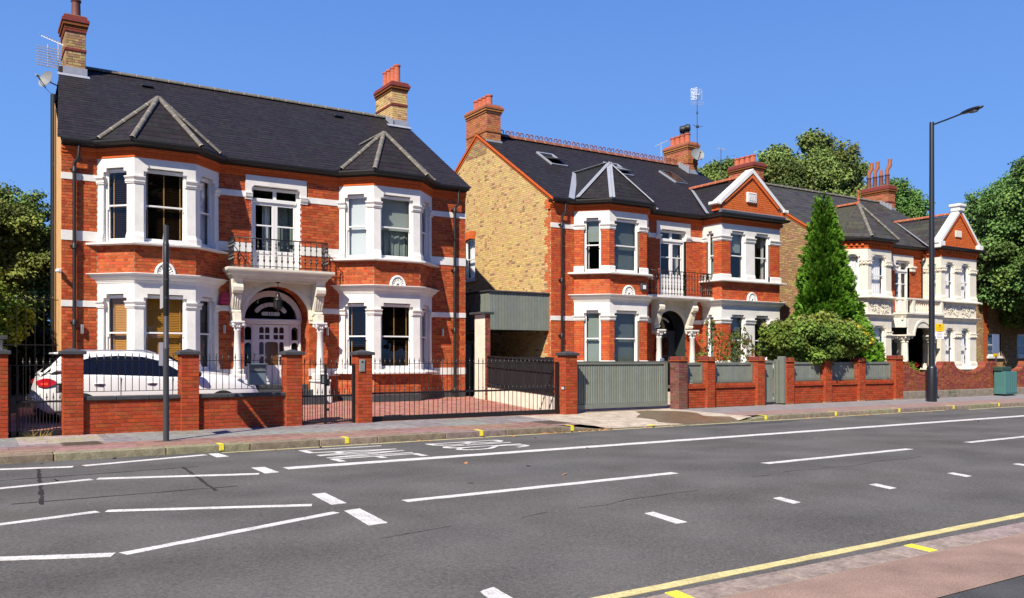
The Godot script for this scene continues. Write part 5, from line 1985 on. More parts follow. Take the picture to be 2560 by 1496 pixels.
func build_house_middle() -> void:
	var h := thing("brick_house", "middle red brick house with pale yellow stock brick side wall and pale green windows", "house", Vector3(21.8, 0.45, -23), "detached houses along the road")
	var xl := 16.25
	var xr := 27.3
	var bricks := []
	var back := MB.new()
	var lp := [Vector2(17.20, -23), Vector2(18.03, -22.15), Vector2(19.68, -22.15), Vector2(20.51, -23)]
	var rp := [Vector2(23.16, -23), Vector2(23.16, -22.05), Vector2(26.30, -22.05), Vector2(26.30, -23)]
	var t := wallf(Vector2(0, -23), Vector2(1, -23))
	var B := {rh = 0.075, ln = 0.225, j = 0.008, pal = "red2"}
	var arch := PackedVector2Array([Vector2(20.80, 0.4), Vector2(22.30, 0.4)])
	for i in 25:
		var a := PI * i / 24.0
		arch.append(Vector2(21.55 + 0.75 * cos(a), 2.62 + 0.75 * sin(a)))
	lay(bricks, back, t, [rect(xl, 0.4, 17.2, 6.76)], B)
	lay(bricks, back, t, [rect(20.51, 0.4, 23.16, 6.76), rect(21.05, 3.85, 22.32, 6.3), arch], B)
	lay(bricks, back, t, [rect(26.3, 0.4, xr, 6.76)], B)
	for p in [lp, rp]:
		bay_faces(bricks, back, p, 3.74, 4.42, "red2")
		bay_faces(bricks, back, p, 0.4, 1.22, "red2")
	put(back, "wall", M.mortar, h)
	# the yellow flank with red toothed corner and a small window
	var yb := MB.new()
	var yt := fr(Vector3(xl, 0, -32.5), Vector3(0, 0, 1), Vector3.UP, Vector3.LEFT)
	var prof := PackedVector2Array([Vector2(0, 0.3), Vector2(9.5, 0.3), Vector2(9.5, 6.82), Vector2(9.2, 7.0), Vector2(4.75, 9.92), Vector2(0, 6.85)])
	var quoin := func(v: float) -> float: return 0.225 if int(floor(v / 0.3)) % 2 == 0 else 0.115
	var ylist := []
	var win := rect(3.75, 4.62, 4.55, 6.2)
	lay(ylist, yb, yt, [prof, win], {rh = 0.075, ln = 0.225, j = 0.011, pal = "stock", zb = 0.006, zj = 0.004})
	var keep := []
	for p in ylist:
		var loc: Vector3 = yt.affine_inverse() * p[0].origin
		if loc.x + p[1] > 9.5 - quoin.call(loc.y) - 0.03:
			p[5] = PAL.rubbed[rng.randi() % 8]
			p[7] = "rubq%d" % (rng.randi() % 3)
			p[5] = PAL.rubbed[int(p[7].substr(4))]
		keep.append(p)
	put(yb, "flank_wall", M.mortar_pale, h)
	bricks.append_array(keep)
	sash(h, yt, 3.75, 4.55, 4.62, 6.2, -0.06, "net")
	var ws := MB.new()
	ws.box(yt, Vector3(3.68, 4.54, -0.1), Vector3(4.62, 4.62, 0.08), 0.008)
	put(ws, "sill", M.white, h)
	for i in 11:
		var hb := MB.new()
		hb.col = PAL.rubbed[i % 8]
		var a := (i - 5) * 0.045
		hb.box(yt * Transform3D(Basis(Vector3(0, 0, 1), -a), Vector3(4.15 + (i - 5) * 0.078, 6.20 - absf(i - 5.0) * 0.012, 0)), Vector3(-0.034, 0, 0.0), Vector3(0.034, 0.3, 0.016), 0.003)
		put(hb, "arch_brick", M.brick, h)
	emit(h, "brick", "bricks", bricks, M.brick, 300)
	var full := [Vector2(xl - 0.05, -23)] + lp + rp + [Vector2(xr, -23)]
	wall_bands(h, [[xl - 0.004, 17.26], [20.45, 20.92], [22.5, 23.2]], [[5.95, 6.11]], -23.0, M.white)
	wall_bands(h, [[xl - 0.004, 17.26], [20.45, 20.8], [22.5, 23.2]], [[2.89, 3.04]], -23.0, M.white)
	var up := lift(LV_UP, 0.06)
	var dn := lift(LV_DN, 0.04)
	dn[5] = 3.52
	var o1 := [[[0.335, 0.905]], [[0.22, 1.30]], [[0.25, 0.9]]]
	var o2 := [[[0.20, 0.56]], [[0.47, 1.27], [1.76, 2.60]], [[0.2, 0.6]]]
	bay_storey(h, lp, o1, up, {dress = ["sage_half", "grey", "grey"], brick_pier = true}, bricks_late)
	bay_storey(h, lp, o1, dn, {dress = ["sage", "grey", "grey"], brick_pier = true}, bricks_late)
	bay_storey(h, rp, o2, up, {dress = ["sage", "sage_half", "curtains", "grey"], brick_pier = true}, bricks_late)
	bay_storey(h, rp, o2, dn, {dress = ["sage", "grey", "curtains", "grey"], brick_pier = true}, bricks_late)
	emit(h, "pier_brick", "pier_bricks", bricks_late, M.brick, 300)
	bricks_late = []
	for p in [lp, rp]:
		cornice(h, p, 3.52, 3.775, 0.19, M.white)
	corbel(h, full, 6.55, 6.76)
	gutter(h, full, 6.9)
	shell_ornament(h, wallf(Vector2(0, -22.15), Vector2(1, -22.15)), 18.85, 3.78, 0.27, M.white)
	shell_ornament(h, wallf(Vector2(0, -22.05), Vector2(1, -22.05)), 24.74, 3.78, 0.27, M.white)
	var su := MB.new()
	su.prism(t, PackedVector2Array([Vector2(20.87, 6.05), Vector2(20.87, 6.57), Vector2(22.52, 6.57), Vector2(22.52, 6.05), Vector2(22.32, 6.05), Vector2(22.32, 6.21), Vector2(22.25, 6.29), Vector2(21.12, 6.29), Vector2(21.05, 6.21), Vector2(21.05, 6.05)]), -0.12, 0.035)
	for x in [[20.84, 21.08], [22.29, 22.55]]:
		su.sweep([Vector2(x[0], -23), Vector2(x[1], -23)], [Vector2(-0.1, 5.92), Vector2(0.03, 5.92), Vector2(0.04, 5.97), Vector2(0.07, 6.0), Vector2(0.085, 6.05), Vector2(0.085, 6.08), Vector2(-0.1, 6.08)])
	put(su, "door_surround", M.white, h)
	french_door(h, t, 21.05, 22.32, 3.86, 6.27, 5.92, 4.68, -0.10, "net")
	var ba := MB.new()
	ba.sweep([Vector2(20.05, -22.99), Vector2(20.05, -22.52), Vector2(23.12, -22.52), Vector2(23.12, -22.99)], [Vector2(-0.3, 3.72), Vector2(0.06, 3.74), Vector2(0.10, 3.78), Vector2(0.10, 3.86), Vector2(-0.3, 3.87)])
	ba.wbox(Vector3(20.2, 3.72, -23.0), Vector3(23.0, 3.86, -22.6))
	put(ba, "balcony", M.white, h)
	balcony_rail(h, 20.12, 23.08, -22.46, -22.97, 3.87, 4.72, 0.142)
	spandrel(h, 21.55, 20.62, 22.6, 2.55, 3.72, 2.62, 0.75, -23.0, M.cream, true)
	for x in [[20.62, 20.86], [22.24, 22.48]]:
		scroll_bracket(h, x[0], x[1], -22.97, 2.72, 3.73, 0.45, M.cream)
		column(h, (x[0] + x[1]) * 0.5, -22.72, 0.45, 2.66, 0.10, M.white, 0.26)
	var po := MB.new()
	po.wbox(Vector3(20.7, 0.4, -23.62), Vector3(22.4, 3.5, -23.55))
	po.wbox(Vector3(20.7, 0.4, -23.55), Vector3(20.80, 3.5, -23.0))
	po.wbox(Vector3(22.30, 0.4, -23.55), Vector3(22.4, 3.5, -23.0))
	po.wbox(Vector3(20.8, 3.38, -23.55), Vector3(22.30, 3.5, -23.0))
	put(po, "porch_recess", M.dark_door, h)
	var dt := wallf(Vector2(0, -23.5), Vector2(1, -23.5))
	var dm := MB.new()
	dm.box(dt, Vector3(20.85, 0.5, -0.04), Vector3(22.25, 2.6, 0.0), 0.0)
	dm.box(dt, Vector3(20.82, 2.55, -0.02), Vector3(22.28, 2.66, 0.03), 0.006)
	for x in [21.15, 21.9]:
		dm.box(dt, Vector3(x, 0.5, 0.0), Vector3(x + 0.06, 2.56, 0.03), 0.006)
	var fd := put(dm, "front_door", M.cap_slate, h)
	for x in [21.24, 21.60]:
		for q in [[1.75, 2.42, 0.12], [1.15, 1.68, 0.0]]:
			var g := MB.new()
			g.prism(dt, arched_poly(x, x + 0.28, q[0], q[1], q[2]) if q[2] > 0 else rect(x, q[0], x + 0.28, q[1]), 0.0, 0.004)
			put(g, "pane", M.black_glass, fd)
	var fg := MB.new()
	fg.prism(dt, arched_poly(20.9, 22.2, 2.68, 3.28, 0.58), -0.02, 0.0)
	put(fg, "fanlight", M.black_glass, fd)
	var nr := MB.new()
	for i in 9:
		var a0 := lerpf(0.7, 2.0, i / 9.0)
		var a1 := lerpf(0.7, 2.0, (i + 1) / 9.0)
		var poly := PackedVector2Array()
		for q in [[0.36, a0], [0.44, a0], [0.44, a1], [0.36, a1]]:
			poly.append(Vector2(21.62 + q[0] * cos(q[1]), 2.7 + q[0] * sin(q[1])))
		nr.prism(dt, poly, 0.001, 0.005)
	put(nr, "house_lettering", M.frosted, fd)
	downpipe(h, 16.63, -22.9, 0.4, 6.3, 6.8)
	shell(h, xl, xr, -23.0, -32.5, 0.3, 6.82, -27.75, 10.02, M.mortar_pale, true)
	gable_verge(h, xl, -22.80, 6.92, -27.75, 10.07, -32.7, 6.88)
	var slates := []
	var bed := MB.new()
	roof_face(slates, bed, [Vector3(xl - 0.06, 6.9, -22.79), Vector3(xr + 0.1, 6.9, -22.79), Vector3(xr + 0.1, 10.09, -27.75), Vector3(xl - 0.06, 10.09, -27.75)], "slate")
	bed.quad_o(Vector3(xl - 0.06, 10.09, -27.75), Vector3(xr + 0.1, 10.09, -27.75), Vector3(xr + 0.1, 6.86, -32.72), Vector3(xl - 0.06, 6.86, -32.72), Vector3.UP)
	bay_roof(h, slates, bed, lp, 0.03, 8.40, "slate", "lead")
	var gb := []
	gable_roof(h, gb, slates, bed, 23.16, 26.30, -22.05, 0.03, 7.33, 8.50, "slate", 0.19, 0.26, M.white)
	emit(h, "gable_brick", "gable_bricks", gb, M.brick, 300)
	put(bed, "roof", M.slate_bed, h)
	emit(h, "slate", "slates", slates, M.slate, 300, 0.002)
	var ls := MB.new()
	ls.box(Transform3D(Basis(Vector3.RIGHT, 0.35), Vector3(0, 7.08, -22.04)), Vector3(23.0, -0.16, 0.0), Vector3(26.45, 0.0, 0.19), 0.01)
	put(ls, "lead_sill", M.lead_dark, h)
	# date stone with two worn lines of raised figures
	var ds := MB.new()
	ds.wbox(Vector3(24.44, 7.42, -22.06), Vector3(24.94, 7.80, -21.96), 0.02)
	var dso := put(ds, "date_stone", M.white, h)
	var sc := MB.new()
	for x in [24.56, 24.68, 24.80]:
		sc.tube([Vector3(x, 7.53, -21.955), Vector3(x + 0.03, 7.60, -21.952), Vector3(x + 0.045, 7.68, -21.955)], 0.007, 5)
		sc.tube([Vector3(x - 0.02, 7.50, -21.955), Vector3(x + 0.02, 7.485, -21.952), Vector3(x + 0.06, 7.505, -21.955)], 0.008, 5)
	put(sc, "worn_carving", M.sign_grey, dso)
	var gr := MB.new()
	gr.wbox(Vector3(24.52, 7.735, -21.958), Vector3(24.87, 7.752, -21.954))
	put(gr, "groove", M.sign_grey, dso)
	crest_tiles(h, Vector3(17.0, 10.2, -27.75), Vector3(26.5, 10.2, -27.75))
	skylight(h, 18.12, 18.88, -25.62, -26.62, 0.30)
	skylight(h, 24.30, 24.98, -25.66, -26.66, 0.0)
	skylight(h, 21.35, 22.1, -25.66, -26.66, 0.2)
	var cb := []
	var c1 := chimney(h, cb, 16.24, 16.86, -27.1, -28.6, 9.2, 10.72, 11.02, "stock_dull", "chim", [10.02], "chim", 9.75, "mortar")
	var c2 := chimney(h, cb, 26.42, 26.97, -27.1, -28.6, 9.5, 10.72, 11.02, "chim", "chim", [10.1], "", 99, "mortar_dark")
	for i in 4:
		chimney_pot(h, Vector3(16.55, 11.02, -27.42 - i * 0.30), 0.46, 0.125, M.pot)
		var pt := chimney_pot(h, Vector3(26.70, 11.02, -27.42 - i * 0.30), 0.46, 0.125, M.pot)
		if i < 2:
			var cw := MB.new()
			cw.lathe(Transform3D(Basis(), Vector3(26.70, 11.46, -27.42 - i * 0.30)), [Vector2(0.13, 0), Vector2(0.13, 0.05), Vector2(0.07, 0.07), Vector2(0.07, 0.10)], 12)
			cw.lathe(Transform3D(Basis(Vector3.UP, 0.6), Vector3(26.70, 11.72, -27.42 - i * 0.30)) * Transform3D(Basis(Vector3.RIGHT, PI * 0.5), Vector3.ZERO), [Vector2(0, -0.12), Vector2(0.15, -0.11), Vector2(0.17, 0), Vector2(0.15, 0.11), Vector2(0, 0.12)], 14)
			put(cw, "cowl", M.gutter, pt)
	emit(c1, "brick", "bricks", cb, M.brick, 300)
	var fm := MB.new()
	fm.wbox(Vector3(26.36, 9.60, -27.12), Vector3(27.02, 9.82, -27.07), 0.004)
	fm.wbox(Vector3(16.22, 9.56, -27.12), Vector3(16.92, 9.72, -27.07), 0.004)
	put(fm, "flashing", M.lead, h)
	var sf := MB.new()
	for i in 7:
		var z := -28.2 + i * 0.17
		sf.wbox(Vector3(26.385, 9.55, z), Vector3(26.42, 10.25 - absf(-27.75 - z) * 0.5, z + 0.16), 0.0)
	put(sf, "step_flashing", M.lead, h)
	# timber boarded side bay over the passage
	var gbx := thing("boarded_side_bay", "grey green vertical boarded box projecting from the yellow side wall above dark opening", "extension", Vector3(15.1, 2.54, -23.1))
	var core := MB.new()
	core.wbox(Vector3(13.96, 2.56, -26.5), Vector3(16.24, 3.72, -23.12))
	put(core, "core", M.dark_room, gbx)
	var bl := []
	lay(bl, null, wallf(Vector2(13.95, -23.1), Vector2(16.25, -23.1)), [rect(0, 2.54, 2.30, 3.74)], {rh = 2.0, ln = 0.115, j = 0.006, pal = "green_board", bond = "stack", v0 = 2.54, zb = 0.016, zj = 0.002})
	lay(bl, null, fr(Vector3(13.945, 0, -26.5), Vector3(0, 0, 1), Vector3.UP, Vector3.LEFT), [rect(0, 2.54, 3.4, 3.74)], {rh = 2.0, ln = 0.115, j = 0.006, pal = "green_board", bond = "stack", v0 = 2.54, zb = 0.016})
	emit(gbx, "board", "boards", bl, M.board, 60, 0.006)
	var tr := MB.new()
	tr.wbox(Vector3(13.88, 3.74, -26.5), Vector3(16.24, 3.79, -23.03), 0.006)
	put(tr, "top_trim", M.cap_slate, gbx)
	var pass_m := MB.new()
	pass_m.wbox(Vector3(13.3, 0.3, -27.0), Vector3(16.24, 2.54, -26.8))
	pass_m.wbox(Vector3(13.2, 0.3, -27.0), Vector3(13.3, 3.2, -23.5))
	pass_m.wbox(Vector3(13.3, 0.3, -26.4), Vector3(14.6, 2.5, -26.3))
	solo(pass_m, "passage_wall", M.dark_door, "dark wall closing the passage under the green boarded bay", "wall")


var bricks_late := []


func baluster_h3(x: float, y0: float, y1: float, z: float) -> MB:
	var mb := MB.new()
	var h := y1 - y0
	mb.lathe(Transform3D(Basis(), Vector3(x, y0, z)), [Vector2(0.05, 0), Vector2(0.05, h * 0.1), Vector2(0.03, h * 0.16), Vector2(0.055, h * 0.35), Vector2(0.045, h * 0.5), Vector2(0.026, h * 0.75), Vector2(0.035, h * 0.8), Vector2(0.05, h * 0.9), Vector2(0.05, h)], 10, 0.5)
	return mb


func leaf_panel(house: Node3D, t: Transform3D, u0: float, u1: float, v0: float, v1: float, m: Material) -> void:
	var mb := MB.new()
	var r3 := RandomNumberGenerator.new()
	r3.seed = int(u0 * 100) + 3
	for i in 40:
		var p := Vector2(r3.randf_range(u0 + 0.06, u1 - 0.06), r3.randf_range(v0 + 0.05, v1 - 0.05))
		var a := r3.randf() * TAU
		var arc := []
		var cr := r3.randf_range(0.03, 0.08)
		for q in 7:
			arc.append(t * Vector3(p.x + cr * cos(a + q * 0.5), p.y + cr * sin(a + q * 0.5), 0.01 + 0.012 * sin(q * 0.5)))
		mb.tube(arc, [0.008, 0.02, 0.026, 0.026, 0.022, 0.016, 0.006], 5)
	var o := put(mb, "carved_panel", m, house)
	o.set_meta("kind", "stuff")


func build_house_right() -> void:
	var h := thing("brick_house", "third house with cream stone bays, stone balcony and grey slates behind the conifer", "house", Vector3(35.6, 0.45, -23), "detached houses along the road")
	var dy := -0.18
	var xl := 30.0
	var xr := 41.2
	var bricks := []
	var back := MB.new()
	var lp := [Vector2(31.05, -23), Vector2(31.9, -22.15), Vector2(33.55, -22.15), Vector2(34.4, -23)]
	var rp := [Vector2(37.2, -23), Vector2(37.2, -22.1), Vector2(40.1, -22.1), Vector2(40.1, -23)]
	var t := wallf(Vector2(0, -23), Vector2(1, -23))
	var B := {rh = 0.075, ln = 0.225, j = 0.008, pal = "red"}
	lay(bricks, back, t, [rect(xl, 0.3, 31.05, 6.6)], B)
	lay(bricks, back, t, [rect(34.4, 3.4, 37.2, 6.6), rect(35.1, 3.5, 36.2, 6.05)], B)
	lay(bricks, back, t, [rect(40.1, 0.3, xr, 6.6)], B)
	put(back, "wall", M.mortar, h)
	var yb := MB.new()
	var yt := fr(Vector3(xl, 0, -32.5), Vector3(0, 0, 1), Vector3.UP, Vector3.LEFT)
	lay(bricks, yb, yt, [PackedVector2Array([Vector2(0, 0.3), Vector2(9.5, 0.3), Vector2(9.5, 6.65), Vector2(4.75, 9.72), Vector2(0, 6.65)])], {rh = 0.075, ln = 0.225, j = 0.013, pal = "stock_dull", zb = 0.007, zj = 0.003})
	put(yb, "flank_wall", M.mortar_dark, h)
	emit(h, "brick", "bricks", bricks, M.brick, 300)
	var up := [4.17, 4.30, 5.56, 5.76, 6.02, 6.24]
	var dn := [1.10, 1.28, 2.56, 2.78, 3.02, 3.30]
	var st := {m = M.cream, dress = ["net"], arched = true, leafy = true}
	var o1 := [[[0.3, 0.9]], [[0.26, 1.26]], [[0.3, 0.9]]]
	var o2 := [[[0.24, 0.64]], [[0.36, 1.08], [1.62, 2.36]], [[0.24, 0.6]]]
	for q in [[lp, o1], [rp, o2]]:
		bay_storey(h, q[0], q[1], up, st, [])
		bay_storey(h, q[0], q[1], dn, st, [])
		var mid := MB.new()
		mid.sweep(q[0], [Vector2(-0.2, 3.3), Vector2(-0.01, 3.3), Vector2(-0.01, 4.17), Vector2(-0.2, 4.17)])
		put(mid, "apron", M.cream, h)
		var bs := MB.new()
		bs.sweep(q[0], [Vector2(-0.2, 0.3), Vector2(0.02, 0.3), Vector2(0.02, 1.0), Vector2(0, 1.1), Vector2(-0.2, 1.1)])
		put(bs, "plinth", M.cream, h)
		cornice(h, q[0], 3.30, 3.50, 0.16, M.cream)
		for i in q[0].size() - 1:
			var tt := wallf(q[0][i], q[0][i + 1])
			var ln: float = q[0][i].distance_to(q[0][i + 1])
			if ln > 1.4:
				leaf_panel(h, tt, 0.2, ln * 0.48, 3.55, 4.1, M.cream)
				leaf_panel(h, tt, ln * 0.54, ln - 0.2, 3.55, 4.1, M.cream)
			else:
				leaf_panel(h, tt, 0.15, ln - 0.15, 3.55, 4.1, M.cream)
	var full := [Vector2(xl - 0.05, -23)] + lp + rp + [Vector2(xr, -23)]
	corbel(h, full, 6.24, 6.56)
	var dn2 := MB.new()
	for p in [lp, rp]:
		for i in 3:
			var tt := wallf(p[i], p[i + 1])
			for k in int(p[i].distance_to(p[i + 1]) / 0.22):
				dn2.col = PAL.rubbed[k % 8]
				dn2.box(tt, Vector3(0.05 + k * 0.22, 6.36, 0.0), Vector3(0.15 + k * 0.22, 6.46, 0.10), 0.004)
	put(dn2, "dentil", M.brick, h).set_meta("kind", "stuff")
	gutter(h, full, 6.69)
	var su := MB.new()
	su.prism(t, PackedVector2Array([Vector2(34.85, 5.75), Vector2(34.85, 6.28), Vector2(36.45, 6.28), Vector2(36.45, 5.75), Vector2(36.2, 5.75), Vector2(36.2, 5.95), Vector2(36.1, 6.04), Vector2(35.2, 6.04), Vector2(35.1, 5.95), Vector2(35.1, 5.75)]), -0.12, 0.035)
	for x in [34.97, 36.33]:
		su.wbox(Vector3(x - 0.16, 5.56, -23.0), Vector3(x + 0.16, 5.76, -22.88), 0.02)
		su.wbox(Vector3(x - 0.20, 5.72, -23.0), Vector3(x + 0.20, 5.80, -22.84), 0.015)
	put(su, "door_surround", M.cream, h)
	french_door(h, t, 35.1, 36.2, 3.6, 6.02, 5.6, 4.40, -0.10, "net")
	# stone balcony on a columned porch
	var bp := [Vector2(33.75, -22.6), Vector2(34.35, -22.0), Vector2(37.15, -22.0)]
	var ba := MB.new()
	ba.sweep(bp, [Vector2(-0.25, 3.42), Vector2(0.02, 3.42), Vector2(0.06, 3.5), Vector2(0.10, 3.55), Vector2(0.10, 3.62), Vector2(-0.25, 3.64)])
	ba.sweep(bp, [Vector2(-0.16, 4.16), Vector2(0.04, 4.16), Vector2(0.06, 4.19), Vector2(0.06, 4.26), Vector2(-0.16, 4.28)])
	ba.sweep(bp, [Vector2(-0.3, 2.98), Vector2(0.0, 2.98), Vector2(0.0, 3.42), Vector2(-0.3, 3.42)])
	ba.wbox(Vector3(34.2, 3.3, -23.0), Vector3(37.2, 3.6, -22.05))
	for x in [34.36, 34.9, 37.05]:
		ba.wbox(Vector3(x - 0.09, 3.62, -22.12), Vector3(x + 0.09, 4.17, -21.95), 0.01)
	var bo := put(ba, "balcony", M.cream, h)
	for i in 12:
		put(baluster_h3(35.08 + i * 0.162, 3.63, 4.17, -22.05), "baluster", M.cream, bo)
	for i in 3:
		put(baluster_h3(33.86 + i * 0.14, 3.63, 4.17, -22.55 + i * 0.14), "baluster", M.cream, bo)
	spandrel(h, 35.62, 34.5, 36.75, 2.62, 3.45, 2.62, 0.62, -22.02, M.cream, false)
	for x in [34.42, 36.45]:
		column(h, x, -22.1, 0.5, 2.66, 0.15, M.cream, 0.3)
	column(h, 33.85, -22.5, 0.5, 2.66, 0.14, M.cream, 0.3)
	column(h, 35.1, -22.75, 0.5, 2.66, 0.14, M.cream, 0.3)
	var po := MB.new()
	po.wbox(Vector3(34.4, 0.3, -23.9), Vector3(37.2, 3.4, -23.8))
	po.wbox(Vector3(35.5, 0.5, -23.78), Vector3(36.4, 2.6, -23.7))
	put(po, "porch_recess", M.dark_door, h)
	downpipe(h, 37.05, -22.92, 0.4, 6.0, 6.6, 0.035)
	shell(h, xl, xr, -23.0, -32.5, 0.3, 6.6, -27.75, 9.82, M.mortar_dark, true)
	gable_verge(h, xl, -22.80, 6.72, -27.75, 9.87, -32.7, 6.68)
	var slates := []
	var bed := MB.new()
	roof_face(slates, bed, [Vector3(xl - 0.06, 6.69, -22.79), Vector3(xr + 0.1, 6.69, -22.79), Vector3(xr + 0.1, 9.88, -27.75), Vector3(xl - 0.06, 9.88, -27.75)], "slate_grey", 0.26, 0.45)
	bed.quad_o(Vector3(xl - 0.06, 9.88, -27.75), Vector3(xr + 0.1, 9.88, -27.75), Vector3(xr + 0.1, 6.66, -32.72), Vector3(xl - 0.06, 6.66, -32.72), Vector3.UP)
	bay_roof(h, slates, bed, lp, dy, 8.32, "slate_grey", "grey")
	var gb := []
	gable_roof(h, gb, slates, bed, 37.2, 40.1, -22.1, dy, 6.95, 8.36, "slate_grey", 0.26, 0.45, M.white)
	emit(h, "gable_brick", "gable_bricks", gb, M.brick, 300)
	var kt := MB.new()
	kt.wbox(Vector3(38.42, 8.40, -22.4), Vector3(38.88, 8.66, -21.95), 0.03)
	kt.wbox(Vector3(38.36, 8.60, -22.45), Vector3(38.94, 8.74, -21.90), 0.03)
	for x in [[36.85, 37.25], [40.02, 40.38]]:
		kt.wbox(Vector3(x[0], 6.62, -22.35), Vector3(x[1], 6.92, -21.92), 0.02)
	put(kt, "gable_block", M.white, h)
	var pq := MB.new()
	pq.wbox(Vector3(38.3, 7.2, -22.12), Vector3(38.78, 7.5, -22.04), 0.012)
	put(pq, "blank_stone", M.cream, h)
	put(bed, "roof", M.slate_bed, h)
	emit(h, "slate", "slates", slates, M.slate, 300, 0.002)
	half_tiles(h, Vector3(31.3, 9.9, -27.75), Vector3(40.9, 9.9, -27.75), 0.09, 0.45, M.ridge_grey, M.ridge_mortar)
	var cb := []
	var c1 := chimney(h, cb, 30.52, 31.22, -27.1, -28.6, 9.0, 10.32, 10.66, "chim", "old", [9.9])
	for i in 4:
		chimney_pot(h, Vector3(30.85, 10.66, -27.42 - i * 0.32), 0.42, 0.13, M.pot)
	var c2 := chimney(h, cb, 40.93, 41.5, -27.2, -28.8, 9.2, 10.35, 10.75, "chim", "old", [9.85])
	for i in 4:
		var z := -27.45 - i * 0.36
		var pt := chimney_pot(h, Vector3(41.2, 10.75, z), 0.62, 0.12, M.pot_dark)
		if i != 1:
			var cw := MB.new()
			cw.tube([Vector3(41.2, 11.3, z), Vector3(41.2, 11.62, z), Vector3(41.32, 11.86, z + 0.08), Vector3(41.32, 12.18, z + 0.08)], [0.09, 0.10, 0.11, 0.10], 10)
			put(cw, "cowl", M.rust, pt)
		else:
			var cw := MB.new()
			cw.lathe(Transform3D(Basis(), Vector3(41.2, 11.3, z)), [Vector2(0.11, 0), Vector2(0.10, 0.2), Vector2(0.06, 0.38), Vector2(0, 0.38)], 10)
			put(cw, "cowl", M.rust, pt)
	emit(c1, "brick", "bricks", cb, M.brick, 300)
	var sf := MB.new()
	for i in 7:
		var z := -28.3 + i * 0.19
		sf.wbox(Vector3(40.89, 9.3, z), Vector3(40.93, 10.0 - absf(-27.75 - z) * 0.5, z + 0.17), 0.0)
	sf.wbox(Vector3(40.85, 9.4, -27.22), Vector3(41.56, 9.58, -27.17))
	put(sf, "step_flashing", M.lead, h)


func build_far_house() -> void:
	var h := thing("brick_house", "far right yellow brick house with red tiled roof half hidden by the street tree", "house", Vector3(50, 0.4, -26))
	var bricks := []
	var back := MB.new()
	var t := wallf(Vector2(0, -25.5), Vector2(1, -25.5))
	var holes := [rect(43.4, 0.3, 56, 5.7), rect(47.4, 1.75, 48.75, 3.0), rect(50.5, 1.75, 51.9, 3.0)]
	lay(bricks, back, t, holes, {rh = 0.075, ln = 0.225, j = 0.011, pal = "stock_dull"})
	for p in bricks:
		if p[0].origin.x < 44.0 or (p[0].origin.x > 46.9 and p[0].origin.x < 47.35):
			p[5] = PAL.red[3]
			p[7] = "redfar"
	put(back, "wall", M.mortar_dark, h)
	emit(h, "brick", "bricks", bricks, M.brick, 60)
	for x in [47.4, 50.5]:
		sash(h, t, x, x + 1.35, 1.75, 3.0, -0.05, "grey")
		var s := MB.new()
		s.wbox(Vector3(x - 0.1, 1.62, -25.55), Vector3(x + 1.45, 1.76, -25.38), 0.01)
		put(s, "sill", M.white, h)
	shell(h, 43.4, 56, -25.5, -34, 0.3, 5.7, -29.7, 9.2, M.mortar_dark)
	var tiles := []
	var bed := MB.new()
	roof_face(tiles, bed, [Vector3(43.1, 5.75, -25.2), Vector3(56.2, 5.75, -25.2), Vector3(56.2, 9.3, -29.7), Vector3(43.1, 9.3, -29.7)], "tile_red", 0.2, 0.3)
	bed.quad_o(Vector3(43.1, 9.3, -29.7), Vector3(56.2, 9.3, -29.7), Vector3(56.2, 5.7, -34.2), Vector3(43.1, 5.7, -34.2), Vector3.UP)
	put(bed, "roof", M.slate_bed, h)
	emit(h, "roof_tile", "roof_tiles", tiles, M.slate, 60, 0.002)
	gutter(h, [Vector2(43.1, -25.45), Vector2(56.2, -25.45)], 5.8)


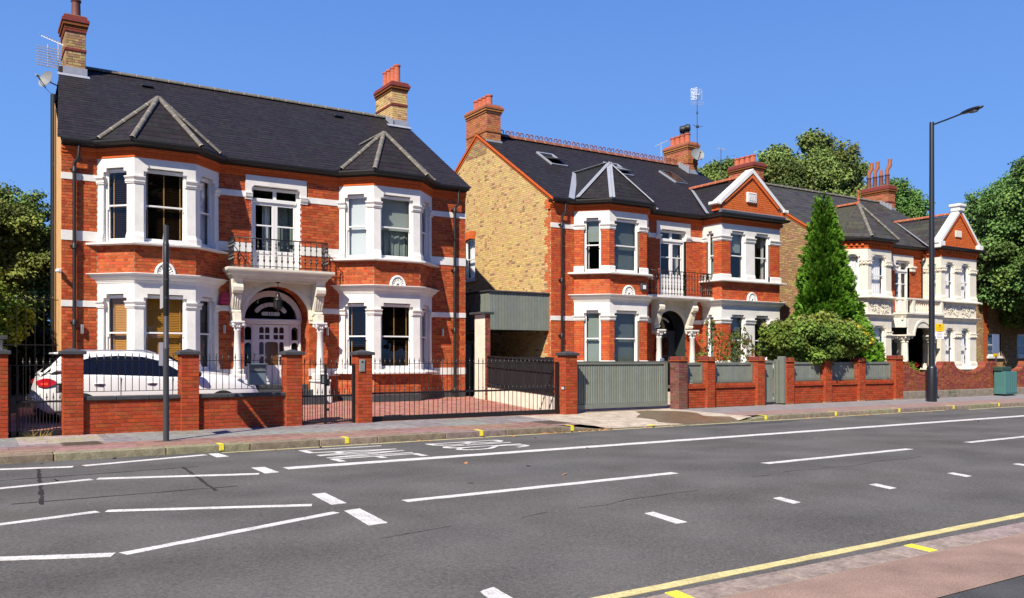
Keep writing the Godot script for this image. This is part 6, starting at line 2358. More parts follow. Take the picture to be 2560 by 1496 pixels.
func brick_pillar(label: String, x0: float, x1: float, z: float, depth: float, y0: float, y1: float, pal: String, cap: String, group := "brick gate pillars along the pavement") -> Node3D:
	var p := thing("brick_pillar", label, "pillar", Vector3((x0 + x1) * 0.5, y0, z - depth * 0.5), group)
	var core := MB.new()
	core.wbox(Vector3(x0, y0 - 0.1, z - depth), Vector3(x1, y1, z))
	put(core, "core", M.mortar if pal != "old" else M.mortar_dark, p)
	var l := []
	var sp := {rh = 0.075, ln = 0.222, j = 0.009, pal = pal, v0 = y0, zb = 0.008, bond = "flemish"}
	var w := x1 - x0
	# each course is one stretcher and one header, turned about on the next course
	for f in [[Vector2(x0, z), Vector2(x1, z), 0], [Vector2(x0, z - depth), Vector2(x0, z), 1], [Vector2(x1, z), Vector2(x1, z - depth), 0]]:
		var t := wallf(f[0], f[1])
		var ln: float = f[0].distance_to(f[1])
		var r := 0
		var y := y0
		while y < y1 - 0.02:
			var h := minf(0.075, y1 - y) - 0.009
			var s := ln * 0.66 if (r + f[2]) % 2 == 0 else ln * 0.34
			for q in [[0.0, s], [s, ln]]:
				var a: float = q[0] + (0.0045 if q[0] > 0 else -0.004)
				var b: float = q[1] - (0.0045 if q[1] < ln else -0.004)
				var ci := rng.randi() % int(PAL[pal].size())
				l.append([Transform3D(t.basis, t * Vector3(a, y + 0.0045, 0)), b - a, h, 0.008, 0.008, PAL[pal][ci], 1.0, pal + str(ci)])
			y += 0.075
			r += 1
	emit(p, "brick", "bricks", l, M.brick, 300)
	var c := MB.new()
	if cap == "slate":
		c.wbox(Vector3(x0 - 0.055, y1, z - depth - 0.055), Vector3(x1 + 0.055, y1 + 0.065, z + 0.055), 0.008)
		var ap := Vector3((x0 + x1) * 0.5, y1 + 0.125, z - depth * 0.5)
		var q := [Vector3(x0 - 0.05, y1 + 0.065, z + 0.05), Vector3(x1 + 0.05, y1 + 0.065, z + 0.05), Vector3(x1 + 0.05, y1 + 0.065, z - depth - 0.05), Vector3(x0 - 0.05, y1 + 0.065, z - depth - 0.05)]
		for i in 4:
			c.tri_o(q[i], q[(i + 1) % 4], ap, Vector3.UP)
		put(c, "cap", M.cap_slate, p)
	else:
		c.col = PAL.garden[2]
		c.wbox(Vector3(x0 - 0.045, y1, z - depth - 0.045), Vector3(x1 + 0.045, y1 + 0.03, z + 0.045), 0.006)
		var k := 4
		for i in k:
			c.col = PAL.old[i * 2 + 1]
			c.wbox(Vector3(lerpf(x0 - 0.01, x1 + 0.01, float(i) / k) + 0.004, y1 + 0.03, z - depth - 0.01), Vector3(lerpf(x0 - 0.01, x1 + 0.01, float(i + 1) / k) - 0.004, y1 + 0.14, z + 0.01), 0.006)
		put(c, "cap", M.brick, p)
	return p


func spear(mb: MB, x: float, z: float, y: float, r := 0.008) -> void:
	mb.lathe(Transform3D(Basis(), Vector3(x, y, z)), [Vector2(r, 0), Vector2(r * 1.9, 0.012), Vector2(r, 0.024), Vector2(r * 2.8, 0.045), Vector2(r * 1.4, 0.07), Vector2(r * 0.7, 0.13), Vector2(0, 0.135)], 6, 0.9)


func bar_panel(owner_t: Node3D, x0: float, x1: float, z: float, y0: float, y1: float, yr: float, step: float, r := 0.008) -> void:
	var k := maxi(2, roundi((x1 - x0) / step))
	for i in range(1, k):
		var x := lerpf(x0, x1, float(i) / k)
		var mb := MB.new()
		mb.tube([Vector3(x, y0, z), Vector3(x, yr + 0.02, z)], r, 6)
		spear(mb, x, z, yr + 0.02, r)
		put(mb, "bar", M.iron, owner_t)


func short_bars(owner_t: Node3D, x0: float, x1: float, z: float, y0: float, ym: float, step: float) -> void:
	var k := maxi(2, roundi((x1 - x0) / step))
	for i in k:
		var x := lerpf(x0, x1, (i + 0.5) / k)
		var mb := MB.new()
		mb.tube([Vector3(x, y0, z), Vector3(x, ym, z)], 0.007, 5)
		spear(mb, x, z, ym + 0.02, 0.007)
		put(mb, "short_bar", M.iron, owner_t)


func build_front_left() -> void:
	var zf := -18.2
	var ps := [[0.32, 0.68, "brick pillar at left edge of the photo beside black gate"], [1.585, 1.925, "brick pillar between left gate and the low wall in front of white car"], [3.715, 4.05, "brick pillar in the middle of the low railed wall"], [5.875, 6.215, "brick pillar between low railed wall and small double gate"], [7.52, 7.86, "brick pillar with grey intercom between the small and the sliding gate"], [13.34, 13.71, "brick pillar between black sliding gate and green gate"]]
	for q in ps:
		brick_pillar(q[2], q[0], q[1], zf, 0.35, 0.14, 1.71, "garden", "slate", "slate capped brick gate pillars of left house")
	for q in [[1.925, 3.715, "low red brick wall with slate coping between first two pillars, white car behind"], [4.05, 5.875, "low red brick wall with slate coping under the letter box"]]:
		var w := thing("garden_wall", q[2], "wall", Vector3((q[0] + q[1]) * 0.5, 0.14, -18.38), "low railed walls of left house")
		var core := MB.new()
		core.wbox(Vector3(q[0], 0.05, -18.50), Vector3(q[1], 0.82, -18.285))
		put(core, "core", M.mortar, w)
		var l := []
		lay(l, null, wallf(Vector2(q[0], -18.285), Vector2(q[1], -18.285)), [rect(0, 0.14, q[1] - q[0], 0.82)], {rh = 0.075, ln = 0.225, j = 0.010, pal = "garden", bond = "stretch", v0 = 0.14, zb = 0.008})
		emit(w, "brick", "bricks", l, M.brick, 300)
		var c := MB.new()
		var n := 3
		for i in n:
			c.wbox(Vector3(lerpf(q[0], q[1], float(i) / n) + 0.003, 0.82, -18.54), Vector3(lerpf(q[0], q[1], float(i + 1) / n) - 0.003, 0.90, -18.235), 0.012)
		put(c, "coping", M.cap_slate, w)
		var r := thing("railing", "black spear topped railing on the low wall " + ("in front of the white car doors" if q[0] < 3 else "in front of the car bonnet"), "railing", Vector3((q[0] + q[1]) * 0.5, 0.9, -18.38), "black railings of left house")
		var rl := MB.new()
		rl.wbox(Vector3(q[0], 0.985, -18.395), Vector3(q[1], 0.997, -18.365))
		rl.wbox(Vector3(q[0], 1.585, -18.395), Vector3(q[1], 1.597, -18.365))
		put(rl, "rail", M.iron, r)
		bar_panel(r, q[0], q[1], -18.38, 0.99, 1.59, 1.59, 0.128)
	# left gate
	var g := thing("gate", "black barred metal gate at left edge in front of the car's tail", "gate", Vector3(1.13, 0.15, -18.38), "black barred gates of left house")
	var gm := MB.new()
	gm.wbox(Vector3(0.70, 0.17, -18.40), Vector3(1.57, 0.28, -18.36), 0.004)
	gm.wbox(Vector3(0.70, 0.80, -18.40), Vector3(1.57, 0.84, -18.36), 0.004)
	gm.wbox(Vector3(0.70, 1.50, -18.395), Vector3(1.57, 1.515, -18.365))
	for x in [0.72, 0.84]:
		gm.wbox(Vector3(x - 0.02, 0.15, -18.40), Vector3(x + 0.02, 1.52, -18.36), 0.004)
	gm.wbox(Vector3(0.70, 0.62, -18.42), Vector3(0.82, 0.92, -18.35), 0.006)
	put(gm, "gate_frame", M.iron, g)
	bar_panel(g, 0.82, 1.60, -18.38, 0.28, 1.5, 1.5, 0.107)
	short_bars(g, 0.82, 1.60, -18.38, 0.28, 0.83, 0.107)
	var ib := thing("entry_keypad", "small grey keypad box on the inner side of the second pillar", "keypad", Vector3(1.56, 1.1, -18.3))
	var im := MB.new()
	im.wbox(Vector3(1.475, 0.98, -18.40), Vector3(1.58, 1.16, -18.34), 0.008)
	put(im, "case", M.iron, ib)
	var im2 := MB.new()
	im2.wbox(Vector3(1.487, 1.0, -18.345), Vector3(1.525, 1.13, -18.333), 0.004)
	put(im2, "cover", M.steel, ib)
	# the small double gate
	var d := thing("gate", "small black double gate with lock box between two brick pillars", "gate", Vector3(6.87, 0.15, -18.36), "black barred gates of left house")
	var dm := MB.new()
	for q in [[6.23, 6.80], [6.82, 7.50]]:
		dm.wbox(Vector3(q[0], 0.20, -18.38), Vector3(q[1], 0.235, -18.34), 0.003)
		dm.wbox(Vector3(q[0], 0.78, -18.38), Vector3(q[1], 0.82, -18.34), 0.003)
		dm.wbox(Vector3(q[0], 1.50, -18.375), Vector3(q[1], 1.515, -18.345))
	dm.wbox(Vector3(6.785, 0.17, -18.39), Vector3(6.835, 1.50, -18.33), 0.004)
	dm.wbox(Vector3(7.44, 0.18, -18.39), Vector3(7.50, 1.50, -18.33), 0.004)
	put(dm, "gate_frame", M.iron, d)
	bar_panel(d, 6.21, 6.82, -18.36, 0.22, 1.5, 1.5, 0.122)
	bar_panel(d, 6.82, 7.46, -18.36, 0.22, 1.5, 1.5, 0.122)
	short_bars(d, 6.23, 6.79, -18.36, 0.22, 0.81, 0.122)
	short_bars(d, 6.84, 7.44, -18.36, 0.22, 0.81, 0.122)
	var lk := MB.new()
	lk.wbox(Vector3(6.70, 1.06, -18.40), Vector3(6.84, 1.28, -18.30), 0.006)
	lk.wbox(Vector3(6.83, 1.02, -18.38), Vector3(6.90, 1.17, -18.31), 0.012)
	lk.wbox(Vector3(6.84, 0.46, -18.38), Vector3(6.89, 0.52, -18.32), 0.008)
	put(lk, "lock_box", M.iron, d)
	var kp := MB.new()
	kp.wbox(Vector3(6.715, 1.09, -18.302), Vector3(6.755, 1.25, -18.295), 0.003)
	put(kp, "key_plate", M.steel, d)
	# sliding gate
	var s := thing("gate", "long black sliding gate of spear topped bars across the red drive", "gate", Vector3(10.6, 0.15, -18.48), "black barred gates of left house")
	var sm := MB.new()
	sm.wbox(Vector3(7.86, 0.15, -18.52), Vector3(13.32, 0.285, -18.44), 0.005)
	sm.wbox(Vector3(7.86, 0.80, -18.50), Vector3(13.32, 0.845, -18.46), 0.004)
	sm.wbox(Vector3(7.86, 1.50, -18.495), Vector3(13.32, 1.515, -18.465))
	sm.wbox(Vector3(13.20, 0.15, -18.51), Vector3(13.30, 1.55, -18.45), 0.005)
	put(sm, "gate_frame", M.iron, s)
	bar_panel(s, 7.80, 13.26, -18.48, 0.28, 1.5, 1.5, 0.128)
	short_bars(s, 7.86, 13.2, -18.48, 0.28, 0.84, 0.128)
	# letter box and intercom
	var lb := thing("letter_box", "blue grey metal letter box hung on the railing beside small gate", "letter box", Vector3(5.25, 1.05, -18.3))
	var bm := MB.new()
	bm.wbox(Vector3(5.08, 1.07, -18.36), Vector3(5.44, 1.51, -18.22), 0.008)
	bm.wbox(Vector3(5.06, 1.505, -18.37), Vector3(5.46, 1.525, -18.16), 0.005)
	put(bm, "case", M.box_grey, lb)
	var fm := MB.new()
	fm.wbox(Vector3(5.105, 1.36, -18.222), Vector3(5.415, 1.475, -18.212), 0.004)
	put(fm, "flap", M.lead_dark, lb)
	var f2 := MB.new()
	f2.wbox(Vector3(5.10, 1.345, -18.222), Vector3(5.42, 1.356, -18.208), 0.0)
	put(f2, "slot", M.iron, lb)
	var ic := thing("intercom", "grey metal intercom panel fixed on brick pillar right of the small gate", "intercom", Vector3(7.62, 1.3, -18.19))
	var c1 := MB.new()
	c1.wbox(Vector3(7.545, 1.33, -18.195), Vector3(7.68, 1.61, -18.165), 0.012)
	put(c1, "plate", M.dish, ic)
	var c2 := MB.new()
	c2.lathe(Transform3D(Basis(Vector3.RIGHT, PI * 0.5), Vector3(7.615, 1.555, -18.166)), [Vector2(0.02, 0), Vector2(0.02, 0.008), Vector2(0, 0.01)], 12)
	put(c2, "lens", M.black_glass, ic)
	var c3 := MB.new()
	c3.wbox(Vector3(7.595, 1.36, -18.166), Vector3(7.645, 1.375, -18.160), 0.002)
	put(c3, "button", M.steel, ic)
	var pl := thing("number_plate", "small pale framed plate on the left side of the last slate capped pillar", "plate", Vector3(13.33, 0.9, -18.3))
	var n1 := MB.new()
	n1.wbox(Vector3(13.315, 0.80, -18.37), Vector3(13.335, 0.90, -18.22), 0.004)
	put(n1, "frame", M.iron, pl)
	var n2 := MB.new()
	n2.wbox(Vector3(13.308, 0.815, -18.35), Vector3(13.317, 0.885, -18.24), 0.002)
	put(n2, "plate", M.frosted, pl)
	# boundary wall and black boarded fence between the two drives
	var bw := MB.new()
	var y0 := func(z): return 0.155 + (-18.35 - z) * 0.063
	bw.quad_o(Vector3(13.22, 0.0, -18.56), Vector3(13.22, 0.2, -23.2), Vector3(13.22, 0.86, -22.3), Vector3(13.22, 0.60, -18.56), Vector3.LEFT)
	bw.quad_o(Vector3(13.50, 0.0, -18.56), Vector3(13.50, 0.2, -22.3), Vector3(13.50, 0.86, -22.3), Vector3(13.50, 0.60, -18.56), Vector3.RIGHT)
	bw.quad_o(Vector3(13.22, 0.60, -18.56), Vector3(13.50, 0.60, -18.56), Vector3(13.50, 0.86, -22.3), Vector3(13.22, 0.86, -22.3), Vector3.UP)
	bw.quad_o(Vector3(13.22, 0.0, -18.56), Vector3(13.50, 0.0, -18.56), Vector3(13.50, 0.6, -18.56), Vector3(13.22, 0.6, -18.56), Vector3.BACK)
	solo(bw, "boundary_wall", M.cream, "low cream rendered wall along the right side of the red drive", "wall")
	var fe := thing("fence", "black boarded fence with rails above low cream wall beside the drive", "fence", Vector3(13.3, 0.6, -20.4))
	for i in 26:
		var z := -18.62 - i * 0.14
		var mb := MB.new()
		mb.col = PAL.black_board[i % 4]
		var yb: float = 0.62 + (-18.56 - z) * 0.07
		mb.wbox(Vector3(13.24, yb + 0.04, z - 0.132), Vector3(13.265 + 0.006 * (i % 2), 1.66 + 0.01 * (i % 3), z), 0.004)
		put(mb, "board", M.board, fe)
	for y in [[0.02, 0.10], [0.62, 0.68], [0.92, 0.96]]:
		var mb := MB.new()
		var a: float = 0.62 + y[0]
		mb.box(Transform3D(Basis(Vector3.RIGHT, Vector3(0, 1, 0), Vector3(0, -0.04, 1)), Vector3(13.2, a, -18.58)), Vector3(0, 0, -3.66), Vector3(0.045, y[1] - y[0], 0), 0.004)
		put(mb, "rail", M.iron, fe)
	# tall rendered pier with slate cap and the side gate
	var pr := thing("rendered_pier", "tall cream pier with brick front and dark cap beside the side gate", "pier", Vector3(13.25, 0.4, -22.3))
	var pm := MB.new()
	pm.wbox(Vector3(13.14, 0.2, -22.62), Vector3(13.32, 2.96, -22.01), 0.004)
	put(pm, "render", M.cream, pr)
	var pb := []
	lay(pb, null, wallf(Vector2(13.14, -22.005), Vector2(13.325, -22.005)), [rect(0, 0.4, 0.185, 2.96)], {rh = 0.075, ln = 0.225, j = 0.009, pal = "old", bond = "stretch"})
	emit(pr, "brick", "bricks", pb, M.brick, 60)
	var pc := MB.new()
	pc.wbox(Vector3(13.02, 2.96, -22.75), Vector3(13.42, 3.03, -21.92), 0.01)
	put(pc, "cap", M.cap_slate, pr)
	var sg := thing("side_gate", "dark metal side gate with spiked top in passage right of left house", "gate", Vector3(13.6, 0.45, -24.2))
	var gp := MB.new()
	gp.wbox(Vector3(13.05, 0.45, -24.22), Vector3(14.2, 2.15, -24.19))
	for x in [13.1, 13.4, 13.7, 13.98]:
		gp.wbox(Vector3(x - 0.02, 0.45, -24.19), Vector3(x + 0.02, 2.2, -24.15), 0.003)
	gp.wbox(Vector3(13.05, 2.12, -24.2), Vector3(14.0, 2.2, -24.14), 0.004)
	gp.wbox(Vector3(13.05, 1.35, -24.2), Vector3(14.0, 1.40, -24.15), 0.004)
	put(gp, "leaf", M.iron, sg)
	var gt := MB.new()
	for i in 7:
		var x := 13.12 + i * 0.15
		gt.tube([Vector3(x, 2.2, -24.2), Vector3(x, 3.1, -24.2)], 0.01, 5)
		spear(gt, x, -24.2, 3.1, 0.012)
	gt.wbox(Vector3(13.05, 3.04, -24.215), Vector3(14.1, 3.06, -24.185))
	put(gt, "spikes", M.iron, sg)
	# left end: rendered pier and railing beyond the gate, dark garden
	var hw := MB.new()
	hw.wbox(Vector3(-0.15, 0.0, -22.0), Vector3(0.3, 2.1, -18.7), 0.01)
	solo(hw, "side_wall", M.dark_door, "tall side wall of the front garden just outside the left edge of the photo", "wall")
	var nb := thing("neighbour_house", "house next door on the left, just outside the photo, shading the side passage", "house", Vector3(-6, 0.4, -28))
	var nm1 := MB.new()
	nm1.wbox(Vector3(-11, 0.3, -33), Vector3(-1.3, 6.6, -23.6))
	put(nm1, "wall", M.tan_render, nb)
	var nr := MB.new()
	nr.prism(fr(Vector3(-1.0, 0, 0), Vector3(0, 0, -1), Vector3.UP, Vector3(0, 0, -1).cross(Vector3.UP)), PackedVector2Array([Vector2(23.3, 6.6), Vector2(33.3, 6.6), Vector2(28.3, 9.6)]), -10.3, 0.0)
	put(nr, "roof", M.slate_bed, nb)
	var lp := thing("rendered_pier", "cream rendered pier with dark cap behind pillar at the left edge", "pier", Vector3(0.35, 0.3, -22.0))
	var lm := MB.new()
	lm.wbox(Vector3(-0.25, 0.1, -22.4), Vector3(0.72, 2.05, -22.1), 0.004)
	put(lm, "render", M.cream, lp)
	var lb2 := []
	lay(lb2, null, wallf(Vector2(-0.4, -22.09), Vector2(0.45, -22.09)), [rect(0, 0.3, 0.85, 2.05)], {rh = 0.075, ln = 0.225, j = 0.009, pal = "old", bond = "stretch"})
	emit(lp, "brick", "bricks", lb2, M.brick, 60)
	var lc := MB.new()
	lc.wbox(Vector3(-0.5, 2.05, -22.5), Vector3(0.82, 2.14, -21.98), 0.01)
	put(lc, "cap", M.cap_slate, lp)
	var lr := thing("side_railing", "tall thin black railing across the dark passage left of the house", "railing", Vector3(1.2, 0.4, -23.6))
	var rm := MB.new()
	for y in [1.95, 3.05]:
		rm.wbox(Vector3(-0.4, y, -23.62), Vector3(1.95, y + 0.02, -23.6))
	for i in 8:
		var x := 0.5 + i * 0.19
		rm.tube([Vector3(x, 0.4, -23.61), Vector3(x, 3.1, -23.61)], 0.006, 5)
		spear(rm, x, -23.61, 3.06, 0.008)
	put(rm, "rail", M.iron, lr)


func panel(owner_t: Node3D, x0: float, x1: float, z: float, y0: float, y1: float, called := "panel") -> void:
	var f := MB.new()
	for q in [[x0, y0, x1, y0 + 0.07], [x0, y1 - 0.07, x1, y1], [x0, y0 + 0.07, x0 + 0.07, y1 - 0.07], [x1 - 0.07, y0 + 0.07, x1, y1 - 0.07]]:
		f.wbox(Vector3(q[0], q[1], z - 0.05), Vector3(q[2], q[3], z), 0.006)
	var o := put(f, called, M.green_paint, owner_t)
	var l := []
	lay(l, null, fr(Vector3(0, 0, z - 0.045), Vector3.RIGHT, Vector3.UP, Vector3.BACK), [rect(x0 + 0.07, y0 + 0.07, x1 - 0.07, y1 - 0.07)], {rh = 3.0, ln = 0.10, j = 0.004, pal = "green_board", bond = "stack", v0 = y0 + 0.07, zb = 0.012, zj = 0.001})
	var owner_off := owner_t.position
	for p in l:
		var mb := MB.new()
		mb.col = p[5]
		piece_into(mb, p[0], p[1], p[2], p[3], p[4], 0.004)
		put(mb, "board", M.board, o)


func step_wall(label: String, x0: float, x1: float) -> Node3D:
	var w := thing("garden_wall", label, "wall", Vector3((x0 + x1) * 0.5, 0.18, -18.4), "low brick walls with green panels")
	var core := MB.new()
	core.wbox(Vector3(x0, 0.05, -18.52), Vector3(x1, 0.74, -18.30))
	core.wbox(Vector3(x0, 0.74, -18.52), Vector3(x1, 0.89, -18.27))
	put(core, "core", M.mortar_dark, w)
	var l := []
	lay(l, null, wallf(Vector2(x0, -18.30), Vector2(x1, -18.30)), [rect(0, 0.18, x1 - x0, 0.735)], {rh = 0.0755, ln = 0.225, j = 0.009, pal = "garden", bond = "stretch", v0 = 0.18, zb = 0.008})
	lay(l, null, wallf(Vector2(x0, -18.27), Vector2(x1, -18.27)), [rect(0, 0.74, x1 - x0, 0.79)], {rh = 0.05, ln = 0.225, j = 0.008, pal = "garden", bond = "stretch", v0 = 0.74, zb = 0.02})
	lay(l, null, wallf(Vector2(x0, -18.27), Vector2(x1, -18.27)), [rect(0, 0.79, x1 - x0, 0.89)], {rh = 0.10, ln = 0.075, j = 0.008, pal = "garden", bond = "stack", v0 = 0.79, zb = 0.008})
	emit(w, "brick", "bricks", l, M.brick, 300)
	return w


func build_front_middle() -> void:
	var g := thing("gate", "wide grey green boarded sliding gate before the middle house", "gate", Vector3(15.5, 0.2, -18.6))
	var gm := MB.new()
	gm.wbox(Vector3(13.72, 0.25, -18.64), Vector3(17.3, 0.37, -18.57), 0.006)
	gm.wbox(Vector3(13.72, 1.46, -18.64), Vector3(17.3, 1.54, -18.57), 0.008)
	gm.wbox(Vector3(17.16, 0.37, -18.64), Vector3(17.3, 1.46, -18.57), 0.006)
	gm.wbox(Vector3(13.72, 1.54, -18.65), Vector3(17.3, 1.555, -18.56), 0.003)
	put(gm, "gate_frame", M.green_paint, g)
	for i in 41:
		var x := 13.74 + i * 0.0835
		var mb := MB.new()
		mb.col = PAL.green_board[i % 6]
		mb.wbox(Vector3(x, 0.37, -18.63), Vector3(x + 0.066, 1.46, -18.598), 0.008)
		put(mb, "board", M.board, g)
	var pv := MB.new()
	pv.wbox(Vector3(13.72, 0.36, -18.635), Vector3(17.2, 1.47, -18.622))
	put(pv, "backing", M.green_paint, g)
	brick_pillar("purple brown brick pillar at the right end of the green gate", 17.38, 17.72, -18.2, 0.35, 0.17, 1.55, "purple", "brick", "brick capped pillars of middle house")
	brick_pillar("brick pillar between two green fence panels right of the green gate", 18.53, 18.85, -18.2, 0.35, 0.18, 1.55, "garden", "brick", "brick capped pillars of middle house")
	brick_pillar("brick pillar left of the narrow green garden door", 20.69, 21.02, -18.2, 0.35, 0.19, 1.55, "garden", "brick", "brick capped pillars of middle house")
	brick_pillar("brick pillar right of the green garden door, shaded by the shrub", 22.05, 22.40, -18.2, 0.35, 0.20, 1.52, "garden", "brick", "brick capped pillars of middle house")
	brick_pillar("brick pillar between two shaded panels under the round shrub", 23.95, 24.28, -18.2, 0.35, 0.21, 1.52, "garden", "brick", "brick capped pillars of middle house")
	brick_pillar("brick pillar under the right edge of the round shrub", 25.75, 26.08, -18.2, 0.35, 0.22, 1.52, "garden", "brick", "brick capped pillars of middle house")
	brick_pillar("end pillar where the panelled wall meets the old scalloped wall", 27.82, 28.25, -18.2, 0.35, 0.22, 1.60, "garden", "brick", "brick capped pillars of middle house")
	var sp := [[17.72, 18.53, "short low wall with a small green panel beside the purple pillar"], [18.85, 20.69, "low wall with a wide sunlit green panel in front of climbing rose"], [22.40, 23.95, "low wall with shaded panel right of the green garden door"], [24.28, 25.75, "low wall with shaded panel in the middle under the round shrub"], [26.08, 27.82, "low wall with half shaded panel under the conifer"]]
	for q in sp:
		var w := step_wall(q[2], q[0], q[1])
		var f := thing("fence", ["small grey green framed panel right beside the purple brown pillar", "wide sunlit grey green panel in front of the climbing rose", "shaded grey green panel just right of the narrow garden door", "shaded grey green panel centred under the round shrub", "half sunlit grey green panel under the conifer beside the end pillar"][sp.find(q)], "fence", Vector3((q[0] + q[1]) * 0.5, 0.89, -18.42), "green panels on the low brick walls")
		panel(f, q[0] + 0.01, q[1] - 0.01, -18.38, 0.90, 1.51)
	var d := thing("garden_door", "narrow grey green framed garden door with tall post between brick pillars", "door", Vector3(21.5, 0.2, -18.4))
	panel(d, 21.06, 21.80, -18.42, 0.24, 1.56, "leaf")
	var dp := MB.new()
	dp.wbox(Vector3(21.80, 0.20, -18.50), Vector3(21.90, 1.60, -18.36), 0.006)
	dp.wbox(Vector3(21.90, 0.20, -18.46), Vector3(22.03, 1.70, -18.22), 0.008)
	dp.wbox(Vector3(21.02, 0.20, -18.5), Vector3(21.06, 1.60, -18.34), 0.006)
	put(dp, "door_post", M.green_paint, d)
	var hd := MB.new()
	hd.wbox(Vector3(21.08, 0.92, -18.42), Vector3(21.11, 1.0, -18.37), 0.006)
	put(hd, "latch", M.iron, d)
	var sb := thing("wall_box", "small blue box standing behind the green gate at its right end", "box", Vector3(17.2, 1.5, -18.7))
	var sbm := MB.new()
	sbm.wbox(Vector3(17.18, 1.45, -18.80), Vector3(17.30, 1.64, -18.70), 0.02)
	put(sbm, "case", M.sign_blue, sb)


func build_front_right() -> void:
	var w := thing("scalloped_wall", "old red brick garden wall with scalloped top at right", "wall", Vector3(36, 0.2, -18.4))
	var z := -18.25
	var xs := 28.25
	var xe := 46.0
	var core := MB.new()
	var l := []
	var top := PackedVector2Array()
	var per := 2.95
	var h := func(x: float) -> float:
		var q := fposmod(x - 28.25, per) / per
		if q < 0.13 or q > 0.87:
			return 1.42
		var s := (q - 0.5) / 0.37
		return 1.02 + 0.36 * (1.0 - sqrt(maxf(0.0, 1.0 - s * s)))
	var poly := PackedVector2Array([Vector2(xe, 0.45), Vector2(xs, 0.45)])
	var n := 240
	for i in n + 1:
		var x := lerpf(xs, xe, float(i) / n)
		poly.append(Vector2(x, h.call(x)))
	for i in n:
		var a := lerpf(xs, xe, float(i) / n)
		var b := lerpf(xs, xe, float(i + 1) / n)
		core.quad_o(Vector3(a, 0.2, z), Vector3(b, 0.2, z), Vector3(b, h.call(b), z), Vector3(a, h.call(a), z), Vector3.BACK)
		core.quad_o(Vector3(a, 0.2, z - 0.23), Vector3(b, 0.2, z - 0.23), Vector3(b, h.call(b), z - 0.23), Vector3(a, h.call(a), z - 0.23), Vector3.FORWARD)
	put(core, "core", M.mortar, w)
	lay(l, null, fr(Vector3(0, 0, z), Vector3.RIGHT, Vector3.UP, Vector3.BACK), [poly], {rh = 0.075, ln = 0.225, j = 0.011, pal = "old", zb = 0.008, zj = 0.004})
	emit(w, "brick", "bricks", l, M.brick, 300)
	var i2 := 0
	var x2 := xs
	while x2 < xe - 0.05:
		var a := x2
		var b := x2 + 0.072
		var mb := MB.new()
		mb.col = PAL.old[i2 % 12]
		var ya: float = h.call(a)
		var yb: float = h.call(b)
		if absf(yb - ya) < 0.2:
			mb.box(Transform3D(Basis(Vector3(1, (yb - ya) / 0.072, 0), Vector3.UP, Vector3.BACK), Vector3(a, ya, z)), Vector3(0.004, 0.0, -0.26), Vector3(0.068, 0.10, 0.02), 0.006)
			put(mb, "coping_brick", M.brick, w)
		x2 = b
		i2 += 1
	var pl := MB.new()
	pl.wbox(Vector3(xs, 0.1, z - 0.26), Vector3(xe, 0.45, z + 0.04), 0.02)
	put(pl, "concrete_base", M.old_base, w)
	# utility cabinet
	var c := thing("utility_cabinet", "teal green metal street cabinet with dark lid against the scalloped wall", "cabinet", Vector3(34.7, 0.2, -17.95))
	var cm := MB.new()
	cm.wbox(Vector3(34.25, 0.22, -18.19), Vector3(35.15, 1.12, -17.75), 0.02)
	put(cm, "case", M.bin_green, c)
	for k in 6:
		var rb := MB.new()
		rb.wbox(Vector3(34.30 + k * 0.14, 0.28, -17.755), Vector3(34.40 + k * 0.14, 1.06, -17.735), 0.008)
		put(rb, "rib", M.bin_green, c)
	var cl := MB.new()
	cl.wbox(Vector3(34.2, 1.12, -18.2), Vector3(34.95, 1.30, -17.85), 0.03)
	put(cl, "lid", M.bin_dark, c)
	# bus stop style board seen from behind
	var s := thing("sign_post", "thin post carrying a blue grey board with orange edge behind the scalloped wall", "sign", Vector3(36.0, 0.3, -19.0))
	var sp := MB.new()
	sp.tube([Vector3(35.95, 0.3, -19.0), Vector3(35.95, 1.75, -19.0)], 0.03, 8)
	put(sp, "post", M.pole, s)
	var sb := MB.new()
	sb.wbox(Vector3(35.72, 1.84, -19.04), Vector3(36.2, 2.62, -19.0), 0.008)
	put(sb, "board", M.sign_blue, s)
	var so := MB.new()
	so.wbox(Vector3(35.78, 1.68, -19.035), Vector3(36.16, 1.84, -19.005), 0.004)
	put(so, "orange_panel", M.sign_yellow, s)


func loft(mb: MB, rings: Array, cap := true) -> void:
	var k := rings.size()
	var m: int = rings[0].size()
	var nrm := []
	for i in k:
		var row := []
		for j in m:
			var a: Vector3 = rings[mini(i + 1, k - 1)][j] - rings[maxi(i - 1, 0)][j]
			var b: Vector3 = rings[i][(j + 1) % m] - rings[i][(j + m - 1) % m]
			row.append(a.cross(b).normalized())
		nrm.append(row)
	for i in k - 1:
		var c := Vector3.ZERO
		for j in m:
			c += rings[i][j] + rings[i + 1][j]
		c /= 2.0 * m
		for j in m:
			var j2 := (j + 1) % m
			var o: Vector3 = (rings[i][j] + rings[i + 1][j2]) * 0.5 - c
			var s := 1.0 if nrm[i][j].dot(o) >= 0 else -1.0
			mb._sq(rings[i][j], rings[i + 1][j], rings[i + 1][j2], rings[i][j2], nrm[i][j] * s, nrm[i + 1][j] * s, nrm[i + 1][j2] * s, nrm[i][j2] * s, o)
	if cap:
		for e in [0, k - 1]:
			var c := Vector3.ZERO
			for p in rings[e]:
				c += p
			c /= m
			var o: Vector3 = rings[0][0] - rings[1][0] if e == 0 else rings[k - 1][0] - rings[k - 2][0]
			o = Vector3(o.x, 0, 0)
			for j in m:
				mb.tri_o(c, rings[e][j], rings[e][(j + 1) % m], o)


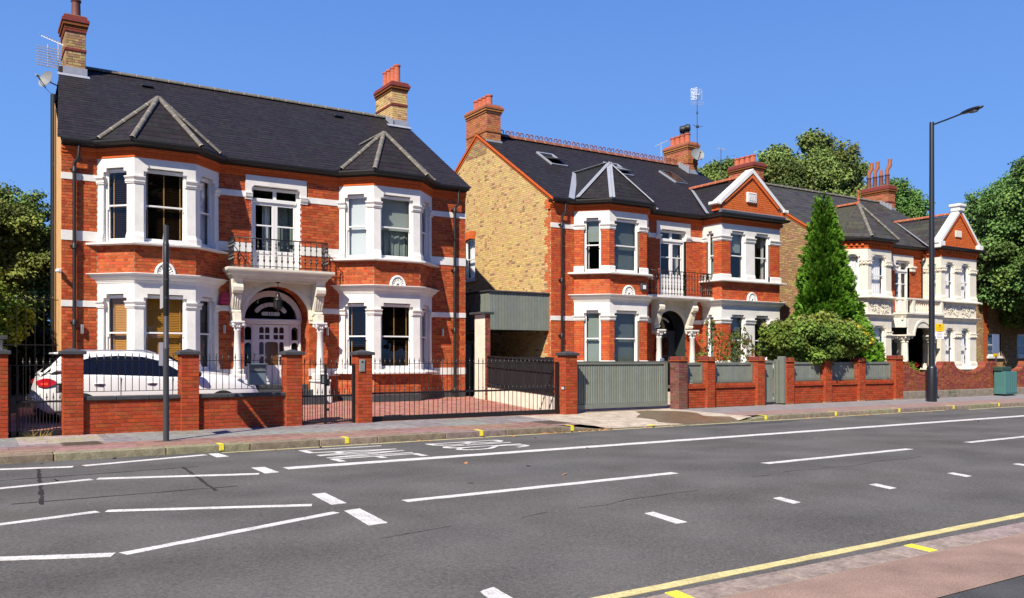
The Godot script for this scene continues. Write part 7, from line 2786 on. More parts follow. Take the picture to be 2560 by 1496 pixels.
func build_car() -> void:
	var c := thing("parked_car", "white hatchback estate car parked sideways behind the low railed wall", "car", Vector3(3.7, 0.25, -21.1))
	var g := 0.25
	var zc := -21.08
	var X0 := 1.24
	# stations: x, bottom, top, half width at the waist, half width at the top
	var body := [[0.00, 0.40, 0.62, 0.62, 0.58], [0.03, 0.30, 0.76, 0.74, 0.68], [0.10, 0.24, 0.98, 0.82, 0.74], [0.25, 0.20, 1.06, 0.87, 0.80], [0.6, 0.20, 1.06, 0.90, 0.86], [1.2, 0.20, 1.04, 0.915, 0.88], [2.0, 0.20, 1.00, 0.92, 0.885], [2.8, 0.20, 0.965, 0.92, 0.885], [3.15, 0.20, 1.03, 0.915, 0.84], [3.4, 0.20, 1.04, 0.91, 0.80], [3.8, 0.20, 1.00, 0.90, 0.78], [4.15, 0.20, 0.945, 0.87, 0.74], [4.45, 0.22, 0.86, 0.80, 0.66], [4.62, 0.26, 0.74, 0.70, 0.56], [4.72, 0.32, 0.60, 0.56, 0.44]]
	var rings := []
	for s in body:
		var r := []
		var pts := [[0.0, s[1]], [s[3] * 0.86, s[1]], [s[3] * 0.97, s[1] + 0.10], [s[3], lerpf(s[1], s[2], 0.45)], [s[3] * 0.995, lerpf(s[1], s[2], 0.74)], [lerpf(s[3], s[4], 0.45), s[2] - 0.045], [s[4], s[2]], [s[4] * 0.5, s[2] + 0.025], [0.0, s[2] + 0.035]]
		for p in pts:
			r.append(Vector3(X0 + s[0], g + p[1], zc + p[0]))
		for i in range(pts.size() - 2, 0, -1):
			r.append(Vector3(X0 + s[0], g + pts[i][1], zc - pts[i][0]))
		rings.append(r)
	var bm := MB.new()
	loft(bm, rings)
	put(bm, "body", M.car_paint, c)
	# cabin: x, base, top, half width below, half width at the roof
	var cab := [[0.10, 1.04, 1.06, 0.70, 0.68], [0.30, 1.04, 1.24, 0.83, 0.72], [0.48, 1.03, 1.43, 0.86, 0.66], [0.60, 1.03, 1.495, 0.87, 0.645], [1.0, 1.02, 1.525, 0.88, 0.645], [1.6, 1.0, 1.54, 0.885, 0.645], [2.2, 0.98, 1.515, 0.885, 0.64], [2.55, 0.96, 1.46, 0.88, 0.645], [2.9, 0.96, 1.28, 0.87, 0.70], [3.22, 0.97, 1.05, 0.84, 0.78]]
	var cr := []
	for s in cab:
		var r := []
		var pts := [[s[3], s[1]], [lerpf(s[3], s[4], 0.5), lerpf(s[1], s[2] - 0.07, 0.5)], [s[4] + 0.02, s[2] - 0.06], [s[4] - 0.05, s[2] - 0.012], [s[4] * 0.5, s[2] + 0.012], [0.0, s[2] + 0.02]]
		for p in pts:
			r.append(Vector3(X0 + s[0], g + p[1], zc + p[0]))
		for i in range(pts.size() - 2, -1, -1):
			r.append(Vector3(X0 + s[0], g + pts[i][1], zc - pts[i][0]))
		cr.append(r)
	var cm := MB.new()
	loft(cm, cr)
	put(cm, "roof", M.car_paint, c)
	for s in [1, -1]:
		var gm := MB.new()
		# side glass follows the cabin side
		var outl := [[0.62, 0.06, 0.40], [0.80, 0.05, 0.72], [1.1, 0.05, 0.88], [1.6, 0.05, 0.93], [2.1, 0.05, 0.92], [2.5, 0.05, 0.80], [2.85, 0.06, 0.48], [3.08, 0.06, 0.14]]
		var last := []
		for q in outl:
			var i := 0
			while i < cab.size() - 2 and cab[i + 1][0] < q[0]:
				i += 1
			var f: float = (q[0] - cab[i][0]) / (cab[i + 1][0] - cab[i][0])
			var lo := Vector2(lerpf(cab[i][3], cab[i + 1][3], f), lerpf(cab[i][1], cab[i + 1][1], f))
			var hi := Vector2(lerpf(cab[i][4], cab[i + 1][4], f) + 0.02, lerpf(cab[i][2], cab[i + 1][2], f) - 0.06)
			var a := lo.lerp(hi, q[1])
			var b := lo.lerp(hi, q[2])
			var now := [Vector3(X0 + q[0], g + a.y, zc + s * (a.x + 0.012)), Vector3(X0 + q[0], g + b.y, zc + s * (b.x + 0.012))]
			if not last.is_empty():
				gm.quad_o(last[0], now[0], now[1], last[1], Vector3(0, 0.3, s))
			last = now
		put(gm, "side_window", M.car_glass, c)
		var dm := MB.new()
		for x in [1.2, 2.25]:
			dm.tube([Vector3(X0 + x - 0.10, g + 0.84, zc + s * 0.918), Vector3(X0 + x, g + 0.85, zc + s * 0.945), Vector3(X0 + x + 0.10, g + 0.84, zc + s * 0.918)], [0.012, 0.018, 0.012], 8)
		put(dm, "door_handle", M.car_paint, c)
		var ds := MB.new()
		for x in [1.2, 2.25]:
			ds.lathe(Transform3D(Basis(Vector3.RIGHT, PI * 0.5 * s), Vector3(X0 + x, g + 0.81, zc + s * 0.912)) * Transform3D(Basis.from_scale(Vector3(1.8, 1, 0.8)), Vector3.ZERO), [Vector2(0.055, 0), Vector2(0.04, 0.006), Vector2(0, 0.006)], 14)
		put(ds, "handle_recess", M.sign_grey, c)
		var tl := MB.new()
		var ta := []
		for i in 9:
			var f := i / 8.0
			var w := 0.095 * sin(PI * clampf(f * 0.8 + 0.12, 0, 1))
			ta.append([Vector3(X0 + 0.02 + f * 0.36, g + 0.87 - w + f * 0.015, zc + s * (0.80 + 0.115 * pow(f, 0.5))), Vector3(X0 + 0.02 + f * 0.36, g + 0.87 + w + f * 0.015, zc + s * (0.755 + 0.125 * pow(f, 0.5)))])
		for i in 8:
			tl.quad_o(ta[i][0], ta[i + 1][0], ta[i + 1][1], ta[i][1], Vector3(-0.5, 0.1, s))
		put(tl, "tail_light", M.tail_red, c)
		var to := MB.new()
		to.quad_o(ta[2][0].lerp(ta[2][1], 0.2) + Vector3(-0.006, 0, s * 0.006), ta[5][0].lerp(ta[5][1], 0.2) + Vector3(-0.006, 0, s * 0.006), ta[5][0].lerp(ta[5][1], 0.5) + Vector3(-0.006, 0, s * 0.006), ta[2][0].lerp(ta[2][1], 0.5) + Vector3(-0.006, 0, s * 0.006), Vector3(-0.5, 0, s))
		put(to, "lamp_bar", M.tail_orange, c)
		var hl := MB.new()
		hl.quad_o(Vector3(X0 + 4.12, g + 0.885, zc + s * 0.835), Vector3(X0 + 4.46, g + 0.73, zc + s * 0.80), Vector3(X0 + 4.56, g + 0.70, zc + s * 0.73), Vector3(X0 + 4.20, g + 0.92, zc + s * 0.79), Vector3(0.3, 0.4, s))
		put(hl, "headlight", M.head_glass, c)
		var mm := MB.new()
		mm.lathe(Transform3D(Basis(Vector3.FORWARD, PI * 0.5), Vector3(X0 + 3.18, g + 1.03, zc + s * 1.0)) * Transform3D(Basis.from_scale(Vector3(0.75, 0.9, 1.15)), Vector3.ZERO), [Vector2(0, -0.12), Vector2(0.07, -0.10), Vector2(0.085, 0.0), Vector2(0.07, 0.10), Vector2(0, 0.13)], 14)
		put(mm, "mirror", M.tyre, c)
		var rr := MB.new()
		rr.tube([Vector3(X0 + 0.7, g + 1.50, zc + s * 0.56), Vector3(X0 + 0.85, g + 1.56, zc + s * 0.56), Vector3(X0 + 2.2, g + 1.56, zc + s * 0.56), Vector3(X0 + 2.4, g + 1.50, zc + s * 0.56)], 0.016, 8)
		put(rr, "roof_rail", M.steel, c)
		for x in [0.88, 3.78]:
			var wm := MB.new()
			var tt := Transform3D(Basis(Vector3.RIGHT, PI * 0.5 * s), Vector3(X0 + x, g + 0.33, zc + s * 0.68))
			wm.lathe(tt, [Vector2(0.20, 0.0), Vector2(0.32, 0.0), Vector2(0.335, 0.03), Vector2(0.335, 0.20), Vector2(0.31, 0.245), Vector2(0.22, 0.245)], 28)
			var wh := put(wm, "wheel", M.tyre, c)
			var rm := MB.new()
			rm.lathe(tt, [Vector2(0.225, 0.24), Vector2(0.21, 0.20), Vector2(0.0, 0.19)], 24)
			for k in 5:
				var a := TAU * k / 5
				rm.box(tt * Transform3D(Basis(Vector3.UP, a), Vector3.ZERO), Vector3(0.03, 0.19, -0.03), Vector3(0.21, 0.235, 0.03), 0.01)
			put(rm, "rim", M.steel, wh)
			var am := MB.new()
			am.lathe(Transform3D(Basis(Vector3.RIGHT, PI * 0.5 * s), Vector3(X0 + x, g + 0.34, zc + s * 0.905)), [Vector2(0.0, 0), Vector2(0.30, 0), Vector2(0.312, 0.012), Vector2(0.30, 0.02)], 28)
			put(am, "wheel_arch", M.tyre, c)
	var rg := MB.new()
	rg.quad_o(Vector3(X0 + 0.13, g + 1.10, zc - 0.64), Vector3(X0 + 0.13, g + 1.10, zc + 0.66), Vector3(X0 + 0.50, g + 1.47, zc + 0.60), Vector3(X0 + 0.50, g + 1.47, zc - 0.60), Vector3(-1, 0.8, 0))
	put(rg, "rear_window", M.car_glass, c)
	var wg := MB.new()
	wg.quad_o(Vector3(X0 + 3.20, g + 1.10, zc - 0.70), Vector3(X0 + 3.20, g + 1.10, zc + 0.70), Vector3(X0 + 2.62, g + 1.48, zc + 0.60), Vector3(X0 + 2.62, g + 1.48, zc - 0.60), Vector3(1, 0.8, 0))
	put(wg, "windscreen", M.car_glass, c)
	var sp := MB.new()
	sp.wbox(Vector3(X0 + 0.36, g + 1.47, zc - 0.62), Vector3(X0 + 0.66, g + 1.515, zc + 0.62), 0.018)
	put(sp, "spoiler", M.car_paint, c)
	var bp := MB.new()
	bp.wbox(Vector3(X0 - 0.05, g + 0.42, zc - 0.70), Vector3(X0 + 0.2, g + 0.62, zc + 0.78), 0.05)
	put(bp, "rear_bumper", M.car_paint, c)
	var lo := MB.new()
	lo.wbox(Vector3(X0 + 0.05, g + 0.16, zc - 0.76), Vector3(X0 + 0.35, g + 0.40, zc + 0.78), 0.05)
	lo.wbox(Vector3(X0 + 0.4, g + 0.14, zc - 0.86), Vector3(X0 + 4.3, g + 0.24, zc + 0.86), 0.03)
	put(lo, "underside", M.tyre, c)
	var sm := MB.new()
	for x in [1.62, 2.68]:
		sm.wbox(Vector3(X0 + x - 0.003, g + 0.3, zc + 0.90), Vector3(X0 + x + 0.003, g + 0.98, zc + 0.9255))
	put(sm, "door_seam", M.tyre, c)


func build_street_things() -> void:
	var l := thing("street_lamp", "tall black street lamp with arm over the road in front of third house", "street lamp", Vector3(28.05, 0.14, -17.0))
	var pm := MB.new()
	pm.lathe(Transform3D(Basis(), Vector3(28.05, 0.14, -17.0)), [Vector2(0.165, 0), Vector2(0.165, 1.16), Vector2(0.14, 1.22), Vector2(0.105, 1.25), Vector2(0.10, 1.3), Vector2(0.075, 9.6), Vector2(0.07, 9.62), Vector2(0, 9.62)], 18, 0.8)
	put(pm, "post", M.lamp_black, l)
	var dm := MB.new()
	dm.wbox(Vector3(27.98, 0.35, -16.84), Vector3(28.12, 1.0, -16.83), 0.003)
	put(dm, "access_door", M.lamp_black, l)
	var am := MB.new()
	am.tube([Vector3(28.05, 9.66, -17.0), Vector3(28.05, 9.72, -16.5), Vector3(28.05, 9.80, -15.95)], 0.028, 8)
	put(am, "arm", M.lamp_black, l)
	var rings := []
	for s in [[0.0, 0.05, 0.04], [0.10, 0.085, 0.07], [0.28, 0.125, 0.085], [0.48, 0.135, 0.075], [0.64, 0.11, 0.055], [0.74, 0.05, 0.025], [0.76, 0.01, 0.006]]:
		var r := []
		for i in 14:
			var a := TAU * i / 14
			r.append(Vector3(28.05 + s[1] * cos(a), 9.80 + s[0] * 0.10 + s[2] * sin(a) * (1.0 if sin(a) > 0 else 0.6), -15.98 + s[0]))
		rings.append(r)
	var hm := MB.new()
	loft(hm, rings)
	put(hm, "lamp_head", M.lamp_black, l)
	var gm := MB.new()
	gm.lathe(Transform3D(Basis(), Vector3(28.05, 9.775, -15.55)) * Transform3D(Basis.from_scale(Vector3(1, 1, 2.0)), Vector3.ZERO), [Vector2(0, -0.045), Vector2(0.06, -0.03), Vector2(0.09, 0.02), Vector2(0.09, 0.04)], 14)
	put(gm, "lamp_glass", M.dish, l)
	# plates on the lamp post
	var s := thing("parking_sign", "small yellow and white plates fixed to the tall street lamp", "sign", Vector3(28.2, 2.3, -16.88))
	var y1 := MB.new()
	var tt := Transform3D(Basis(Vector3.UP, -0.45), Vector3(28.05, 0, -16.97))
	y1.box(tt, Vector3(0.03, 2.56, 0.11), Vector3(0.36, 2.82, 0.12), 0.004)
	put(y1, "yellow_plate", M.sign_yellow, s)
	var y2 := MB.new()
	y2.box(tt, Vector3(0.04, 2.30, 0.112), Vector3(0.34, 2.54, 0.12), 0.004)
	put(y2, "white_plate", M.sign_white, s)
	var y3 := MB.new()
	for k in 4:
		y3.box(tt, Vector3(0.08, 2.49 - k * 0.05, 0.1205), Vector3(0.30 - 0.03 * (k % 2), 2.505 - k * 0.05, 0.1212))
	y3.box(tt, Vector3(0.16, 2.73, 0.1205), Vector3(0.22, 2.78, 0.1212))
	for k in 2:
		y3.box(tt, Vector3(0.09, 2.68 - k * 0.05, 0.1205), Vector3(0.29, 2.69 - k * 0.05, 0.1212))
	put(y3, "print", M.print, s)
	# the nearer sign pole
	var p := thing("sign_pole", "dark grey street sign pole in front of the left house", "pole", Vector3(3.09, 0.13, -16.45))
	var qm := MB.new()
	qm.lathe(Transform3D(Basis(), Vector3(3.09, 0.12, -16.45)), [Vector2(0.052, 0), Vector2(0.052, 1.66), Vector2(0.054, 1.67), Vector2(0.054, 1.71), Vector2(0.048, 1.72), Vector2(0.045, 3.93), Vector2(0, 3.94)], 16, 0.8)
	put(qm, "shaft", M.pole, p)
	var bd := MB.new()
	bd.lathe(Transform3D(Basis(), Vector3(3.09, 2.40, -16.45)), [Vector2(0.047, 0), Vector2(0.052, 0.03), Vector2(0.052, 1.33), Vector2(0.047, 1.34)], 16)
	put(bd, "black_sleeve", M.iron, p)
	var ba := MB.new()
	for y in [2.72, 3.05, 3.35, 3.68]:
		ba.lathe(Transform3D(Basis(), Vector3(3.09, y, -16.45)), [Vector2(0.05, 0), Vector2(0.056, 0.004), Vector2(0.056, 0.022), Vector2(0.05, 0.026)], 14)
	put(ba, "clamp_band", M.pole, p)
	var foot := MB.new()
	foot.wbox(Vector3(2.86, 0.12, -16.62), Vector3(3.34, 0.142, -16.30), 0.004)
	put(foot, "foot_patch", M.path_black, p)
	for q in [["white sign plate seen edge on at the top of the near sign pole", -0.165, 3.02, 3.90, 0.62], ["pale sign plate slightly turned, below the upper plate on the near pole", -0.09, 2.56, 2.97, 0.60], ["grey plate low on the near sign pole, turned toward the left", 0.0, 1.50, 1.93, 0.40]]:
		var sg := thing("sign_plate", q[0], "sign", Vector3(3.06, q[2], -16.75), "plates on the near sign pole")
		var sm := MB.new()
		sm.box(Transform3D(Basis(Vector3.UP, q[1]), Vector3(3.055, 0, -16.45)), Vector3(-0.012, q[2], -q[4] - 0.04), Vector3(0.0, q[3], -0.03), 0.003)
		put(sm, "plate", M.sign_back if q[2] > 2 else M.sign_grey, sg)
	# lantern under the balcony
	var la := thing("hanging_lantern", "black glass lantern hanging under the left house balcony", "lantern", Vector3(7.16, 3.0, -22.72))
	var lm := MB.new()
	var lt := Transform3D(Basis(), Vector3(7.10, 0, -22.72))
	lm.tube([Vector3(7.10, 3.32, -22.72), Vector3(7.10, 3.69, -22.72)], 0.012, 6)
	lm.lathe(lt, [Vector2(0.0, 3.69), Vector2(0.07, 3.68), Vector2(0.05, 3.65), Vector2(0.0, 3.65)], 10)
	lm.lathe(lt, [Vector2(0.0, 3.40), Vector2(0.05, 3.38), Vector2(0.055, 3.30), Vector2(0.09, 3.27), Vector2(0.125, 3.20), Vector2(0.12, 3.19), Vector2(0, 3.19)], 6)
	lm.lathe(lt, [Vector2(0.0, 2.86), Vector2(0.02, 2.88), Vector2(0.03, 2.92), Vector2(0.10, 2.95), Vector2(0.11, 2.98), Vector2(0, 2.98)], 6)
	for i in 6:
		var a := TAU * i / 6
		lm.tube([Vector3(7.10 + 0.10 * cos(a), 2.97, -22.72 + 0.10 * sin(a)), Vector3(7.10 + 0.115 * cos(a), 3.20, -22.72 + 0.115 * sin(a))], 0.009, 5)
	put(lm, "cage", M.iron, la)
	var lg := MB.new()
	lg.lathe(lt, [Vector2(0.092, 2.98), Vector2(0.107, 3.19)], 6)
	put(lg, "lantern_glass", M.smoky_glass, la)
	var ab := thing("alarm_box", "magenta bell shaped alarm box on brick beside the left house porch", "alarm box", Vector3(5.77, 3.05, -22.95))
	var abm := MB.new()
	abm.prism(Transform3D(Basis(), Vector3(5.77, 3.20, -22.99)), PackedVector2Array([Vector2(-0.15, -0.15), Vector2(0.15, -0.15), Vector2(0.155, -0.05), Vector2(0.10, 0.12), Vector2(0.05, 0.165), Vector2(-0.05, 0.165), Vector2(-0.10, 0.12), Vector2(-0.155, -0.05)]), 0.0, 0.09)
	put(abm, "case", M.alarm, ab)
	var abp := MB.new()
	abp.wbox(Vector3(5.68, 3.20, -22.90), Vector3(5.86, 3.215, -22.898))
	abp.wbox(Vector3(5.66, 3.09, -22.90), Vector3(5.88, 3.10, -22.898))
	put(abp, "print", M.alarm_print, ab)
	var a2 := thing("alarm_box", "blue grey alarm box on the middle house left bay above the cornice", "alarm box", Vector3(19.4, 3.9, -22.1))
	var a2m := MB.new()
	a2m.wbox(Vector3(19.35, 3.95, -22.15), Vector3(19.62, 4.18, -22.06), 0.02)
	put(a2m, "case", M.cap_slate, a2)
	var a3m := MB.new()
	a3m.wbox(Vector3(19.42, 3.99, -22.062), Vector3(19.55, 4.12, -22.055), 0.004)
	put(a3m, "panel", M.sign_white, a2)
	var cam := thing("security_camera", "tiny white camera on the left corner of the left house", "camera", Vector3(1.9, 3.7, -22.9))
	var cmm := MB.new()
	cmm.box(Transform3D(Basis(Vector3.UP, 0.3), Vector3(1.9, 3.72, -22.85)), Vector3(-0.05, -0.04, -0.09), Vector3(0.03, 0.04, 0.09), 0.015)
	cmm.wbox(Vector3(1.90, 3.66, -22.99), Vector3(1.95, 3.76, -22.9), 0.005)
	put(cmm, "case", M.sign_white, cam)


func aerial(label: String, at: Vector3, mast: float, dir: float, els: int, w: float, m: Material, pitch := 0.0) -> Node3D:
	var o := thing("tv_aerial", label, "aerial", at, "television aerials on the roofs")
	var mb := MB.new()
	mb.tube([at, at + Vector3(0, mast, 0)], 0.014, 6)
	put(mb, "mast", m, o)
	var t := Transform3D(Basis(Vector3.UP, dir) * Basis(Vector3.RIGHT, pitch), at + Vector3(0, mast - 0.05, 0))
	var b := MB.new()
	var ln := els * 0.085
	b.box(t, Vector3(-0.012, -0.012, -ln * 0.5), Vector3(0.012, 0.012, ln * 0.5))
	put(b, "boom", M.alu, o)
	for i in els:
		var e := MB.new()
		var z := -ln * 0.5 + 0.05 + i * 0.085
		e.tube([t * Vector3(-w * 0.5, 0.015, z), t * Vector3(w * 0.5, 0.015, z)], 0.006, 5)
		put(e, "element", M.alu, o)
	return o


func build_roof_things() -> void:
	# the large aerial left of the first chimney
	var a := aerial("large silver tv aerial on the left chimney of the left house", Vector3(2.30, 9.9, -27.9), 0.9, 0.95, 13, 0.34, M.alu, 0.42)
	var g := MB.new()
	var gt := Transform3D(Basis(Vector3.UP, 0.15), Vector3(2.02, 10.25, -27.7))
	for s in [-1, 1]:
		for k in 8:
			g.tube([gt * Vector3(-0.30, k * 0.075 - 0.28, s * 0.02), gt * Vector3(0.36, k * 0.075 - 0.28, s * 0.02)], 0.008, 5)
	g.tube([gt * Vector3(0, -0.32, 0), gt * Vector3(0, 0.34, 0)], 0.014, 6)
	g.tube([gt * Vector3(0, 0.05, 0), gt * Vector3(0.2, -0.18, -0.1), Vector3(2.42, 10.02, -27.8)], 0.01, 6)
	put(g, "reflector", M.alu, a)
	var d := thing("satellite_dish", "grey satellite dish on bracket at the left end of the left house roof", "satellite dish", Vector3(2.1, 9.4, -27.2), "satellite dishes on the roofs")
	dish(d, Vector3(1.98, 9.42, -27.2), Vector3(-0.8, 0.30, 0.55), 0.25, Vector3(2.3, 9.35, -27.4))
	var d2 := thing("satellite_dish", "pale grey satellite dish on right chimney of the middle house", "satellite dish", Vector3(26.7, 10.3, -26.9), "satellite dishes on the roofs")
	dish(d2, Vector3(26.72, 10.42, -26.85), Vector3(-0.35, 0.35, 0.9), 0.29, Vector3(26.75, 10.25, -27.1))
	var m := aerial("tall thin mast with grid aerial on the right chimney of middle house", Vector3(26.85, 10.0, -26.98), 3.15, 0.6, 3, 0.5, M.pole)
	var gm := MB.new()
	var t2 := Transform3D(Basis(Vector3.UP, -0.5), Vector3(26.85, 13.15, -26.98))
	for s in [-1, 1]:
		var t3 := t2 * Transform3D(Basis(Vector3.UP, s * 0.45), Vector3.ZERO)
		for k in 9:
			gm.tube([t3 * Vector3(0, k * 0.06 - 0.24, 0), t3 * Vector3(s * 0.27, k * 0.06 - 0.24, 0)], 0.008, 5)
		for k in 3:
			gm.tube([t3 * Vector3(s * (0.03 + k * 0.12), -0.25, 0), t3 * Vector3(s * (0.03 + k * 0.12), 0.25, 0)], 0.008, 5)
	for k in 4:
		gm.tube([t2 * Vector3(-0.3, -0.36 - k * 0.05, 0.04), t2 * Vector3(0.3, -0.36 - k * 0.05, 0.04)], 0.005, 5)
	put(gm, "grid", M.alu, m)
	var bm := MB.new()
	bm.tube([Vector3(26.55, 11.75, -26.95), Vector3(26.75, 11.70, -26.97), Vector3(26.95, 11.70, -26.97), Vector3(27.15, 11.76, -26.95)], 0.01, 5)
	bm.wbox(Vector3(26.80, 11.66, -27.02), Vector3(26.92, 11.76, -26.92), 0.01)
	bm.wbox(Vector3(26.82, 12.25, -27.01), Vector3(26.88, 12.36, -26.95), 0.01)
	put(bm, "junction_box", M.pole, m)
	aerial("short aerial on a white mast left of the middle house's right chimney", Vector3(25.6, 10.1, -27.9), 0.95, 1.2, 8, 0.22, M.alu, -0.45)
	aerial("leaning thin aerial between the middle and third houses", Vector3(29.9, 9.6, -28.5), 1.9, 1.3, 5, 0.3, M.pole, 0.1)


func dish(o: Node3D, c: Vector3, face: Vector3, r: float, mount: Vector3) -> void:
	var f := face.normalized()
	var u := f.cross(Vector3.UP).normalized()
	var b := Basis(u, f, u.cross(f))
	var mb := MB.new()
	mb.lathe(Transform3D(b, c), [Vector2(0, 0), Vector2(r * 0.5, 0.02), Vector2(r * 0.85, 0.055), Vector2(r, 0.08), Vector2(r * 1.01, 0.075), Vector2(r * 0.85, 0.045), Vector2(r * 0.5, 0.01), Vector2(0, -0.01)], 22)
	put(mb, "reflector", M.dish, o)
	var am := MB.new()
	var lnb := c + f * r * 1.25 - Vector3(0, r * 0.25, 0)
	am.tube([c - Vector3(0, r * 0.95, 0) + f * 0.06, lnb], 0.012, 6)
	am.tube([c, c - f * 0.1, mount], 0.02, 6)
	am.tube([lnb, lnb - Vector3(0, 0.16, 0) - f * 0.1, c - Vector3(0, r * 1.2, 0) - f * 0.1, mount - Vector3(0, 0.25, 0)], 0.007, 5)
	put(am, "arm", M.gutter, o)
	var lm := MB.new()
	lm.tube([lnb - f * 0.02, lnb + f * 0.07], 0.035, 8)
	put(lm, "receiver", M.dish, o)


# ---- plants ----

func leaf_cluster(n: int, size: float, spread: float, sd: int, long := 1.7) -> ArrayMesh:
	var r := RandomNumberGenerator.new()
	r.seed = sd
	var mb := MB.new()
	for i in n:
		var d := Vector3(r.randfn(), r.randfn() * 0.8, r.randfn()).normalized()
		var p := d * spread * pow(r.randf(), 0.5)
		var nrm := (d + Vector3(r.randfn() * 0.5, 0.7 + r.randfn() * 0.4, r.randfn() * 0.5)).normalized()
		var u := nrm.cross(Vector3(r.randfn(), r.randfn(), r.randfn())).normalized()
		var w := nrm.cross(u)
		var s := size * r.randf_range(0.7, 1.3)
		var v := r.randf_range(0.75, 1.25)
		mb.col = Color(v * r.randf_range(0.85, 1.2), v, v * r.randf_range(0.7, 1.1))
		var a := p - u * s * 0.5 * long
		var b := p + u * s * 0.5 * long
		var l := p + w * s * 0.5 - nrm * s * 0.12
		var q := p - w * s * 0.5 - nrm * s * 0.12
		mb.tri(a, l, b)
		mb.tri(a, b, q)
	return mb.mesh()


func multi(mesh: Mesh, xf: Array, cols: Array, called: String, parent: Node3D) -> MultiMeshInstance3D:
	var mm := MultiMesh.new()
	mm.transform_format = MultiMesh.TRANSFORM_3D
	mm.use_colors = true
	mm.mesh = mesh
	mm.instance_count = xf.size()
	for i in xf.size():
		mm.set_instance_transform(i, xf[i])
		mm.set_instance_color(i, cols[i])
	var o := MultiMeshInstance3D.new()
	o.name = nm(parent, called)
	o.multimesh = mm
	o.material_override = M.leaf
	parent.add_child(o)
	o.position = -parent.position
	o.set_meta("kind", "stuff")
	return o


func crown_points(r: RandomNumberGenerator, c: Vector3, rad: Vector3, clumps: int, per: int, csize: float, xf: Array, cols: Array, base: Color, vary: float, scale := 1.0, ymin := -99.0) -> void:
	for k in clumps:
		var d := Vector3(r.randfn(), r.randfn(), r.randfn()).normalized()
		var rr := r.randf_range(0.55, 0.98) if r.randf() < 0.86 else r.randf_range(0.15, 0.55)
		var cc := c + d * rad * rr
		if cc.y < ymin:
			cc.y = ymin + r.randf() * 0.5
		var cr := csize * r.randf_range(0.65, 1.3)
		var tone := 1.0 + r.randf_range(-vary, vary)
		var warm := r.randf_range(-0.1, 0.14)
		for i in per:
			var e := Vector3(r.randfn(), r.randfn() * 0.85, r.randfn()).normalized()
			var p := cc + e * cr * pow(r.randf(), 0.4) * Vector3(1, 0.75, 1)
			var b := Basis.from_euler(Vector3(r.randf_range(-0.5, 0.5), r.randf() * TAU, r.randf_range(-0.5, 0.5))).scaled(Vector3.ONE * scale * r.randf_range(0.75, 1.25))
			xf.append(Transform3D(b, p))
			var v := tone * r.randf_range(0.8, 1.2)
			cols.append(Color(base.r * v * (1 + warm), base.g * v, base.b * v * (1 - warm * 0.5)))


func trunk(o: Node3D, at: Vector3, h: float, r: float, c: Vector3, rad: Vector3, sd: int) -> void:
	var rr := RandomNumberGenerator.new()
	rr.seed = sd
	var mb := MB.new()
	mb.tube([at, at + Vector3(0.05, h * 0.5, 0), at + Vector3(0, h, 0.05), c + Vector3(0, rad.y * 0.5, 0)], [r * 1.25, r, r * 0.85, r * 0.3], 10)
	for i in 9:
		var a := TAU * i / 9 + rr.randf()
		var s := at + Vector3(0, h * rr.randf_range(0.75, 1.1), 0)
		var e := c + Vector3(cos(a) * rad.x * 0.7, rad.y * rr.randf_range(-0.4, 0.6), sin(a) * rad.z * 0.7)
		mb.tube([s, s.lerp(e, 0.45) + Vector3(0, 0.5, 0), e], [r * 0.5, r * 0.3, r * 0.08], 6)
	put(mb, "trunk", M.bark, o)


func tree(label: String, at: Vector3, c: Vector3, rad: Vector3, clumps: int, per: int, csize: float, mesh: Mesh, base: Color, vary: float, sd: int, scale := 1.0, h := 3.0, group := "", ymin := -99.0) -> Node3D:
	var o := thing("tree", label, "tree", at, group)
	var r := RandomNumberGenerator.new()
	r.seed = sd
	var xf := []
	var cols := []
	crown_points(r, c, rad, clumps, per, csize, xf, cols, base, vary, scale, ymin)
	multi(mesh, xf, cols, "crown", o)
	trunk(o, at, h, 0.22, c, rad, sd)
	return o


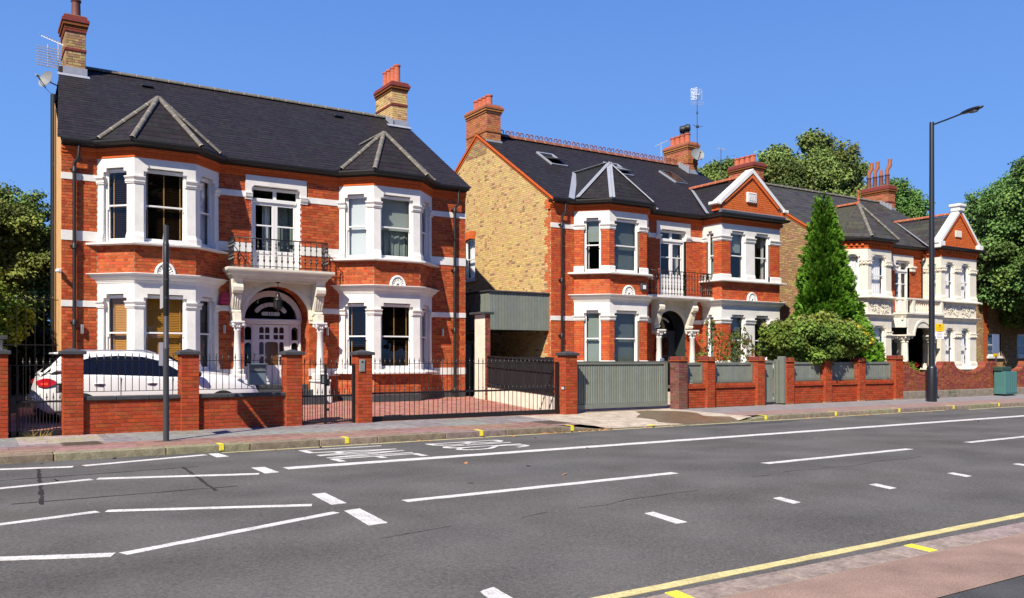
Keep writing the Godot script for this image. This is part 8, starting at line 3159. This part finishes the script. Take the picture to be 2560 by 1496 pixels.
func build_plants() -> void:
	var broad := leaf_cluster(26, 0.085, 0.26, 3, 1.4)
	var broad_far := leaf_cluster(30, 0.13, 0.42, 4, 1.35)
	var small := leaf_cluster(16, 0.065, 0.14, 5, 1.8)
	tree("leafy pale green tree left of the left house, over the side passage", Vector3(0.3, 0.4, -37), Vector3(0.2, 4.5, -36.5), Vector3(3.3, 3.7, 2.5), 170, 60, 0.6, broad, Color(0.16, 0.22, 0.055), 0.4, 21, 1.0, 3.0, "trees around the houses")
	tree("low yellow green bushy tree at the left edge behind the rendered pier", Vector3(0.1, 0.4, -24.4), Vector3(0.1, 2.75, -24.4), Vector3(0.95, 1.05, 0.8), 40, 50, 0.36, broad, Color(0.14, 0.22, 0.03), 0.25, 22, 0.8, 1.6, "trees around the houses")
	tree("broad dark green tree rising behind the roofs of the middle and third house", Vector3(59.5, 0.4, -47), Vector3(59.3, 12.6, -47), Vector3(6.6, 7.2, 6), 190, 60, 1.3, broad_far, Color(0.15, 0.205, 0.06), 0.4, 23, 1.25, 6.0, "trees around the houses")
	tree("small rounded treetop showing between the middle house chimneys", Vector3(46.4, 0.4, -45), Vector3(46.4, 13.3, -45), Vector3(2.4, 2.9, 2.4), 60, 50, 0.8, broad_far, Color(0.15, 0.215, 0.055), 0.3, 24, 0.9, 8.0, "trees around the houses")
	tree("bright green tree directly behind the third house's cowled chimney", Vector3(65.5, 0.4, -44), Vector3(65.3, 12.4, -44), Vector3(3.4, 4.6, 3.4), 90, 50, 1.0, broad_far, Color(0.115, 0.225, 0.058), 0.35, 25, 1.1, 6.0, "trees around the houses")
	var st := tree("large leafy street tree at the right edge before the far house", Vector3(50.2, 0.2, -23.0), Vector3(50.2, 8.0, -23.0), Vector3(5.6, 5.0, 4.4), 240, 70, 0.95, broad, Color(0.12, 0.225, 0.065), 0.35, 26, 1.35, 4.2, "trees around the houses")
	# dark hedge below the street tree
	var hd := thing("hedge", "dark rounded hedge in shade under the right street tree", "hedge", Vector3(48.5, 0.4, -21.5))
	var r := RandomNumberGenerator.new()
	r.seed = 61
	var xf := []
	var cols := []
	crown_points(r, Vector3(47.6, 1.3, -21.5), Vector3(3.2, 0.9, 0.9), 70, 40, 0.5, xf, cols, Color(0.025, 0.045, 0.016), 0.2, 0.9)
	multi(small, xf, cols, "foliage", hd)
	# dark hedge and wall closing the side passage
	var dh := thing("hedge", "tall dark hedge closing the shaded passage left of the left house", "hedge", Vector3(0.4, 0.3, -33.5))
	xf = []
	cols = []
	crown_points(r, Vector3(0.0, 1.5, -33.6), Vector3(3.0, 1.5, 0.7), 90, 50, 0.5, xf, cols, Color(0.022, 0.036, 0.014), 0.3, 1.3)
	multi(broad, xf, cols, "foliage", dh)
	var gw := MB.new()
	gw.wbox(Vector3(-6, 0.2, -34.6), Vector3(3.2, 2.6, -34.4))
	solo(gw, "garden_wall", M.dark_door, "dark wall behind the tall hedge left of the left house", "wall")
	# conifer: sprays rising outward from a tapering trunk
	var spray := MB.new()
	var rs := RandomNumberGenerator.new()
	rs.seed = 8
	for i in 26:
		var a := rs.randf_range(-0.75, 0.75)
		var l := rs.randf_range(0.5, 1.0)
		var base := Vector3(0, rs.randf() * 0.28, 0)
		var tip := base + Vector3(sin(a) * 0.19 * l, cos(a) * 0.30 * l, rs.randf_range(-0.07, 0.07))
		var w := Vector3(cos(a), -sin(a), rs.randf_range(-0.6, 0.6)) * 0.017
		var v := rs.randf_range(0.7, 1.35)
		spray.col = Color(v * rs.randf_range(0.9, 1.25), v, v * 0.9)
		spray.tri(base - w, base + w, tip)
		spray.tri(base - w * 0.3, tip, tip + Vector3(w.x * 3, 0.03, w.z * 3))
	var sm := spray.mesh()
	var cf := thing("conifer", "tall pointed green conifer in the third house's front garden", "conifer", Vector3(28.1, 0.25, -20.9))
	xf = []
	cols = []
	r.seed = 62
	var cc := Vector3(28.1, 0, -20.9)
	var tops := [[27.35, 7.75, 1.0], [28.1, 6.5, 0.85], [27.0, 6.0, 0.7], [28.7, 5.2, 0.8], [26.6, 4.6, 0.8], [29.3, 3.9, 0.9], [26.2, 3.5, 0.8], [29.9, 3.0, 0.9], [30.5, 2.3, 0.8]]
	for i in 15000:
		var tp: Array = tops[0] if r.randf() < 0.42 else tops[r.randi() % tops.size()]
		var h: float = tp[1]
		var y := 0.7 + (h - 0.7) * (1.0 - sqrt(r.randf()))
		var f := 1.0 - (y - 0.7) / (h - 0.7)
		var wd: float = (0.04 + 1.55 * pow(f, 0.85)) * (1.0 if tp == tops[0] else 0.62 * tp[2])
		var a := r.randf() * TAU
		var lump := 0.82 + 0.18 * sin(a * 4.0 + y * 3.1 + tp[0]) + 0.12 * sin(y * 7.0 + a * 2.0)
		var rad := wd * lump * sqrt(r.randf_range(0.45, 1.0))
		var axis: float = lerpf(tp[0], cc.x, f * 0.35)
		var p := Vector3(axis + cos(a) * rad, y, cc.z + sin(a) * rad * 0.85)
		var out := Vector3(cos(a), r.randf_range(0.55, 1.3), sin(a)).normalized()
		var sd := out.cross(Vector3(r.randfn(), r.randfn(), r.randfn())).normalized()
		var b := Basis(sd, out, sd.cross(out)).scaled(Vector3.ONE * r.randf_range(0.75, 1.25) * (0.65 + 0.35 * f))
		xf.append(Transform3D(b, p))
		var v := r.randf_range(0.7, 1.3) * (0.85 + 0.3 * lump)
		cols.append(Color(0.098 * v, 0.225 * v, 0.020 * v))
	multi(sm, xf, cols, "foliage", cf)
	var tk := MB.new()
	tk.tube([Vector3(28.1, 0.2, -20.9), Vector3(28.0, 2.0, -20.9), Vector3(27.5, 7.0, -20.9)], [0.16, 0.13, 0.02], 8)
	put(tk, "trunk", M.bark, cf)
	# the round glossy shrub over the panelled wall
	var sh := thing("shrub", "large round glossy shrub with yellowing leaves at right over panelled wall", "shrub", Vector3(24.8, 0.25, -19.8))
	xf = []
	cols = []
	r.seed = 63
	crown_points(r, Vector3(24.7, 2.22, -19.25), Vector3(2.35, 0.88, 1.35), 175, 44, 0.36, xf, cols, Color(0.125, 0.20, 0.036), 0.34, 1.0, 1.45)
	for i in xf.size():
		var q: Vector3 = xf[i].origin
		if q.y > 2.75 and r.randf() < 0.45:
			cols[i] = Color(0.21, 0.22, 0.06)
		if q.x > 26.1 and r.randf() < 0.35:
			cols[i] = Color(0.42, 0.36, 0.03) * r.randf_range(0.7, 1.2)
	multi(leaf_cluster(18, 0.058, 0.16, 15, 1.8), xf, cols, "foliage", sh)
	var stm := MB.new()
	for i in 7:
		stm.tube([Vector3(24.6 + (i - 3) * 0.08, 0.2, -19.75), Vector3(24.6 + (i - 3) * 0.35, 1.2, -19.7), Vector3(24.6 + (i - 3) * 0.6, 2.0, -19.6)], [0.05, 0.035, 0.015], 6)
	put(stm, "stem", M.bark, sh)
	# climbing rose against the bay
	var ro := thing("climbing_plant", "loose climbing rose trained before the middle house's right bay", "plant", Vector3(22.8, 0.4, -21.3))
	xf = []
	cols = []
	r.seed = 64
	var rb := MB.new()
	for s in [[21.2, 1.9], [21.6, 2.6], [22.1, 3.0], [22.5, 2.5], [22.9, 2.7], [23.3, 2.3], [23.8, 2.75], [24.2, 2.2]]:
		var a := Vector3(s[0], 0.4, -21.3 + r.randf_range(-0.15, 0.15))
		var b := a + Vector3(r.randf_range(-0.3, 0.3), s[1] * 0.55, 0.05)
		var c := Vector3(s[0] + r.randf_range(-0.4, 0.4), s[1], -21.25)
		rb.tube([a, b, c], [0.018, 0.014, 0.006], 5)
		for i in 62:
			var f := r.randf()
			var p := a.lerp(b, f * 2) if f < 0.5 else b.lerp(c, f * 2 - 1)
			p += Vector3(r.randfn() * 0.16, r.randfn() * 0.10, r.randfn() * 0.10)
			xf.append(Transform3D(Basis.from_euler(Vector3(r.randf(), r.randf() * TAU, r.randf())).scaled(Vector3.ONE * r.randf_range(0.5, 0.9)), p))
			var col := Color(0.085, 0.13, 0.03)
			if r.randf() < 0.25:
				col = Color(0.20, 0.16, 0.03)
			if r.randf() < 0.12:
				col = Color(0.22, 0.07, 0.03)
			cols.append(col * r.randf_range(0.7, 1.3))
	put(rb, "stem", M.bark, ro)
	multi(leaf_cluster(7, 0.07, 0.13, 16, 1.6), xf, cols, "foliage", ro)
	# flowering tub plant and dry weeds
	var fp := thing("flowering_plant", "small leafy plant with red flowers behind scalloped wall near the lamp", "plant", Vector3(29.8, 0.5, -18.9))
	xf = []
	cols = []
	r.seed = 65
	crown_points(r, Vector3(29.7, 1.1, -18.9), Vector3(0.5, 0.35, 0.3), 22, 18, 0.18, xf, cols, Color(0.11, 0.17, 0.035), 0.3, 0.7)
	for i in 14:
		xf.append(Transform3D(Basis.from_euler(Vector3(r.randf(), r.randf() * TAU, 0)).scaled(Vector3.ONE * 0.35), Vector3(29.9 + r.randf_range(-0.3, 0.4), 1.2 + r.randf_range(-0.1, 0.25), -18.8)))
		cols.append(Color(0.5, 0.03, 0.02))
	multi(small, xf, cols, "foliage", fp)
	for q in [["dry straw coloured weeds at the foot of left gate", Vector3(1.2, 0.16, -18.25), Color(0.42, 0.30, 0.09), 26], ["small green weed at the foot of the scalloped wall", Vector3(31.3, 0.32, -18.16), Color(0.08, 0.12, 0.03), 26]]:
		var w := thing("weeds", q[0], "weeds", q[1])
		var mb := MB.new()
		for i in q[3]:
			mb.col = q[2] * r.randf_range(0.7, 1.2)
			var a: Vector3 = q[1] + Vector3(r.randf_range(-0.22, 0.22), 0, r.randf_range(-0.06, 0.06))
			var tip := a + Vector3(r.randf_range(-0.16, 0.16), r.randf_range(0.04, 0.2), r.randf_range(0, 0.1))
			mb.tri(a, a + Vector3(0.012, 0, 0.004), tip)
		var o := put(mb, "blade", M.leaf, w)
		o.set_meta("kind", "stuff")


# what stands across the road, behind the viewer: seen only in the windows
func build_opposite() -> void:
	var far_leaf := leaf_cluster(14, 0.34, 0.6, 9, 1.3)
	var k := 0
	for q in [[-22.0, 12.0], [-13.0, 11.5], [-4.5, 12.5], [4.0, 11.5], [12.5, 12.5], [21.0, 11.5], [30.0, 12.5], [40.0, 12.0]]:
		tree("large street tree across the road behind the viewer, mirrored in the windows", Vector3(q[0], -0.05, q[1]), Vector3(q[0], 8.4, q[1]), Vector3(4.8, 6.6, 3.6), 120, 34, 1.5, far_leaf, Color(0.028, 0.046, 0.016), 0.3, 90 + k, 1.35, 4.4, "street trees behind the viewer")
		k += 1
